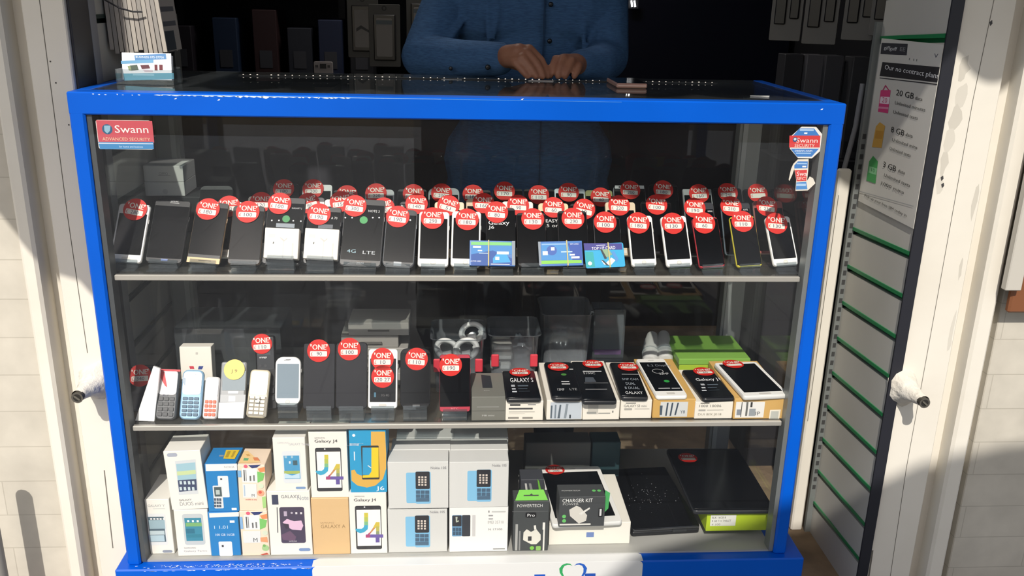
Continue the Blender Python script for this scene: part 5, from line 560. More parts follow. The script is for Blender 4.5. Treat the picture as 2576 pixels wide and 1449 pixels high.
for sx in (-1, 1):
    b = MB(); b.box(min(sx*.722, sx*.75), .036, 1.412, max(sx*.722, sx*.75), .50, ZT, BLUE, b=.003); part(b, 'side_rail')
    b = MB(); x0, x1 = (-.75, XL) if sx < 0 else (XR, .75)
    b.box(x0, -.0079, .4125, x1, .03, 1.425, BLUE, b=.004); part(b, 'front_post')
    b = MB(); xa, xb = (XL, XL+.010) if sx < 0 else (XR-.010, XR)
    m_ = col('4c5052', .5, .3) if sx < 0 else GREYALU
    b.box(xa, -.001, FL, xb, .022, 1.4075, m_); b.box(xa+(.004 if sx < 0 else 0), .022, FL, xb-(0 if sx < 0 else .004), .03, 1.4075, m_); part(b, 'glass_channel', label='grey glass channel')
    b = MB(); b.box(min(sx*.692, sx*.748), .464, FL, max(sx*.692, sx*.748), .498, 1.412, GREYALU); b.box(min(sx*.700, sx*.712), .460, FL, max(sx*.700, sx*.712), .465, 1.412, col('a4a8a6', .4, .5)); part(b, 'rear_post', label='grey aluminium rear post')
    b = MB(); b.box(min(sx*.7435, sx*.7475), .032, FL, max(sx*.7435, sx*.7475), .462, 1.411, GLASS); part(b, 'side_glass')
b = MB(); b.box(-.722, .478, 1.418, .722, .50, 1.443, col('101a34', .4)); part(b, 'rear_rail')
b = MB(); b.box(XL+.002, .0008, FL+.001, XR-.002, .0014, 1.407, GLASS)
b.v = [(x, y-.004, z) for x, y, z in b.v]; part(b, 'front_glass')
for xa, xb, yy in ((-.69, .01, .480), (-.01, .69, .490)):
    b = MB(); b.box(xa, yy, FL+.01, xb, yy+.004, 1.415, GLASS); part(b, 'sliding_rear_glass')
for xa, xb in ((-.7215, -.2745), (-.2738, .7215)):
    b = MB(); b.box(xa, .0365, 1.4445, xb, .4985, 1.4498, GLASS_TOP); part(b, 'top_glass')
for zz in (SH1, SH2):
    b = MB(); b.box(-.708, .016, zz-.006, .706, .462, zz, GLASS_SHELF); sh_ = part(b, 'shelf')
    b = MB(); b.box(-.7085, .007, zz-.0105, .7065, .0175, zz+.001, col('b9b5ac', .45, .35), b=.0015); e = part(b, 'edge_strip', sh_, 'pale aluminium edge strip')
b = MB(); b.box(-.7205, .004, .4135, .7205, .4985, FL, col('a9a8a2', .5)); part(b, 'cabinet_floor', label='light grey cabinet floor board')
b = MB(); b.box(-.772, -.025, FLOOR+.0005, .788, .50, .413, BLUE, b=.003)
for i in range(150):                                                      # scuffs on the ledge and its edge
    x = r3.triangular(-.74, -.345, -.52); y = r3.uniform(-.022, -.009); a = r3.uniform(.0006, .0042); c_ = r3.uniform(.0004, .0018); th = r3.uniform(0, 3)
    pts = [(x+a*math.cos(q)*math.cos(th)-c_*math.sin(q)*math.sin(th), y+.5*(a*math.cos(q)*math.sin(th)+c_*math.sin(q)*math.cos(th))) for q in (0, 1.3, 2.2, 3.3, 4.2, 5.4)]
    b.add([(px, py, .4133) for px, py in pts], [tuple(range(6))], chip)
for i in range(26):
    x = r3.uniform(-.74, -.345); a = r3.uniform(.001, .007); zz = .4098-r3.uniform(0, .0006)
    b.poly([(x-a, zz), (x-a*.3, zz+.0004), (x+a, zz), (x+a*.4, zz-r3.uniform(.0003, .0014)), (x-a*.5, zz-.0005)], -.0252, chip)
part(b, 'plinth')
# tape seam and scraps on the counter
b = MB(); b.box(-.055, .36, 1.4502, -.008, .41, 1.4505, glassmat('clear_tape', 'ffffff', .3, .2, 'c8ccd0')); tag(b.build('tape_patch'), 'patch of clear tape on the counter glass below the rolled cuff', 'tape')
# LED strip
ls = empty('light_strip', 'row of tiny white lights along the rear of the counter glass', 'light strip', None, Matrix.Translation((.04, .385, 1.4522)))
b = MB(); b.box(-.56, -.004, -.002, .56, .004, 0, col('202226', .6)); b.build('strip', ls)
LED = emis('tiny_lamp', 'fff4e4', .85); rl = random.Random(5)
b = MB(); b.ball((0, 0, 0), .0017, .0017, .0013, LED, 8, 5); lamp0 = b.build('lamp', ls); first = True
for i in range(70):
    if rl.random() < .1: continue
    o = lamp0 if first else lamp0.copy()
    if not first: COL.objects.link(o)
    first = False; o.parent = ls; q = rl.uniform(.45, 1.2); o.scale = (q, q, q); o.location = (-.55+i*.0159, 0, .0006)
# white sign board folded over the ledge
b = MB(); SW = col('d6d6d4', .4)
b.plate(.75, .334, .012, -.0265, -.0252, .0004, SW, z0=.081, x0=.034)
b.prism([(-.341, -.0252), (.409, -.0252), (.409, -.001), (.398, .006), (-.326, .006), (-.341, -.003)], 0, .0012, SW, M=Matrix(((1,0,0,0),(0,0,1,0),(0,-1,0,.4148),(0,0,0,1))))
y = -.0268
def cres(sg, c, w0=.012):
    pts = []
    for i in range(15):
        t = i/14; a = R(165-215*t) if sg < 0 else R(15+215*t)
        pts.append((a, t))
    out = []; inn = []
    for a, t in pts:
        cx = .2475+sg*.0165; rr = .0175
        if t < .6: x, z = cx+rr*math.cos(a)*1.0, .4085+rr*.95*math.sin(a)
        else: x, z = None, None
        out.append((x, z))
    return out
def heart(sg, c):
    P0 = [(0, .0005), (.006, .0065), (.014, .008), (.024, .004), (.0305, -.006), (.029, -.017), (.022, -.029), (.012, -.041), (.003, -.050)]
    P1 = [(.004, -.047), (.011, -.038), (.018, -.028), (.0225, -.017), (.0225, -.007), (.019, .0005), (.012, .0038), (.006, .0035)]
    return [(.248+sg*(x+.0015), .404+z) for x, z in P0+P1]
b.poly(heart(-1, 0), y, col('2f9a58')); b.poly(heart(1, 0), y, col('1d55b0'))
for xx, c in ((-.294, '2f9a58'), (.172, '1450b4'), (.288, '1d4aa0')): b.poly([(xx-.0125, .20), (xx+.0125, .20), (xx+.0125, .3835), (xx-.0125, .3835)], y, col(c))
tag(b.build('sign_board'), 'white shop sign with a green and blue heart fixed over the cabinet plinth', 'sign')
# ------------------------------------------------------------------ facade
def slab(name, x0, x1, z0, z1, y0, y1, mat, bev=.002, extra=None):
    b = MB(); b.box(x0, y0, z0, x1, y1, z1, mat, b=bev)
    if extra: extra(b)
    return struct(b.build(name))
GRID = brickmat('painted_tile_wall', 'cfc8ba', 'd3ccbe', 'bdb6a8', 1, .34, .085, .0012, .75, (R(90), 0, 0), .15)
ZH = 2.7
def cracks(b, pts, y, w=.0012):
    k = col('6a655c', .9)
    for (xa, za), (xb, zb) in zip(pts[:-1], pts[1:]):
        b.poly([(xa-w, za), (xa+w, za), (xb+w, zb), (xb-w, zb)], y, k)
def lcr(b):
    cracks(b, [(-.803, 2.0), (-.8, 1.6), (-.802, 1.2), (-.799, .9)], .0498, .0008); cracks(b, [(-.797, .62), (-.801, .42)], .0498)
    for x, z in ((-.795, 1.5), (-.776, 1.38), (-.79, 1.46)): b.disc(x, z, .0018, .0497, col('4a4640'), 6)
slab('trim_1', -.835, -.757, 0, ZH, .05, .16, WHITE_TRIM, extra=lcr)
slab('trim_2', -.868, -.833, 0, ZH, .085, .17, WHITE_TRIM)
slab('trim_3', -.897, -.866, 0, ZH, .03, .17, WHITE_TRIM, .006)
slab('wall_left', -2.2, -.90, 0, ZH, .05, .20, GRID)
slab('trim_4', -.905, -.895, 0, ZH, .07, .18, col('8c877d', .8), .001)  # grey colour puts the shadow line beside the wall into the paint
def rcr(b):
    cracks(b, [(1.03, 1.7), (1.022, 1.46), (1.021, .9), (1.02, .62), (1.028, .33), (1.022, .2)], .0198, .0007)
    cracks(b, [(.973, .40), (.975, .30)], .0198, .002)
    pk = (col('c4beb2', .8), col('ccc6ba', .8)); rq = random.Random(2)
    for k, (x, z, w_, h_) in enumerate(((.992, 1.52, .012, .03), (.997, 1.47, .014, .028), (.992, 1.42, .013, .03), (.986, 1.375, .012, .03), (.984, 1.33, .011, .03), (.982, 1.285, .010, .022), (1.066, 1.25, .006, .05), (1.068, .95, .005, .06), (1.062, 1.1, .004, .03))):
        b.poly([(x+w_*math.cos(q)*rq.uniform(.5, 1.2), z+h_*math.sin(q)*rq.uniform(.6, 1.1)) for q in [i*.57 for i in range(11)]], .0199-k*1e-5, pk[k % 2])
    for x, z in ((1.03, 1.61), (.985, 1.30), (.989, 1.285)): b.poly([(x-.003, z), (x+.002, z+.004), (x+.004, z-.003), (x, z-.008)], .0197, col('3c3a3a'))
slab('trim_5', .968, 1.076, 0, ZH, .02, .16, WHITE_TRIM, extra=rcr)
slab('trim_6', 1.074, 1.112, 0, ZH, .05, .17, WHITE_TRIM)
slab('trim_7', 1.110, 1.150, 0, ZH, .005, .17, WHITE_TRIM, .006)
slab('trim_8', 1.148, 1.176, 0, ZH, .055, .17, WHITE_WALL, .001)
slab('wall_right', 1.176, 2.6, 0, ZH, .03, .20, GRID)
slab('wall_above', -.757, .968, 2.25, ZH, .05, .2, WHITE_WALL)
# dark roller-shutter guides
SH_M = col('23242c', .5, .2)
slab('trim_9', -.757, -.752, FLOOR, 2.25, .062, .155, SH_M, .001)
slab('trim_10', .9415, .9675, FLOOR, 2.25, .0125, .0185, SH_M, .001)
slab('trim_11', -.7575, -.752, FLOOR, 2.25, .155, .19, col('8f8f92', .5), .001)
# ------------------------------------------------------------------ slatted side panels
def slatwall(name, x, sg, y0, y1, z0, z1, grooves, tilt, mat, gm):
    b = MB(); xs = sorted((x, x+sg*.014)); xg = sorted((x+sg*.012, x+sg*.02))
    b.box(xg[0], y0, z0, xg[1], y1, z1, gm)
    zs = [z0]+sorted(grooves)+[z1]
    for i in range(len(zs)-1):
        a = zs[i]+(.008 if i else 0); c = zs[i+1]-(.009 if i < len(zs)-2 else 0)
        vs = [(xx, yy, zz+tilt*(yy-y0)) for zz in (a, c) for yy in (y0, y1) for xx in xs]
        b.add(vs, [(0,2,3,1),(4,5,7,6),(0,1,5,4),(2,6,7,3),(0,4,6,2),(1,3,7,5)], mat)
        if i:   # green lip strip below the slot
            zz = zs[i]; xx = xs[0] if sg > 0 else xs[1]
            vs = [(q, yy, z_+tilt*(yy-y0)) for z_ in (zz+.0005, zz+.0085) for yy in (y0+.001, y1-.001) for q in (xx-sg*.0022, xx+sg*.006)]
            b.add(vs, [(0,2,3,1),(4,5,7,6),(0,1,5,4),(2,6,7,3),(0,4,6,2),(1,3,7,5)], gm)
    return struct(b.build(name))
slatwall('wall_panel_right', .944, 1, .020, .30, FLOOR-.0, 2.2, [1.131-i*.0949 for i in range(9)]+[1.578, 1.673, 1.80, 1.93], -.06, SLAT, GREEN)
slatwall('wall_panel_left', -.757, -1, .19, .62, FLOOR, 2.2, [1.575, 1.44, 1.30, 1.19, 1.08, .97, .86, .75, .64, .53], 0, SLAT, col('2a3a34', .6))
# upright and boards at the far edge of the right panel
up = MB(); up.box(.930, .300, FLOOR, .946, .312, 1.6, GREYALU)
for i in range(40): up.box(.934, .2992, .40+i*.024, .942, .3003, .412+i*.024, col('3a3a3a'))
tag(up.build('slotted_upright'), 'slotted grey metal shelf upright at the back edge of the slatted panel', 'shelf upright')
b = MB(); b.box(.893, .305, FLOOR, .924, .325, 1.262, WHITE_TRIM, b=.004); b.box(.897, .303, .6, .898, .3055, 1.2, col('8a857a'))
tag(b.build('white_plank'), 'narrow white painted plank standing upright right of the blue cabinet', 'plank')
b = MB(); b.tube([(.912, .33, 1.16), (.914, .33, 1.26), (.93, .335, 1.36), (.935, .34, 1.46)], .006, col('7c7c80', .5))
tag(b.build('grey_conduit'), 'thin grey conduit curving up behind the top of the white plank', 'pipe')
# ------------------------------------------------------------------ conduit stubs on the jambs
def stub(name, x, z, yw, L, lab, side):
    root_ = empty(name, lab, 'pipe stub', 'capped pipe stubs on the door jambs', Matrix.Translation((x, yw, z)))
    b = MB(); n = 14; rr = [(.0, .036), (.012, .030), (.030, .022), (.055, .0155), (.077, .0125)]
    vs = []; rs = random.Random(9+side)
    jit = [rs.uniform(.85, 1.15) for _ in range(n)]
    for k, (yy, r_) in enumerate(rr):
        for j in range(n):
            a = 2*math.pi*j/n; q = r_*(jit[j] if k < 3 else 1)
            vs.append((side*.010*(1-yy/.062)*-1+q*math.cos(a), -yy, q*math.sin(a)*(1.25 if k < 2 else 1)))
    b.add(vs, [(i*n+j, i*n+(j+1) % n, (i+1)*n+(j+1) % n, (i+1)*n+j) for i in range(4) for j in range(n)], WHITE_WALL, True)
    b.build('plaster_collar', root_)
    b = MB(); b.tube([(0, -.05, 0), (0, -L, 0)], .0112, col('4a463e', .5, .3), 18)
    b.build('pipe', root_)
    b = MB()
    vs = [(r_*math.cos(2*math.pi*j/18), -L-.001, r_*math.sin(2*math.pi*j/18)) for r_ in (.0082, .0118) for j in range(18)]
    b.add(vs, [(j, (j+1) % 18, 18+(j+1) % 18, 18+j) for j in range(18)], col('6a665e', .35, .6)); b.poly([(.0085*math.cos(2*math.pi*j/18), .0085*math.sin(2*math.pi*j/18)) for j in range(18)], -L-.0008, col('211f1c'))
    b.box(-.007, -L-.003, -.0018, .007, -L-.001, .0018, col('7a766c', .35, .6), M=Matrix.Rotation(R(40), 4, 'Y')); b.build('cap', root_)
stub('pipe_stub', -.795, .836, .05, .085, 'capped pipe stub in a plaster lump on the left jamb', -1)
stub('pipe_stub', .985, .826, .02, .085, 'capped pipe stub in a plaster lump on the right jamb', 1)
# boards at the right picture edge
b = MB(); b.box(1.166, -.012, 1.012, 1.45, .004, 1.5, col('7a4a2c', .5), b=.004); tag(b.build('brown_sign'), 'brown board fixed to the white wall at the right edge', 'board')
b = MB(); b.box(1.137, -.032, 1.069, 1.172, -.013, 2.0, col('bdb8ae', .6), b=.002); tag(b.build('mounting_batten'), 'pale grey vertical batten overlapping the left edge of the brown board', 'batten')
# grey pole at the lower left
b = MB(); b.tube([(-1.0, -.06, 0), (-1.0, -.06, .66)], .018, col('8f8c86', .6), 16); b.ball((-1.0, -.06, .662), .018, .018, .01, col('8f8c86', .6)); tag(b.build('street_bollard'), 'slim grey post standing by the wall at the lower left edge', 'post')
# ------------------------------------------------------------------ floor, pavement, shop shell
slab('floor', -3, 3, FLOOR-.2, FLOOR, .10, 3.2, surf('worn_concrete', '746350', '907c64', 9, .9, .4), .001)
b = MB(); b.box(-1.2, -.075, 0.002, 1.6, .10, FLOOR-.001, brickmat('threshold_bricks', '5c2a26', '6e3a32', '4a4038', 1, .22, .075, .006, .85)); struct(b.build('trim_12'))
slab('ground', -8, 8, -.1, 0, -9, -.07, brickmat('pavement_slabs', 'a4a4a4', 'aeaeae', '828282', 1, .6, .45, .006, .9), .001)
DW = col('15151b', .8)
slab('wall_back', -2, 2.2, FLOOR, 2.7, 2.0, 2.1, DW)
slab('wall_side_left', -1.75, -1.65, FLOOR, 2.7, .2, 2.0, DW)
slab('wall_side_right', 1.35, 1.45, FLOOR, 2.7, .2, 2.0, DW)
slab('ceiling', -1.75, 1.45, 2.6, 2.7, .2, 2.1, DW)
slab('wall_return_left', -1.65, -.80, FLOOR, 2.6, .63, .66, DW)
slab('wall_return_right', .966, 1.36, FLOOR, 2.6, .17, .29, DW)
# dark door and its frame at the back right
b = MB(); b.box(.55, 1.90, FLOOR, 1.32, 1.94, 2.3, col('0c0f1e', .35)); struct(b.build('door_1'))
b = MB(); b.box(.52, 1.87, FLOOR, .555, 1.95, 2.35, col('5a5450', .6)); struct(b.build('trim_13'))
lt = empty('lamp_reflection', 'two short glowing strips standing in for a lamp reflection in the dark door', 'lamp', None, Matrix.Translation((.66, 1.86, 1.62)))  # glowing strips stand in for a lamp mirrored in the door
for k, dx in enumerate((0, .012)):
    b = MB(); b.tube([(dx, 0, .012), (dx+.005, 0, -.012)], .0035, emis('reflection_glow', 'ffffff', 3), 8); b.build('tube', lt)
b = MB(); b.box(-.012, .006, -.018, .03, .012, .018, col('2a2a2e')); b.build('reflection_backing', lt)
cl = empty('added_ceiling_lamp', 'unseen ceiling lamp added to brighten the dim shop', 'lamp', None, Matrix.Translation((.1, 1.15, 2.598)))  # lamp added to lift the dark interior, fixture itself unseen
b = MB(); b.box(-.3, -.08, -.04, .3, .08, 0, col('d0d0cc')); b.build('housing', cl)
b = MB(); b.box(-.28, -.07, -.046, .28, .07, -.0405, emis('fill_diffuser', 'fff6ea', 1.0)); b.build('diffuser', cl)
ld = bpy.data.lights.new('interior_fill', 'AREA'); ld.shape = 'RECTANGLE'; ld.size = .5; ld.size_y = .12; ld.energy = 7; ld.color = (1, .96, .9)  # added fill light for the interior and the person
lo_ = bpy.data.objects.new('interior_fill', ld); COL.objects.link(lo_); lo_.location = (.1, 1.15, 2.545)
# ------------------------------------------------------------------ shop interior, back left
def shelfunit():
    rt = empty('shelf_unit', 'dark shelf unit of files along the back wall behind the counter', 'shelf unit', None, Matrix.Translation((-.75, 1.75, FLOOR)))
    dk = col('26262b', .7)
    for z in (.62, 1.02, 1.44): b = MB(); b.box(-.88, -.2, z, .95, .2, z+.025, dk); b.build('shelf_board', rt)
    for x in (-.9, -.3, .3, .95): b = MB(); b.box(x-.012, .06, 0, x+.012, .2, 2.0, dk); b.build('upright', rt)
shelfunit()
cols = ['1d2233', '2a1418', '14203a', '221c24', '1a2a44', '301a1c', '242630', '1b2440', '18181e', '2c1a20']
x = -1.55; i = 0
pos = ['farthest', 'dark']
fnames = ['navy', 'maroon', 'deep blue', 'plum', 'slate blue', 'oxblood', 'charcoal', 'indigo', 'black', 'wine']
FZ = FLOOR+1.045
places = [('next to the left upright', -1.585), ('by the tall grey carton', -1.36), ('between the two left uprights', -1.16), ('left of the middle upright', -1.0), ('behind the card holder', -.84), ('right of the middle upright', -.70), ('left of the hanging phone packs', -.58), ('behind the white phone back', -.47), ('nearest the hanging phone packs', -.36), ('right of the hanging phone packs', -.02)]
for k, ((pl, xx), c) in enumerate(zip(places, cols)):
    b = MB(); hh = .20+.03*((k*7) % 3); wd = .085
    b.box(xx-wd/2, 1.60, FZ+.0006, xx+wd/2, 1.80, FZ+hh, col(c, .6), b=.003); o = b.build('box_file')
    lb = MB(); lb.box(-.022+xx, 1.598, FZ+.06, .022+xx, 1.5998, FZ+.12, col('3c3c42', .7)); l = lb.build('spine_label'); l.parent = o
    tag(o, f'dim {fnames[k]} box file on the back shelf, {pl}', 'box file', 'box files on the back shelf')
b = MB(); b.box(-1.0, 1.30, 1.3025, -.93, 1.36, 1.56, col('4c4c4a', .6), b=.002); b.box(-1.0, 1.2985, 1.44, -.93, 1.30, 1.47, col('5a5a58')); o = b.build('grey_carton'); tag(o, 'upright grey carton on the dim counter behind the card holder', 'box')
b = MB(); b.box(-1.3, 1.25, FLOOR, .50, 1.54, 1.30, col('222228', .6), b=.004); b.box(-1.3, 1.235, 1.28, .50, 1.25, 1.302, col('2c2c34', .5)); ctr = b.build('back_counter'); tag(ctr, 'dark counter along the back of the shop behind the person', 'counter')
def small(name, x0, x1, y0, y1, z0, z1, c, lab, cat, art=None):
    b = MB(); b.box(x0, y0, z0, x1, y1, z1, col(c, .6), b=.002)
    if art: art(b)
    return tag(b.build(name), lab, cat)
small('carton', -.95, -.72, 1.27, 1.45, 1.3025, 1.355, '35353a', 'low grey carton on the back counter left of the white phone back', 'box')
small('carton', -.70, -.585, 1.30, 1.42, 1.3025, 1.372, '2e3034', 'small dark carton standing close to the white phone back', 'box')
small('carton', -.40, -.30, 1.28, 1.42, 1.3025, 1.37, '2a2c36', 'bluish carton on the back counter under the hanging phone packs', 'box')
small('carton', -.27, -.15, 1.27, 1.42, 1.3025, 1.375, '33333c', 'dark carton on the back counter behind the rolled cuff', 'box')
# white phone back on display
wp = empty('display_phone', 'white square-cornered phone back with a lens, standing on the back counter', 'smartphone', None, Matrix.Translation((-.455, 1.29, 1.3024)))
b = MB(); b.plate(.062, .118, .006, 0, .009, .0015, col('8e8684', .5)); b.build('body', wp)
b = MB(); b.box(-.010, -.001, .096, .010, 0, .111, col('1a1a1a')); b.box(-.026, -.0008, .099, -.016, 0, .107, col('3c3838')); b.box(.014, -.0008, .099, .022, 0, .107, col('3c3838')); b.build('camera_lens', wp)
def hangpack(x, z, lab, art, y=1.22):
    rt = empty('hanging_pack', lab, 'phone accessory pack', 'phone packs hanging at the back of the shop', Matrix.Translation((x, y, z)))
    b = MB(); b.plate(.098, .19, .004, 0, .004, .001, col('4a4844', .6)); b.ring(0, .178, .004, .008, -.0005, col('141414')); b.build('backing_card', rt)
    b = MB(); b.plate(.068, .14, .003, -.012, 0, .003, col('2b2a2a', .3), z0=.02); b.build('blister', rt)
    b = MB(); b.plate(.05, .115, .004, -.0135, -.0125, .0003, col('77726e', .5), z0=.032)
    if art: b.poly([(-.02, .09), (-.005, .10), (.02, .085), (.02, .078), (-.004, .09), (-.02, .08)], -.0137, col('2a2a2a'))
    else: b.poly([(-.025, .13), (.025, .13), (.025, .142), (-.025, .142)], -.0137, col('4a5458'))
    b.build('picture', rt)
hangpack(-.315, 1.44, 'left of two white phone packs hanging behind the rolled sleeve', True)
hangpack(-.245, 1.415, 'right of two white phone packs hanging behind the rolled sleeve', False, 1.19)
hangpack(-.13, 1.45, 'dim phone pack hanging nearest the elbow of the person', False, 1.24)
b = MB(); b.tube([(-.9, 1.2, 1.66), (.2, 1.2, 1.66)], .006, col('3a3a3c', .4, .6)); tag(b.build('hanging_rail'), 'dark metal rail carrying the hanging phone packs', 'rail')
# ------------------------------------------------------------------ right interior: packets and racks
def rpack(x, y, z, w, h, lab):
    rt = empty('hanging_blister_pack', lab, 'phone accessory pack', 'blister packs hanging on the right shop wall', Matrix.Translation((x, y, z)) @ Matrix.Rotation(R(-28), 4, 'Z'))
    b = MB(); b.plate(w, h, .004, 0, .003, .001, col('6f6c68', .5)); b.build('backing_card', rt)
    b = MB(); b.plate(w*.36, h*.6, .004, -.008, 0, .003, col('1b1b20', .3), z0=h*.2, x0=-w*.2); b.plate(w*.3, h*.55, .004, -.008, 0, .003, col('1b1b20', .3), z0=h*.27, x0=w*.24); b.build('phone_case', rt)
rpack(.90, .80, 1.535, .085, .22, 'pale blister pack at the far end of the dim right wall rack')
rpack(.975, .74, 1.53, .09, .22, 'pale blister pack next along the dim right wall rack')
rpack(1.055, .68, 1.545, .08, .22, 'pale blister pack third along the dim right wall rack')
rpack(1.09, .60, 1.56, .075, .2, 'pale blister pack nearest the slatted panel on the right wall rack')
for k, (x, y, c, lab) in enumerate(((.93, .78, '2b2a2e', 'left of the narrow upright cartons in the dim right corner'), (.985, .76, '58565a', 'palest of the narrow upright cartons in the dim right corner'), (1.03, .74, '454448', 'grey narrow upright carton beside the palest one, right corner'), (1.09, .70, '3b3a3c', 'widest of the narrow upright cartons in the dim right corner'), (1.135, .62, '1f2b44', 'navy carton nearest the slatted panel in the right corner'))):
    b = MB(); b.box(x-.028+k*.001, y, 1.22, x+.026, y+.06, 1.50, col(c, .6), b=.002); b.box(x-.02, y-.001, 1.24, x+.018, y, 1.27, col('2a2a2c')); tag(b.build('upright_carton'), lab, 'box', 'cartons on the right side rack')
b = MB(); b.box(.88, .66, FLOOR, 1.19, .86, 1.2195, col('1c1c20', .7)); tag(b.build('side_rack'), 'dark rack under the upright cartons beside the right wall', 'rack')
# ------------------------------------------------------------------ left: cards on a peg, wire, card holder
pg = empty('wall_peg', 'metal peg on the left slatted panel holding the hanging cards', 'peg', None, Matrix.Translation((-.757, .30, 1.70)))
b = MB(); b.tube([(-.005, 0, 0), (.12, 0, .004), (.128, 0, .012)], .0025, col('8a8a8a', .3, .8)); b.build('rod', pg); b = MB(); b.box(-.001, -.015, -.02, .004, .015, .02, col('8a8a8a', .4, .6)); b.build('bracket', pg)
names = ['first', 'second', 'third', 'fourth', 'fifth', 'sixth', 'seventh', 'eighth', 'ninth', 'tenth', 'eleventh', 'twelfth']
for k in range(12):
    x = -.750+k*.0088; zb = 1.512-.004*((k*5) % 3)-(.018 if k == 3 else 0)-(.010 if k in (8, 9) else 0)
    b = MB(); M_ = Matrix.Translation((x, .30, 1.70)) @ Matrix.Rotation(R(-1-.35*k), 4, 'Y')
    mt = col('8f8884' if k % 3 else 'a39a90', .6)
    b.box(-.0012, -.055, zb-1.70, .0012, .06, .03, mt)
    b.box(-.0041, -.058, zb-1.70, .0041, -.0545, .03, col(('a8a098', '9a948e', 'b4aca2')[k % 3], .6))
    if k == 11:
        for j in range(4): b.box(.0012, -.045, -.05-.03*j, .0015, .045, -.04-.03*j, col('4a4a50'))
        b.box(.0012, -.05, -.19, .0016, .02, -.15, col('2a3038'))
    o = b.build('hanging_card', None, M_)
    tag(o, f'pale card hanging edge-on from the left peg, {names[k]} from the jamb', 'hanging card', 'cards hanging from the left peg')
b = MB(); b.tube([(-.768, .21, 1.66), (-.74, .215, 1.612), (-.715, .22, 1.597), (-.69, .225, 1.590), (-.672, .23, 1.590)], .0018, col('17171c', .4), 8); tag(b.build('black_wire'), 'thin black wire looping in front of the hanging cards at upper left', 'wire')
hd = empty('card_holder', 'clear acrylic card holder on the left of the counter glass', 'card holder', None, Matrix.Translation((-.652, .155, ZT+.0003)))
for nm_, bx_ in (('base', (-.055, -.012, 0, .055, .045, .002)), ('front_lip', (-.055, -.014, 0, .055, -.012, .030)), ('back_plate', (-.055, .042, 0, .055, .044, .032)), ('side_plate', (-.057, -.014, 0, -.055, .044, .03)), ('side_plate', (.055, -.014, 0, .057, .044, .03))):
    b = MB(); b.box(*bx_, ACRYLIC); b.build(nm_, hd)
small('stapled_leaflets', -.735, -.655, .22, .34, 1.4505, 1.4545, 'b0aeb0', 'thin pale leaflets lying on the counter behind the card holder', 'leaflets')
# things on the counter
ph_ = empty('smartphone', 'pinkish-edged phone lying flat on the counter glass', 'smartphone', None, Matrix.Translation((.366, .235, ZT+.0004)))
b = MB(); b.box(-.034, 0, 0, .034, .14, .0105, col('d8a898', .3, .4), b=.0025); b.build('body', ph_)
b = MB(); b.box(-.032, .003, .0104, .032, .137, .0112, SCREEN); b.build('screen', ph_)
b = MB(); b.box(-.0315, -.0006, .0042, .0315, .0004, .0066, col('f0cfc0', .3, .3)); b.build('edge_band', ph_)
b = MB(); b.prism([(-.012, 0), (.046, 0), (.05, .012), (.004, .014), (-.008, .007)], 0, .0008, col('e8e0dc'), M=Matrix(((1,0,0,.158),(0,0,1,.365),(0,-1,0,ZT+.0014),(0,0,0,1)))); tag(b.build('paper_slip'), 'small white paper slip under the fingertips on the counter', 'paper')
b = MB(); b.prism([(-.021, 0), (-.004, -.004), (.018, -.003), (.021, .003), (.004, .004), (-.02, .004)], 0, .0015, col('f6f4ee'), M=Matrix(((1,0,0,.61),(0,0,1,.10),(0,-1,0,ZT+.0021),(0,0,0,1)))); tag(b.build('paper_scrap'), 'torn white paper scrap on the right of the counter glass', 'paper')
# ------------------------------------------------------------------ loose stock behind the rows
small('dark_carton', -.715, -.60, .355, .47, SH1+.0005, 1.1715, '303234', 'dark carton under the two plain white boxes, top shelf', 'box')
def tub(x0, x1, y0, y1, z1, lab, latch=True):
    cx_, cy_ = (x0+x1)/2, (y0+y1)/2; z0 = SH2+.0006; tx = .008
    rt = empty('plastic_tub', lab, 'plastic tub', 'clear plastic tubs on the middle shelf', Matrix.Translation((cx_, cy_, z0)))
    w2, d2, hh = (x1-x0)/2, (y1-y0)/2, z1-z0; b = MB(); n = 24
    loops = []
    for z, g in ((0, -tx), (hh, 0), (hh, .005), (hh+.003, .005)):
        loops.append([(x, y-0, z) for x, y in [(px, pz-(d2+g)) for px, pz in rrect(2*(w2+g), 2*(d2+g), .018, 5)]])
    k = len(loops[0]); vs = [v for L_ in loops for v in L_]
    b.add(vs, [(i*k+j, i*k+(j+1) % k, (i+1)*k+(j+1) % k, (i+1)*k+j) for i in range(3) for j in range(k)]+[tuple(range(k))], PLASTIC, True)
    b.build('tub_wall', rt)
    if latch:
        for sx in (-1, 1):
            b = MB(); b.box(sx*(w2-.012)-.009, -d2-.004, hh*.42, sx*(w2-.012)+.009, -d2+.002, hh*.66, col('d03a48', .4), b=.002); b.build('latch', rt)['label'] = 'red latch'
    return rt
tub(-.075, .045, .16, .285, .885, 'clear plastic tub of white cable coils behind the red phone')
tub(.060, .176, .195, .32, .880, 'clear plastic tub of wrapped adapters behind the grey box')
tub(.192, .312, .27, .40, .905, 'clear plastic tub holding dark bagged parts, third along the shelf', False)
rc = random.Random(21)
def coil(x, y, z, r, c, lab, grp, tw=.006):
    pts = []; tilt = rc.uniform(-.5, .5); n = 26
    for i in range(n*2+1):
        a = 2*math.pi*i/n; rr = r*(1-.12*(i//n)); pts.append((x+rr*1.0*math.cos(a), y+rr*.55*math.sin(a)+.004*(i//n), z+rr*.7*math.sin(a+tilt)))
    b = MB(); b.tube(pts, tw, col(c, .4), 8); b.tube([(x-r*.3, y-r*.5, z-r*.4), (x+r*.4, y-r*.55, z-r*.2)], tw*1.7, col(c, .4), 8)
    return tag(b.build('cable_coil'), lab, 'cable', grp)
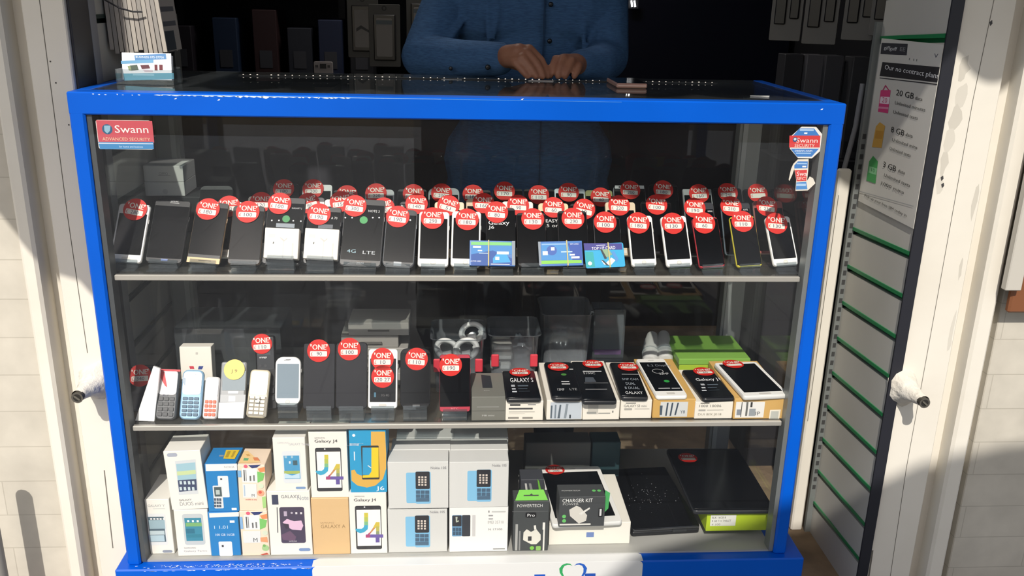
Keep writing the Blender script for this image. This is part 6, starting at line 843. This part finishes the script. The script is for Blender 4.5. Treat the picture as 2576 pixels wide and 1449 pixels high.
for k, (x, y, z, lab) in enumerate(((-.040, .20, .845, 'white cable coil at the left of the first plastic tub'), (.004, .195, .848, 'white cable coil in the middle of the first plastic tub'), (.018, .25, .868, 'white cable loop standing up at the back of the first tub'))):
    coil(x, y, z, .026, 'e4e4e0', lab, 'cable coils in the first plastic tub')
for k, (x, z, c, lab) in enumerate(((.09, .84, '9a9890', 'uppermost grey wrapped adapter in the second plastic tub'), (.092, .815, '8a8a86', 'middle grey wrapped adapter in the second plastic tub'), (.088, .79, 'a8a6a0', 'lowest grey wrapped adapter in the second plastic tub'))):
    b = MB(); b.plate(.05, .020, .008, -.02, .03, .004, col(c, .4), M=Matrix.Translation((x, .245, z-.01))); b.box(x-.02, .2235, z-.004, x+.02, .2255, z+.004, col('c4c4c0', .4)); tag(b.build('adapter'), lab, 'adapter', 'wrapped adapters in the second plastic tub')
def bag(x, y, z, rx, ry, rz, c, lab, seed):
    b = MB(); vs = []; fs = []; n, m_ = 22, 14
    for i in range(m_+1):
        a = math.pi*i/m_
        for j in range(n):
            q = 2*math.pi*j/n; p = Vector((math.sin(a)*math.cos(q), math.sin(a)*math.sin(q), math.cos(a)))
            k = 1+.38*noise.noise(p*2.6+Vector((seed, 0, 0)))+.2*noise.noise(p*6+Vector((0, seed, 0)))
            vs.append((x+rx*p.x*k, y+ry*p.y*k, max(SH2+.001, z+rz*p.z*k)))
    for i in range(m_):
        for j in range(n): fs.append((i*n+j, i*n+(j+1) % n, (i+1)*n+(j+1) % n, (i+1)*n+j))
    b.add(vs, fs, c, True); return tag(b.build('plastic_bag'), lab, 'plastic bag', 'crumpled plastic bags on the middle shelf')
bag(.138, .26, .80, .024, .035, .05, PLASTIC, 'crumpled clear bag at the right of the second plastic tub', 3)
bag(.25, .335, .80, .040, .04, .045, col('2c2e32', .25), 'dark crumpled bag inside the third plastic tub', 8)
bag(.25, .30, .86, .035, .02, .02, PLASTIC, 'flattened clear bag on top of the dark one in the third plastic tub', 14)
for k, (x, lab, rz) in enumerate(((.465, 'left of two white wrapped rolls beside the green box', -14), (.505, 'right of two white wrapped rolls beside the green box', -10))):
    rt = empty('wrapped_roll', lab, 'roll', 'white wrapped rolls on the middle shelf', Matrix.Translation((x, .29, SH2+.024+.002*k)) @ Matrix.Rotation(R(rz), 4, 'Z') @ Matrix.Rotation(R(8), 4, 'X'))
    b = MB(); b.tube([(0, 0, 0), (0, .03, .0), (0, .10, 0), (0, .14, 0)], [.018, .021, .02, .015], col('d8d8d4', .4), 14); b.build('wrapping', rt)
    b = MB(); b.tube([(0, .045, 0), (0, .05, 0)], .0222, col('b0b4b4', .5), 14); b.build('tie', rt)
cc = empty('clear_case', 'upright clear plastic case with a purple strip inside', 'case', None, Matrix.Translation((.368, .345, SH2+.0006)))
b = MB(); b.box(-.04, 0, 0, .04, .06, .145, PLASTIC); b.build('case_wall', cc)
b = MB(); b.box(-.034, .004, .022, .034, .05, .034, col('8a2a90', .4)); b.build('purple_strip', cc)
b = MB(); b.box(-.036, .004, .036, .036, .05, .13, col('4a5258', .35)); b.build('inner_pack', cc)
gb = empty('lime_box', 'large lime green box lying at the back right of the middle shelf', 'box', None, Matrix.Translation((.624, .248, SH2+.0006)))
b = MB(); b.box(-.095, 0, 0, .08, .155, .036, col('a4bf3c', .45), b=.001); b.build('tray', gb)
b = MB(); b.box(-.097, -.002, .0364, .082, .157, .052, col('7fae4c', .45), b=.001); b.build('lid', gb)
gs = 'thin grey cartons stacked on the middle shelf'
for k, (nm_, dx) in enumerate((('lowest', .0), ('second lowest', -.008), ('middle', .012), ('second highest', -.004), ('topmost', .014))):
    b = MB(); z0 = SH2+.0006+k*.0318; b.box(-.285+dx, .215+.004*(k % 2), z0, -.150+dx*1.4, .315, z0+.031, col('8c8a84' if k % 2 else '9a9892', .6), b=.001)
    b.box(-.24+dx, .2135, z0+.010, -.19+dx, .2195, z0+.014, col('5a5854')); tag(b.build('thin_carton'), f'{nm_} thin grey carton in the stack behind the two-sticker phone', 'box', gs)
ac = empty('acrylic_case', 'large empty clear acrylic case behind the keypad phones', 'case', None, Matrix.Translation((-.545, .20, SH2+.0006)))
b = MB(); b.box(-.12, 0, 0, .12, .003, .15, ACRYLIC); b.build('front_sheet', ac)
b = MB(); b.box(-.12, .003, .147, .12, .15, .15, ACRYLIC); b.build('top_sheet', ac)
b = MB(); b.box(-.12, .003, 0, -.117, .15, .147, ACRYLIC); b.box(.117, .003, 0, .12, .15, .147, ACRYLIC); b.build('end_sheet', ac)
small('grey_carton', .16, .33, .30, .36, FL+.0005, .545, '5a5c5a', 'wide grey carton at the back of the cabinet floor behind the tablet', 'box')
small('teal_carton', .335, .41, .31, .37, FL+.0005, .54, '2e4a50', 'teal carton at the back of the cabinet floor beside the grey one', 'box')
small('dark_carton', .62, .70, .32, .40, SH2+.0006+.0525, .85, '1c1d20', 'small black carton on the lid of the lime green shelf box', 'box') if False else None
# ------------------------------------------------------------------ the person behind the counter
def capsules(chains, mats=None):
    b = MB(); mt = col('808080')
    for ch in chains:
        pts = [Vector(p[:3]) for p in ch]; rs = [p[3] for p in ch]
        # resample so that the union is smooth
        P2, R2 = [], []
        for (a, ra), (c, rc_) in zip(zip(pts, rs), zip(pts[1:], rs[1:])):
            n = max(2, int((c-a).length/.02))
            for i in range(n): P2.append(a.lerp(c, i/n)); R2.append(ra+(rc_-ra)*i/n)
        P2.append(pts[-1]); R2.append(rs[-1])
        b.tube(P2, R2, mt, 14)
        for p, r in ((pts[0], rs[0]), (pts[-1], rs[-1])): b.ball(p, r, r, r, mt, 14, 8)
        for p, r in list(zip(pts, rs))[1:-1]: b.ball(p, r, r, r, mt, 14, 8)
    return b
def solid(b, name, voxel, mat, smooth=4, parent=None):
    o = b.build(name); o.data.materials.clear()
    m = o.modifiers.new('r', 'REMESH'); m.mode = 'VOXEL'; m.voxel_size = voxel; m.use_smooth_shade = True
    m2 = o.modifiers.new('s', 'SMOOTH'); m2.factor = .5; m2.iterations = smooth
    bpy.context.view_layer.update()
    me = bpy.data.meshes.new_from_object(o.evaluated_get(bpy.context.evaluated_depsgraph_get()))
    me.materials.clear(); me.materials.append(mat); me.name = name
    for p in me.polygons: p.use_smooth = True; p.material_index = 0
    o.modifiers.clear(); o.data = me
    if parent: o.parent = parent; o.matrix_parent_inverse = parent.matrix_world.inverted()
    return o
SKIN = surf('brown_skin', '8e5e4a', 'a07058', 30, .5, .08, lo=.3, hi=.7)
SHIRT = surf('blue_shirt_cloth', '3c5a80', '476a94', 60, .85, .25, spec=.2, stretch=(1, 1, 6))
TROU = col('1c1e26', .9)
per = empty('person', 'person in a blue long-sleeved shirt behind the counter, both hands on the glass', 'person', None, Matrix.Translation((.19, .76, FLOOR)))
bpy.context.view_layer.update()
cx, cy = .185, .76
def ell(b, x, y, z, rx, ry, rz): b.ball((x, y, z), rx, ry, rz, col('808080'), 20, 12)
# arms: image-left arm is the person's right arm
RA = [(cx-.185, cy, 1.735, .058), (-.045, .72, 1.62, .052), (-.105, .635, 1.485, .046), (-.02, .56, 1.482, .040), (.083, .485, 1.490, .031)]
LA = [(cx+.185, cy, 1.735, .058), (.375, .73, 1.62, .052), (.375, .65, 1.49, .046), (.335, .565, 1.475, .038), (.285, .505, 1.478, .029)]
RH = [[(.083, .485, 1.490, .026), (.105, .455, 1.501, .027), (.128, .43, 1.510, .023)],
      [(.105, .455, 1.502, .022), (.152, .43, 1.519, .0125)], [(.105, .45, 1.498, .022), (.143, .415, 1.511, .0125)], [(.105, .45, 1.495, .02), (.132, .405, 1.500, .0120)], [(.10, .455, 1.492, .018), (.119, .403, 1.488, .0110)],
      [(.154, .430, 1.518, .0115), (.181, .420, 1.494, .0098), (.192, .405, 1.470, .0086), (.195, .400, 1.4585, .0072)],
      [(.146, .414, 1.511, .0115), (.170, .402, 1.487, .0098), (.180, .392, 1.466, .0086), (.182, .388, 1.4585, .0072)],
      [(.134, .404, 1.500, .0112), (.154, .391, 1.478, .0095), (.163, .385, 1.464, .0084), (.166, .383, 1.4590, .0072)],
      [(.120, .402, 1.488, .0100), (.135, .389, 1.471, .0085), (.143, .385, 1.462, .0075), (.147, .384, 1.4588, .0066)],
      [(.11, .458, 1.487, .015), (.142, .448, 1.474, .0120), (.165, .430, 1.465, .0098), (.178, .420, 1.4605, .0084)]]
LH = [[(.285, .505, 1.478, .025), (.268, .47, 1.484, .026), (.252, .45, 1.488, .022)],
      [(.268, .47, 1.487, .019), (.217, .430, 1.4965, .0115)], [(.265, .465, 1.489, .020), (.234, .424, 1.500, .0118)], [(.268, .465, 1.485, .020), (.253, .424, 1.493, .0115)], [(.275, .47, 1.480, .018), (.272, .428, 1.482, .0105)],
      [(.217, .429, 1.496, .0108), (.207, .416, 1.479, .0092), (.203, .409, 1.466, .0082), (.203, .408, 1.4590, .0070)],
      [(.234, .423, 1.500, .0112), (.224, .405, 1.483, .0095), (.219, .396, 1.467, .0084), (.219, .395, 1.4590, .0072)],
      [(.253, .423, 1.493, .0110), (.243, .403, 1.477, .0094), (.237, .395, 1.464, .0083), (.236, .395, 1.4588, .0071)],
      [(.272, .427, 1.482, .0100), (.265, .407, 1.470, .0085), (.259, .400, 1.461, .0075), (.258, .400, 1.4583, .0066)],
      [(.262, .478, 1.482, .014), (.232, .468, 1.474, .0115), (.210, .447, 1.466, .0096), (.198, .436, 1.4600, .0082)]]
b = capsules([RA, LA]+RH+LH+[
    [(cx-.11, cy, 1.60, .12), (cx+.11, cy, 1.60, .12)], [(cx-.09, cy, 1.40, .115), (cx+.09, cy, 1.40, .115)], [(cx-.09, cy, 1.20, .125), (cx+.09, cy, 1.20, .125)],
    [(cx-.17, cy+.01, 1.74, .05), (cx+.17, cy+.01, 1.74, .05)], [(cx, cy+.01, 1.74, .062), (cx, cy-.012, 1.86, .058)],
    [(cx-.09, cy, 1.15, .09), (cx-.10, cy-.01, .76, .062), (cx-.10, cy+.02, .36, .045)], [(cx+.09, cy, 1.15, .09), (cx+.10, cy-.01, .76, .062), (cx+.10, cy+.02, .36, .045)],
    [(cx-.10, cy+.02, .315, .04), (cx-.11, cy-.13, .300, .03)], [(cx+.10, cy+.02, .315, .04), (cx+.11, cy-.13, .300, .03)]])
ell(b, cx, cy, 1.50, .165, .115, .2); ell(b, cx, cy, 1.28, .165, .12, .2)
ell(b, cx, cy-.03, 1.965, .074, .092, .112); ell(b, cx, cy-.06, 1.905, .05, .055, .05)
ell(b, cx, cy-.128, 1.945, .012, .018, .02); ell(b, cx-.077, cy-.01, 1.95, .01, .02, .03); ell(b, cx+.077, cy-.01, 1.95, .01, .02, .03); ell(b, cx, cy-.11, 1.905, .022, .012, .008)
body = solid(b, 'body', .0038, SKIN, 3, per)
for sx in (-1, 1):
    e = MB(); e.ball((cx+sx*.031, cy-.112, 1.965), .011, .009, .0085, col('e8e4de', .2)); e.ball((cx+sx*.031, cy-.1195, 1.964), .005, .003, .005, col('1a120e', .2)); part(e, 'eye', per)
h = MB(); ell(h, cx, cy-.005, 1.995, .082, .094, .098); ell(h, cx, cy+.03, 1.95, .08, .075, .09); solid(h, 'hair', .006, col('0f0d0c', .8), 3, per)
for v in h.v[:0]: pass
# shirt
sh = []
RS = [(a[0], a[1], a[2], a[3]+.012) for a in RA[:-1]]+[(.055, .505, 1.490, .043), (.082, .486, 1.492, .041)]
LS = [(a[0], a[1], a[2], a[3]+.012) for a in LA[:-1]]+[(.300, .523, 1.478, .041), (.288, .510, 1.479, .039)]
b = capsules([RS, LS, [(cx-.11, cy, 1.60, .135), (cx+.11, cy, 1.60, .135)], [(cx-.10, cy, 1.40, .132), (cx+.10, cy, 1.40, .132)], [(cx-.10, cy, 1.20, .14), (cx+.10, cy, 1.20, .14)], [(cx-.10, cy, 1.08, .143), (cx+.10, cy, 1.08, .143)], [(cx-.17, cy+.01, 1.745, .06), (cx+.17, cy+.01, 1.745, .06)]])
ell(b, cx, cy, 1.50, .182, .132, .22); ell(b, cx, cy, 1.28, .185, .14, .22)
# cloth folds as soft ridges
rf = random.Random(4)
for (x0, y0, z0), (x1, y1, z1), r in (((-.02, .668, 1.60), (-.115, .60, 1.50), .012), ((.01, .66, 1.59), (-.09, .585, 1.475), .010), ((-.06, .60, 1.525), (-.05, .545, 1.515), .012), ((-.02, .575, 1.522), (.0, .525, 1.45), .008), ((.40, .69, 1.62), (.36, .60, 1.47), .013), ((.36, .66, 1.60), (.325, .575, 1.455), .011), ((.385, .68, 1.52), (.34, .60, 1.45), .010), ((.055, .635, 1.66), (.06, .63, 1.52), .010), ((.085, .632, 1.66), (.075, .63, 1.53), .008), ((.30, .637, 1.64), (.31, .635, 1.50), .009)):
    b.tube([(x0, y0, z0), ((x0+x1)/2+.004, (y0+y1)/2-.003, (z0+z1)/2), (x1, y1, z1)], [r*.5, r, r*.5], col('808080'), 10)
shirt = solid(b, 'shirt', .006, SHIRT, 3, per)
pl = MB(); fy = cy-.142
pl.box(cx+.018, fy-.0, 1.10, cx+.020, fy+.012, 1.70, col('203c5c', .9)); part(pl, 'shirt_placket', shirt)
bt = MB()
def btn(x, y, z, r=.0065, ax='y'): bt.ball((x, y, z), r, r*.45, r, col('0c1018', .3), 12, 6)
for z in (1.62, 1.53, 1.44):
    bt = MB(); btn(cx+.034, fy-.004, z); part(bt, 'shirt_button', shirt)
for q in ((.055, .4515, 1.474), (-.034, .499, 1.466, .005)):
    bt = MB(); btn(*q); part(bt, 'cuff_button', shirt)
b = capsules([[(cx-.10, cy, 1.10, .10), (cx-.105, cy-.01, .76, .078), (cx-.105, cy+.02, .34, .066)], [(cx+.10, cy, 1.10, .10), (cx+.105, cy-.01, .76, .078), (cx+.105, cy+.02, .34, .066)], [(cx-.10, cy, 1.14, .115), (cx+.10, cy, 1.14, .115)]])
solid(b, 'trousers', .012, TROU, 3, per)
for sx in (-1, 1):
    s_ = MB(); s_.ball((cx+sx*.108, cy-.05, .31), .05, .125, .042, col('1a1614', .5), 14, 8); part(s_, 'shoe', per)

# ------------------------------------------------------------------ things in front that throw the shade
AW = surf('awning_cloth', '5a6470', '646e7a', 6, .9)
aw = empty('shop_awning', 'cloth awning over the shop front with a scalloped valance', 'awning', None, Matrix.Translation((0, -1.05, 2.614)))
b = MB(); b.add([(-.8, 1.08, .35), (3.0, 1.08, .35), (3.0, 0, 0), (-.8, 0, 0), (-.8, 1.08, .37), (3.0, 1.08, .37), (3.0, 0, .02), (-.8, 0, .02)], [(0,1,2,3),(4,5,6,7),(0,4,7,3),(1,5,6,2),(3,2,6,7)], AW); b.build('canopy', aw)
prof = []
for i in range(229):
    x = -.8+3.8*i/228; prof.append((x, -.07*abs(math.sin((x+.21-.965)*math.pi/.17))**.8))
b = MB()
for (xa, za), (xb, zb) in zip(prof[:-1], prof[1:]): b.prism([(xa, .01), (xb, .01), (xb, zb), (xa, za)], -.004, 0, AW)
b.build('valance', aw)
b = MB(); b.tube([(-.8, 0, .01), (3.0, 0, .01)], .015, col('8a8a8a', .4, .6)); b.build('front_bar', aw)
hs = empty('jamb_sun_blocker', 'unseen panel added above the left jamb to shade it', 'sign', None, Matrix.Translation((0, -.70, 0)))  # added out of view, outline shaped to throw the left jamb's shade
def sp2(x, z, y=-.75, y0=.05): return (x+.20*(y-.0-.0)-.01, z-.98*(y-y0))
pts = [sp2(-.757, 1.9), sp2(-.757, 1.15), sp2(-.765, 1.03), sp2(-.80, 1.08), sp2(-.86, 1.10), sp2(-.95, 1.24), sp2(-1.02, 1.27), sp2(-1.02, 1.9)]
b = MB(); b.prism(pts, -.07, -.03, col('a8a8a8', .6)); b.build('panel', hs)
b = MB(); b.tube([(-1.0, -.05, 2.62), (-1.0, .76, 2.62)], .015, col('4a4a4a', .4, .6)); b.build('bracket', hs)
pb_ = empty('blocker', 'unseen added hoarding with a sloping top standing on the pavement behind the viewer', 'blocker', None, Matrix.Translation((0, -2.6, 0)))  # added unseen panel, top edge shaped for the lower right shade
def sunpt(x, z, y=-2.6): return (x+.20*y, z-.98*y)     # where the sun ray reaching (x, 0, z) crosses the panel
edge = [sunpt(.30, .30), sunpt(.41, .41), sunpt(.714, .524), sunpt(.95, .585), sunpt(1.05, .64), sunpt(1.26, .69), sunpt(1.9, .76)]
b = MB(); b.prism([(edge[0][0], 0)]+edge+[(edge[-1][0], 0)], -.012, .012, surf('blocker_wood', '5a4636', '6e5844', 12, .8)); b.build('panel', pb_)
b = MB(); b.box(.5, -.5, 0, .56, -.012, .06, col('4a3a2c', .8)); b.box(1.1, -.5, 0, 1.16, -.012, .06, col('4a3a2c', .8)); b.build('foot', pb_)
# ------------------------------------------------------------------ light, camera, render look
w = bpy.data.worlds.new('sky'); S.world = w; w.use_nodes = True
nt = w.node_tree; bg = nt.nodes['Background']
sky = nt.nodes.new('ShaderNodeTexSky'); sky.sky_type = 'NISHITA'; sky.sun_disc = False; sky.sun_elevation = R(44); sky.sun_rotation = R(190); sky.air_density = 1.2; sky.dust_density = 2.5
hsv = nt.nodes.new('ShaderNodeHueSaturation'); hsv.inputs['Saturation'].default_value = .95
nt.links.new(sky.outputs[0], hsv.inputs['Color']); nt.links.new(hsv.outputs[0], bg.inputs[0]); bg.inputs[1].default_value = .13
sd = bpy.data.lights.new('sun', 'SUN'); sd.energy = 4.2; sd.angle = R(.6); sd.color = (1, .95, .87)
so = bpy.data.objects.new('sun', sd); COL.objects.link(so)
dirv = Vector((.20, 1, -.98)).normalized(); so.rotation_euler = dirv.to_track_quat('-Z', 'Y').to_euler(); so.location = (-1, -4, 5)
cd = bpy.data.cameras.new('camera'); cam = bpy.data.objects.new('camera', cd); COL.objects.link(cam); S.camera = cam
cd.sensor_width = 36; cd.lens = 36*2252.4566/2576; cd.clip_start = .02
yaw, pit, rol = .0677, -.3151, .023
fw = Vector((math.sin(yaw)*math.cos(pit), math.cos(yaw)*math.cos(pit), math.sin(pit))); rt_ = Vector((math.cos(yaw), -math.sin(yaw), 0)); up_ = rt_.cross(fw)
r2_ = rt_*math.cos(rol)+up_*math.sin(rol); u2_ = -rt_*math.sin(rol)+up_*math.cos(rol)
Mc = Matrix((r2_, u2_, -fw)).transposed().to_4x4(); Mc.translation = (-.0243, -1.7601, 1.638); cam.matrix_world = Mc
S.view_settings.view_transform = 'Standard'; S.view_settings.look = 'None'; S.view_settings.gamma = 1; S.view_settings.exposure = 0
S.view_settings.use_curve_mapping = False
try:
    S.cycles.use_denoising = True; S.cycles.denoiser = 'OPENIMAGEDENOISE'
    S.cycles.max_bounces = 8; S.cycles.transparent_max_bounces = 24; S.cycles.diffuse_bounces = 3; S.cycles.glossy_bounces = 4
    S.cycles.caustics_reflective = False; S.cycles.caustics_refractive = False; S.cycles.sample_clamp_indirect = 6
except Exception: pass
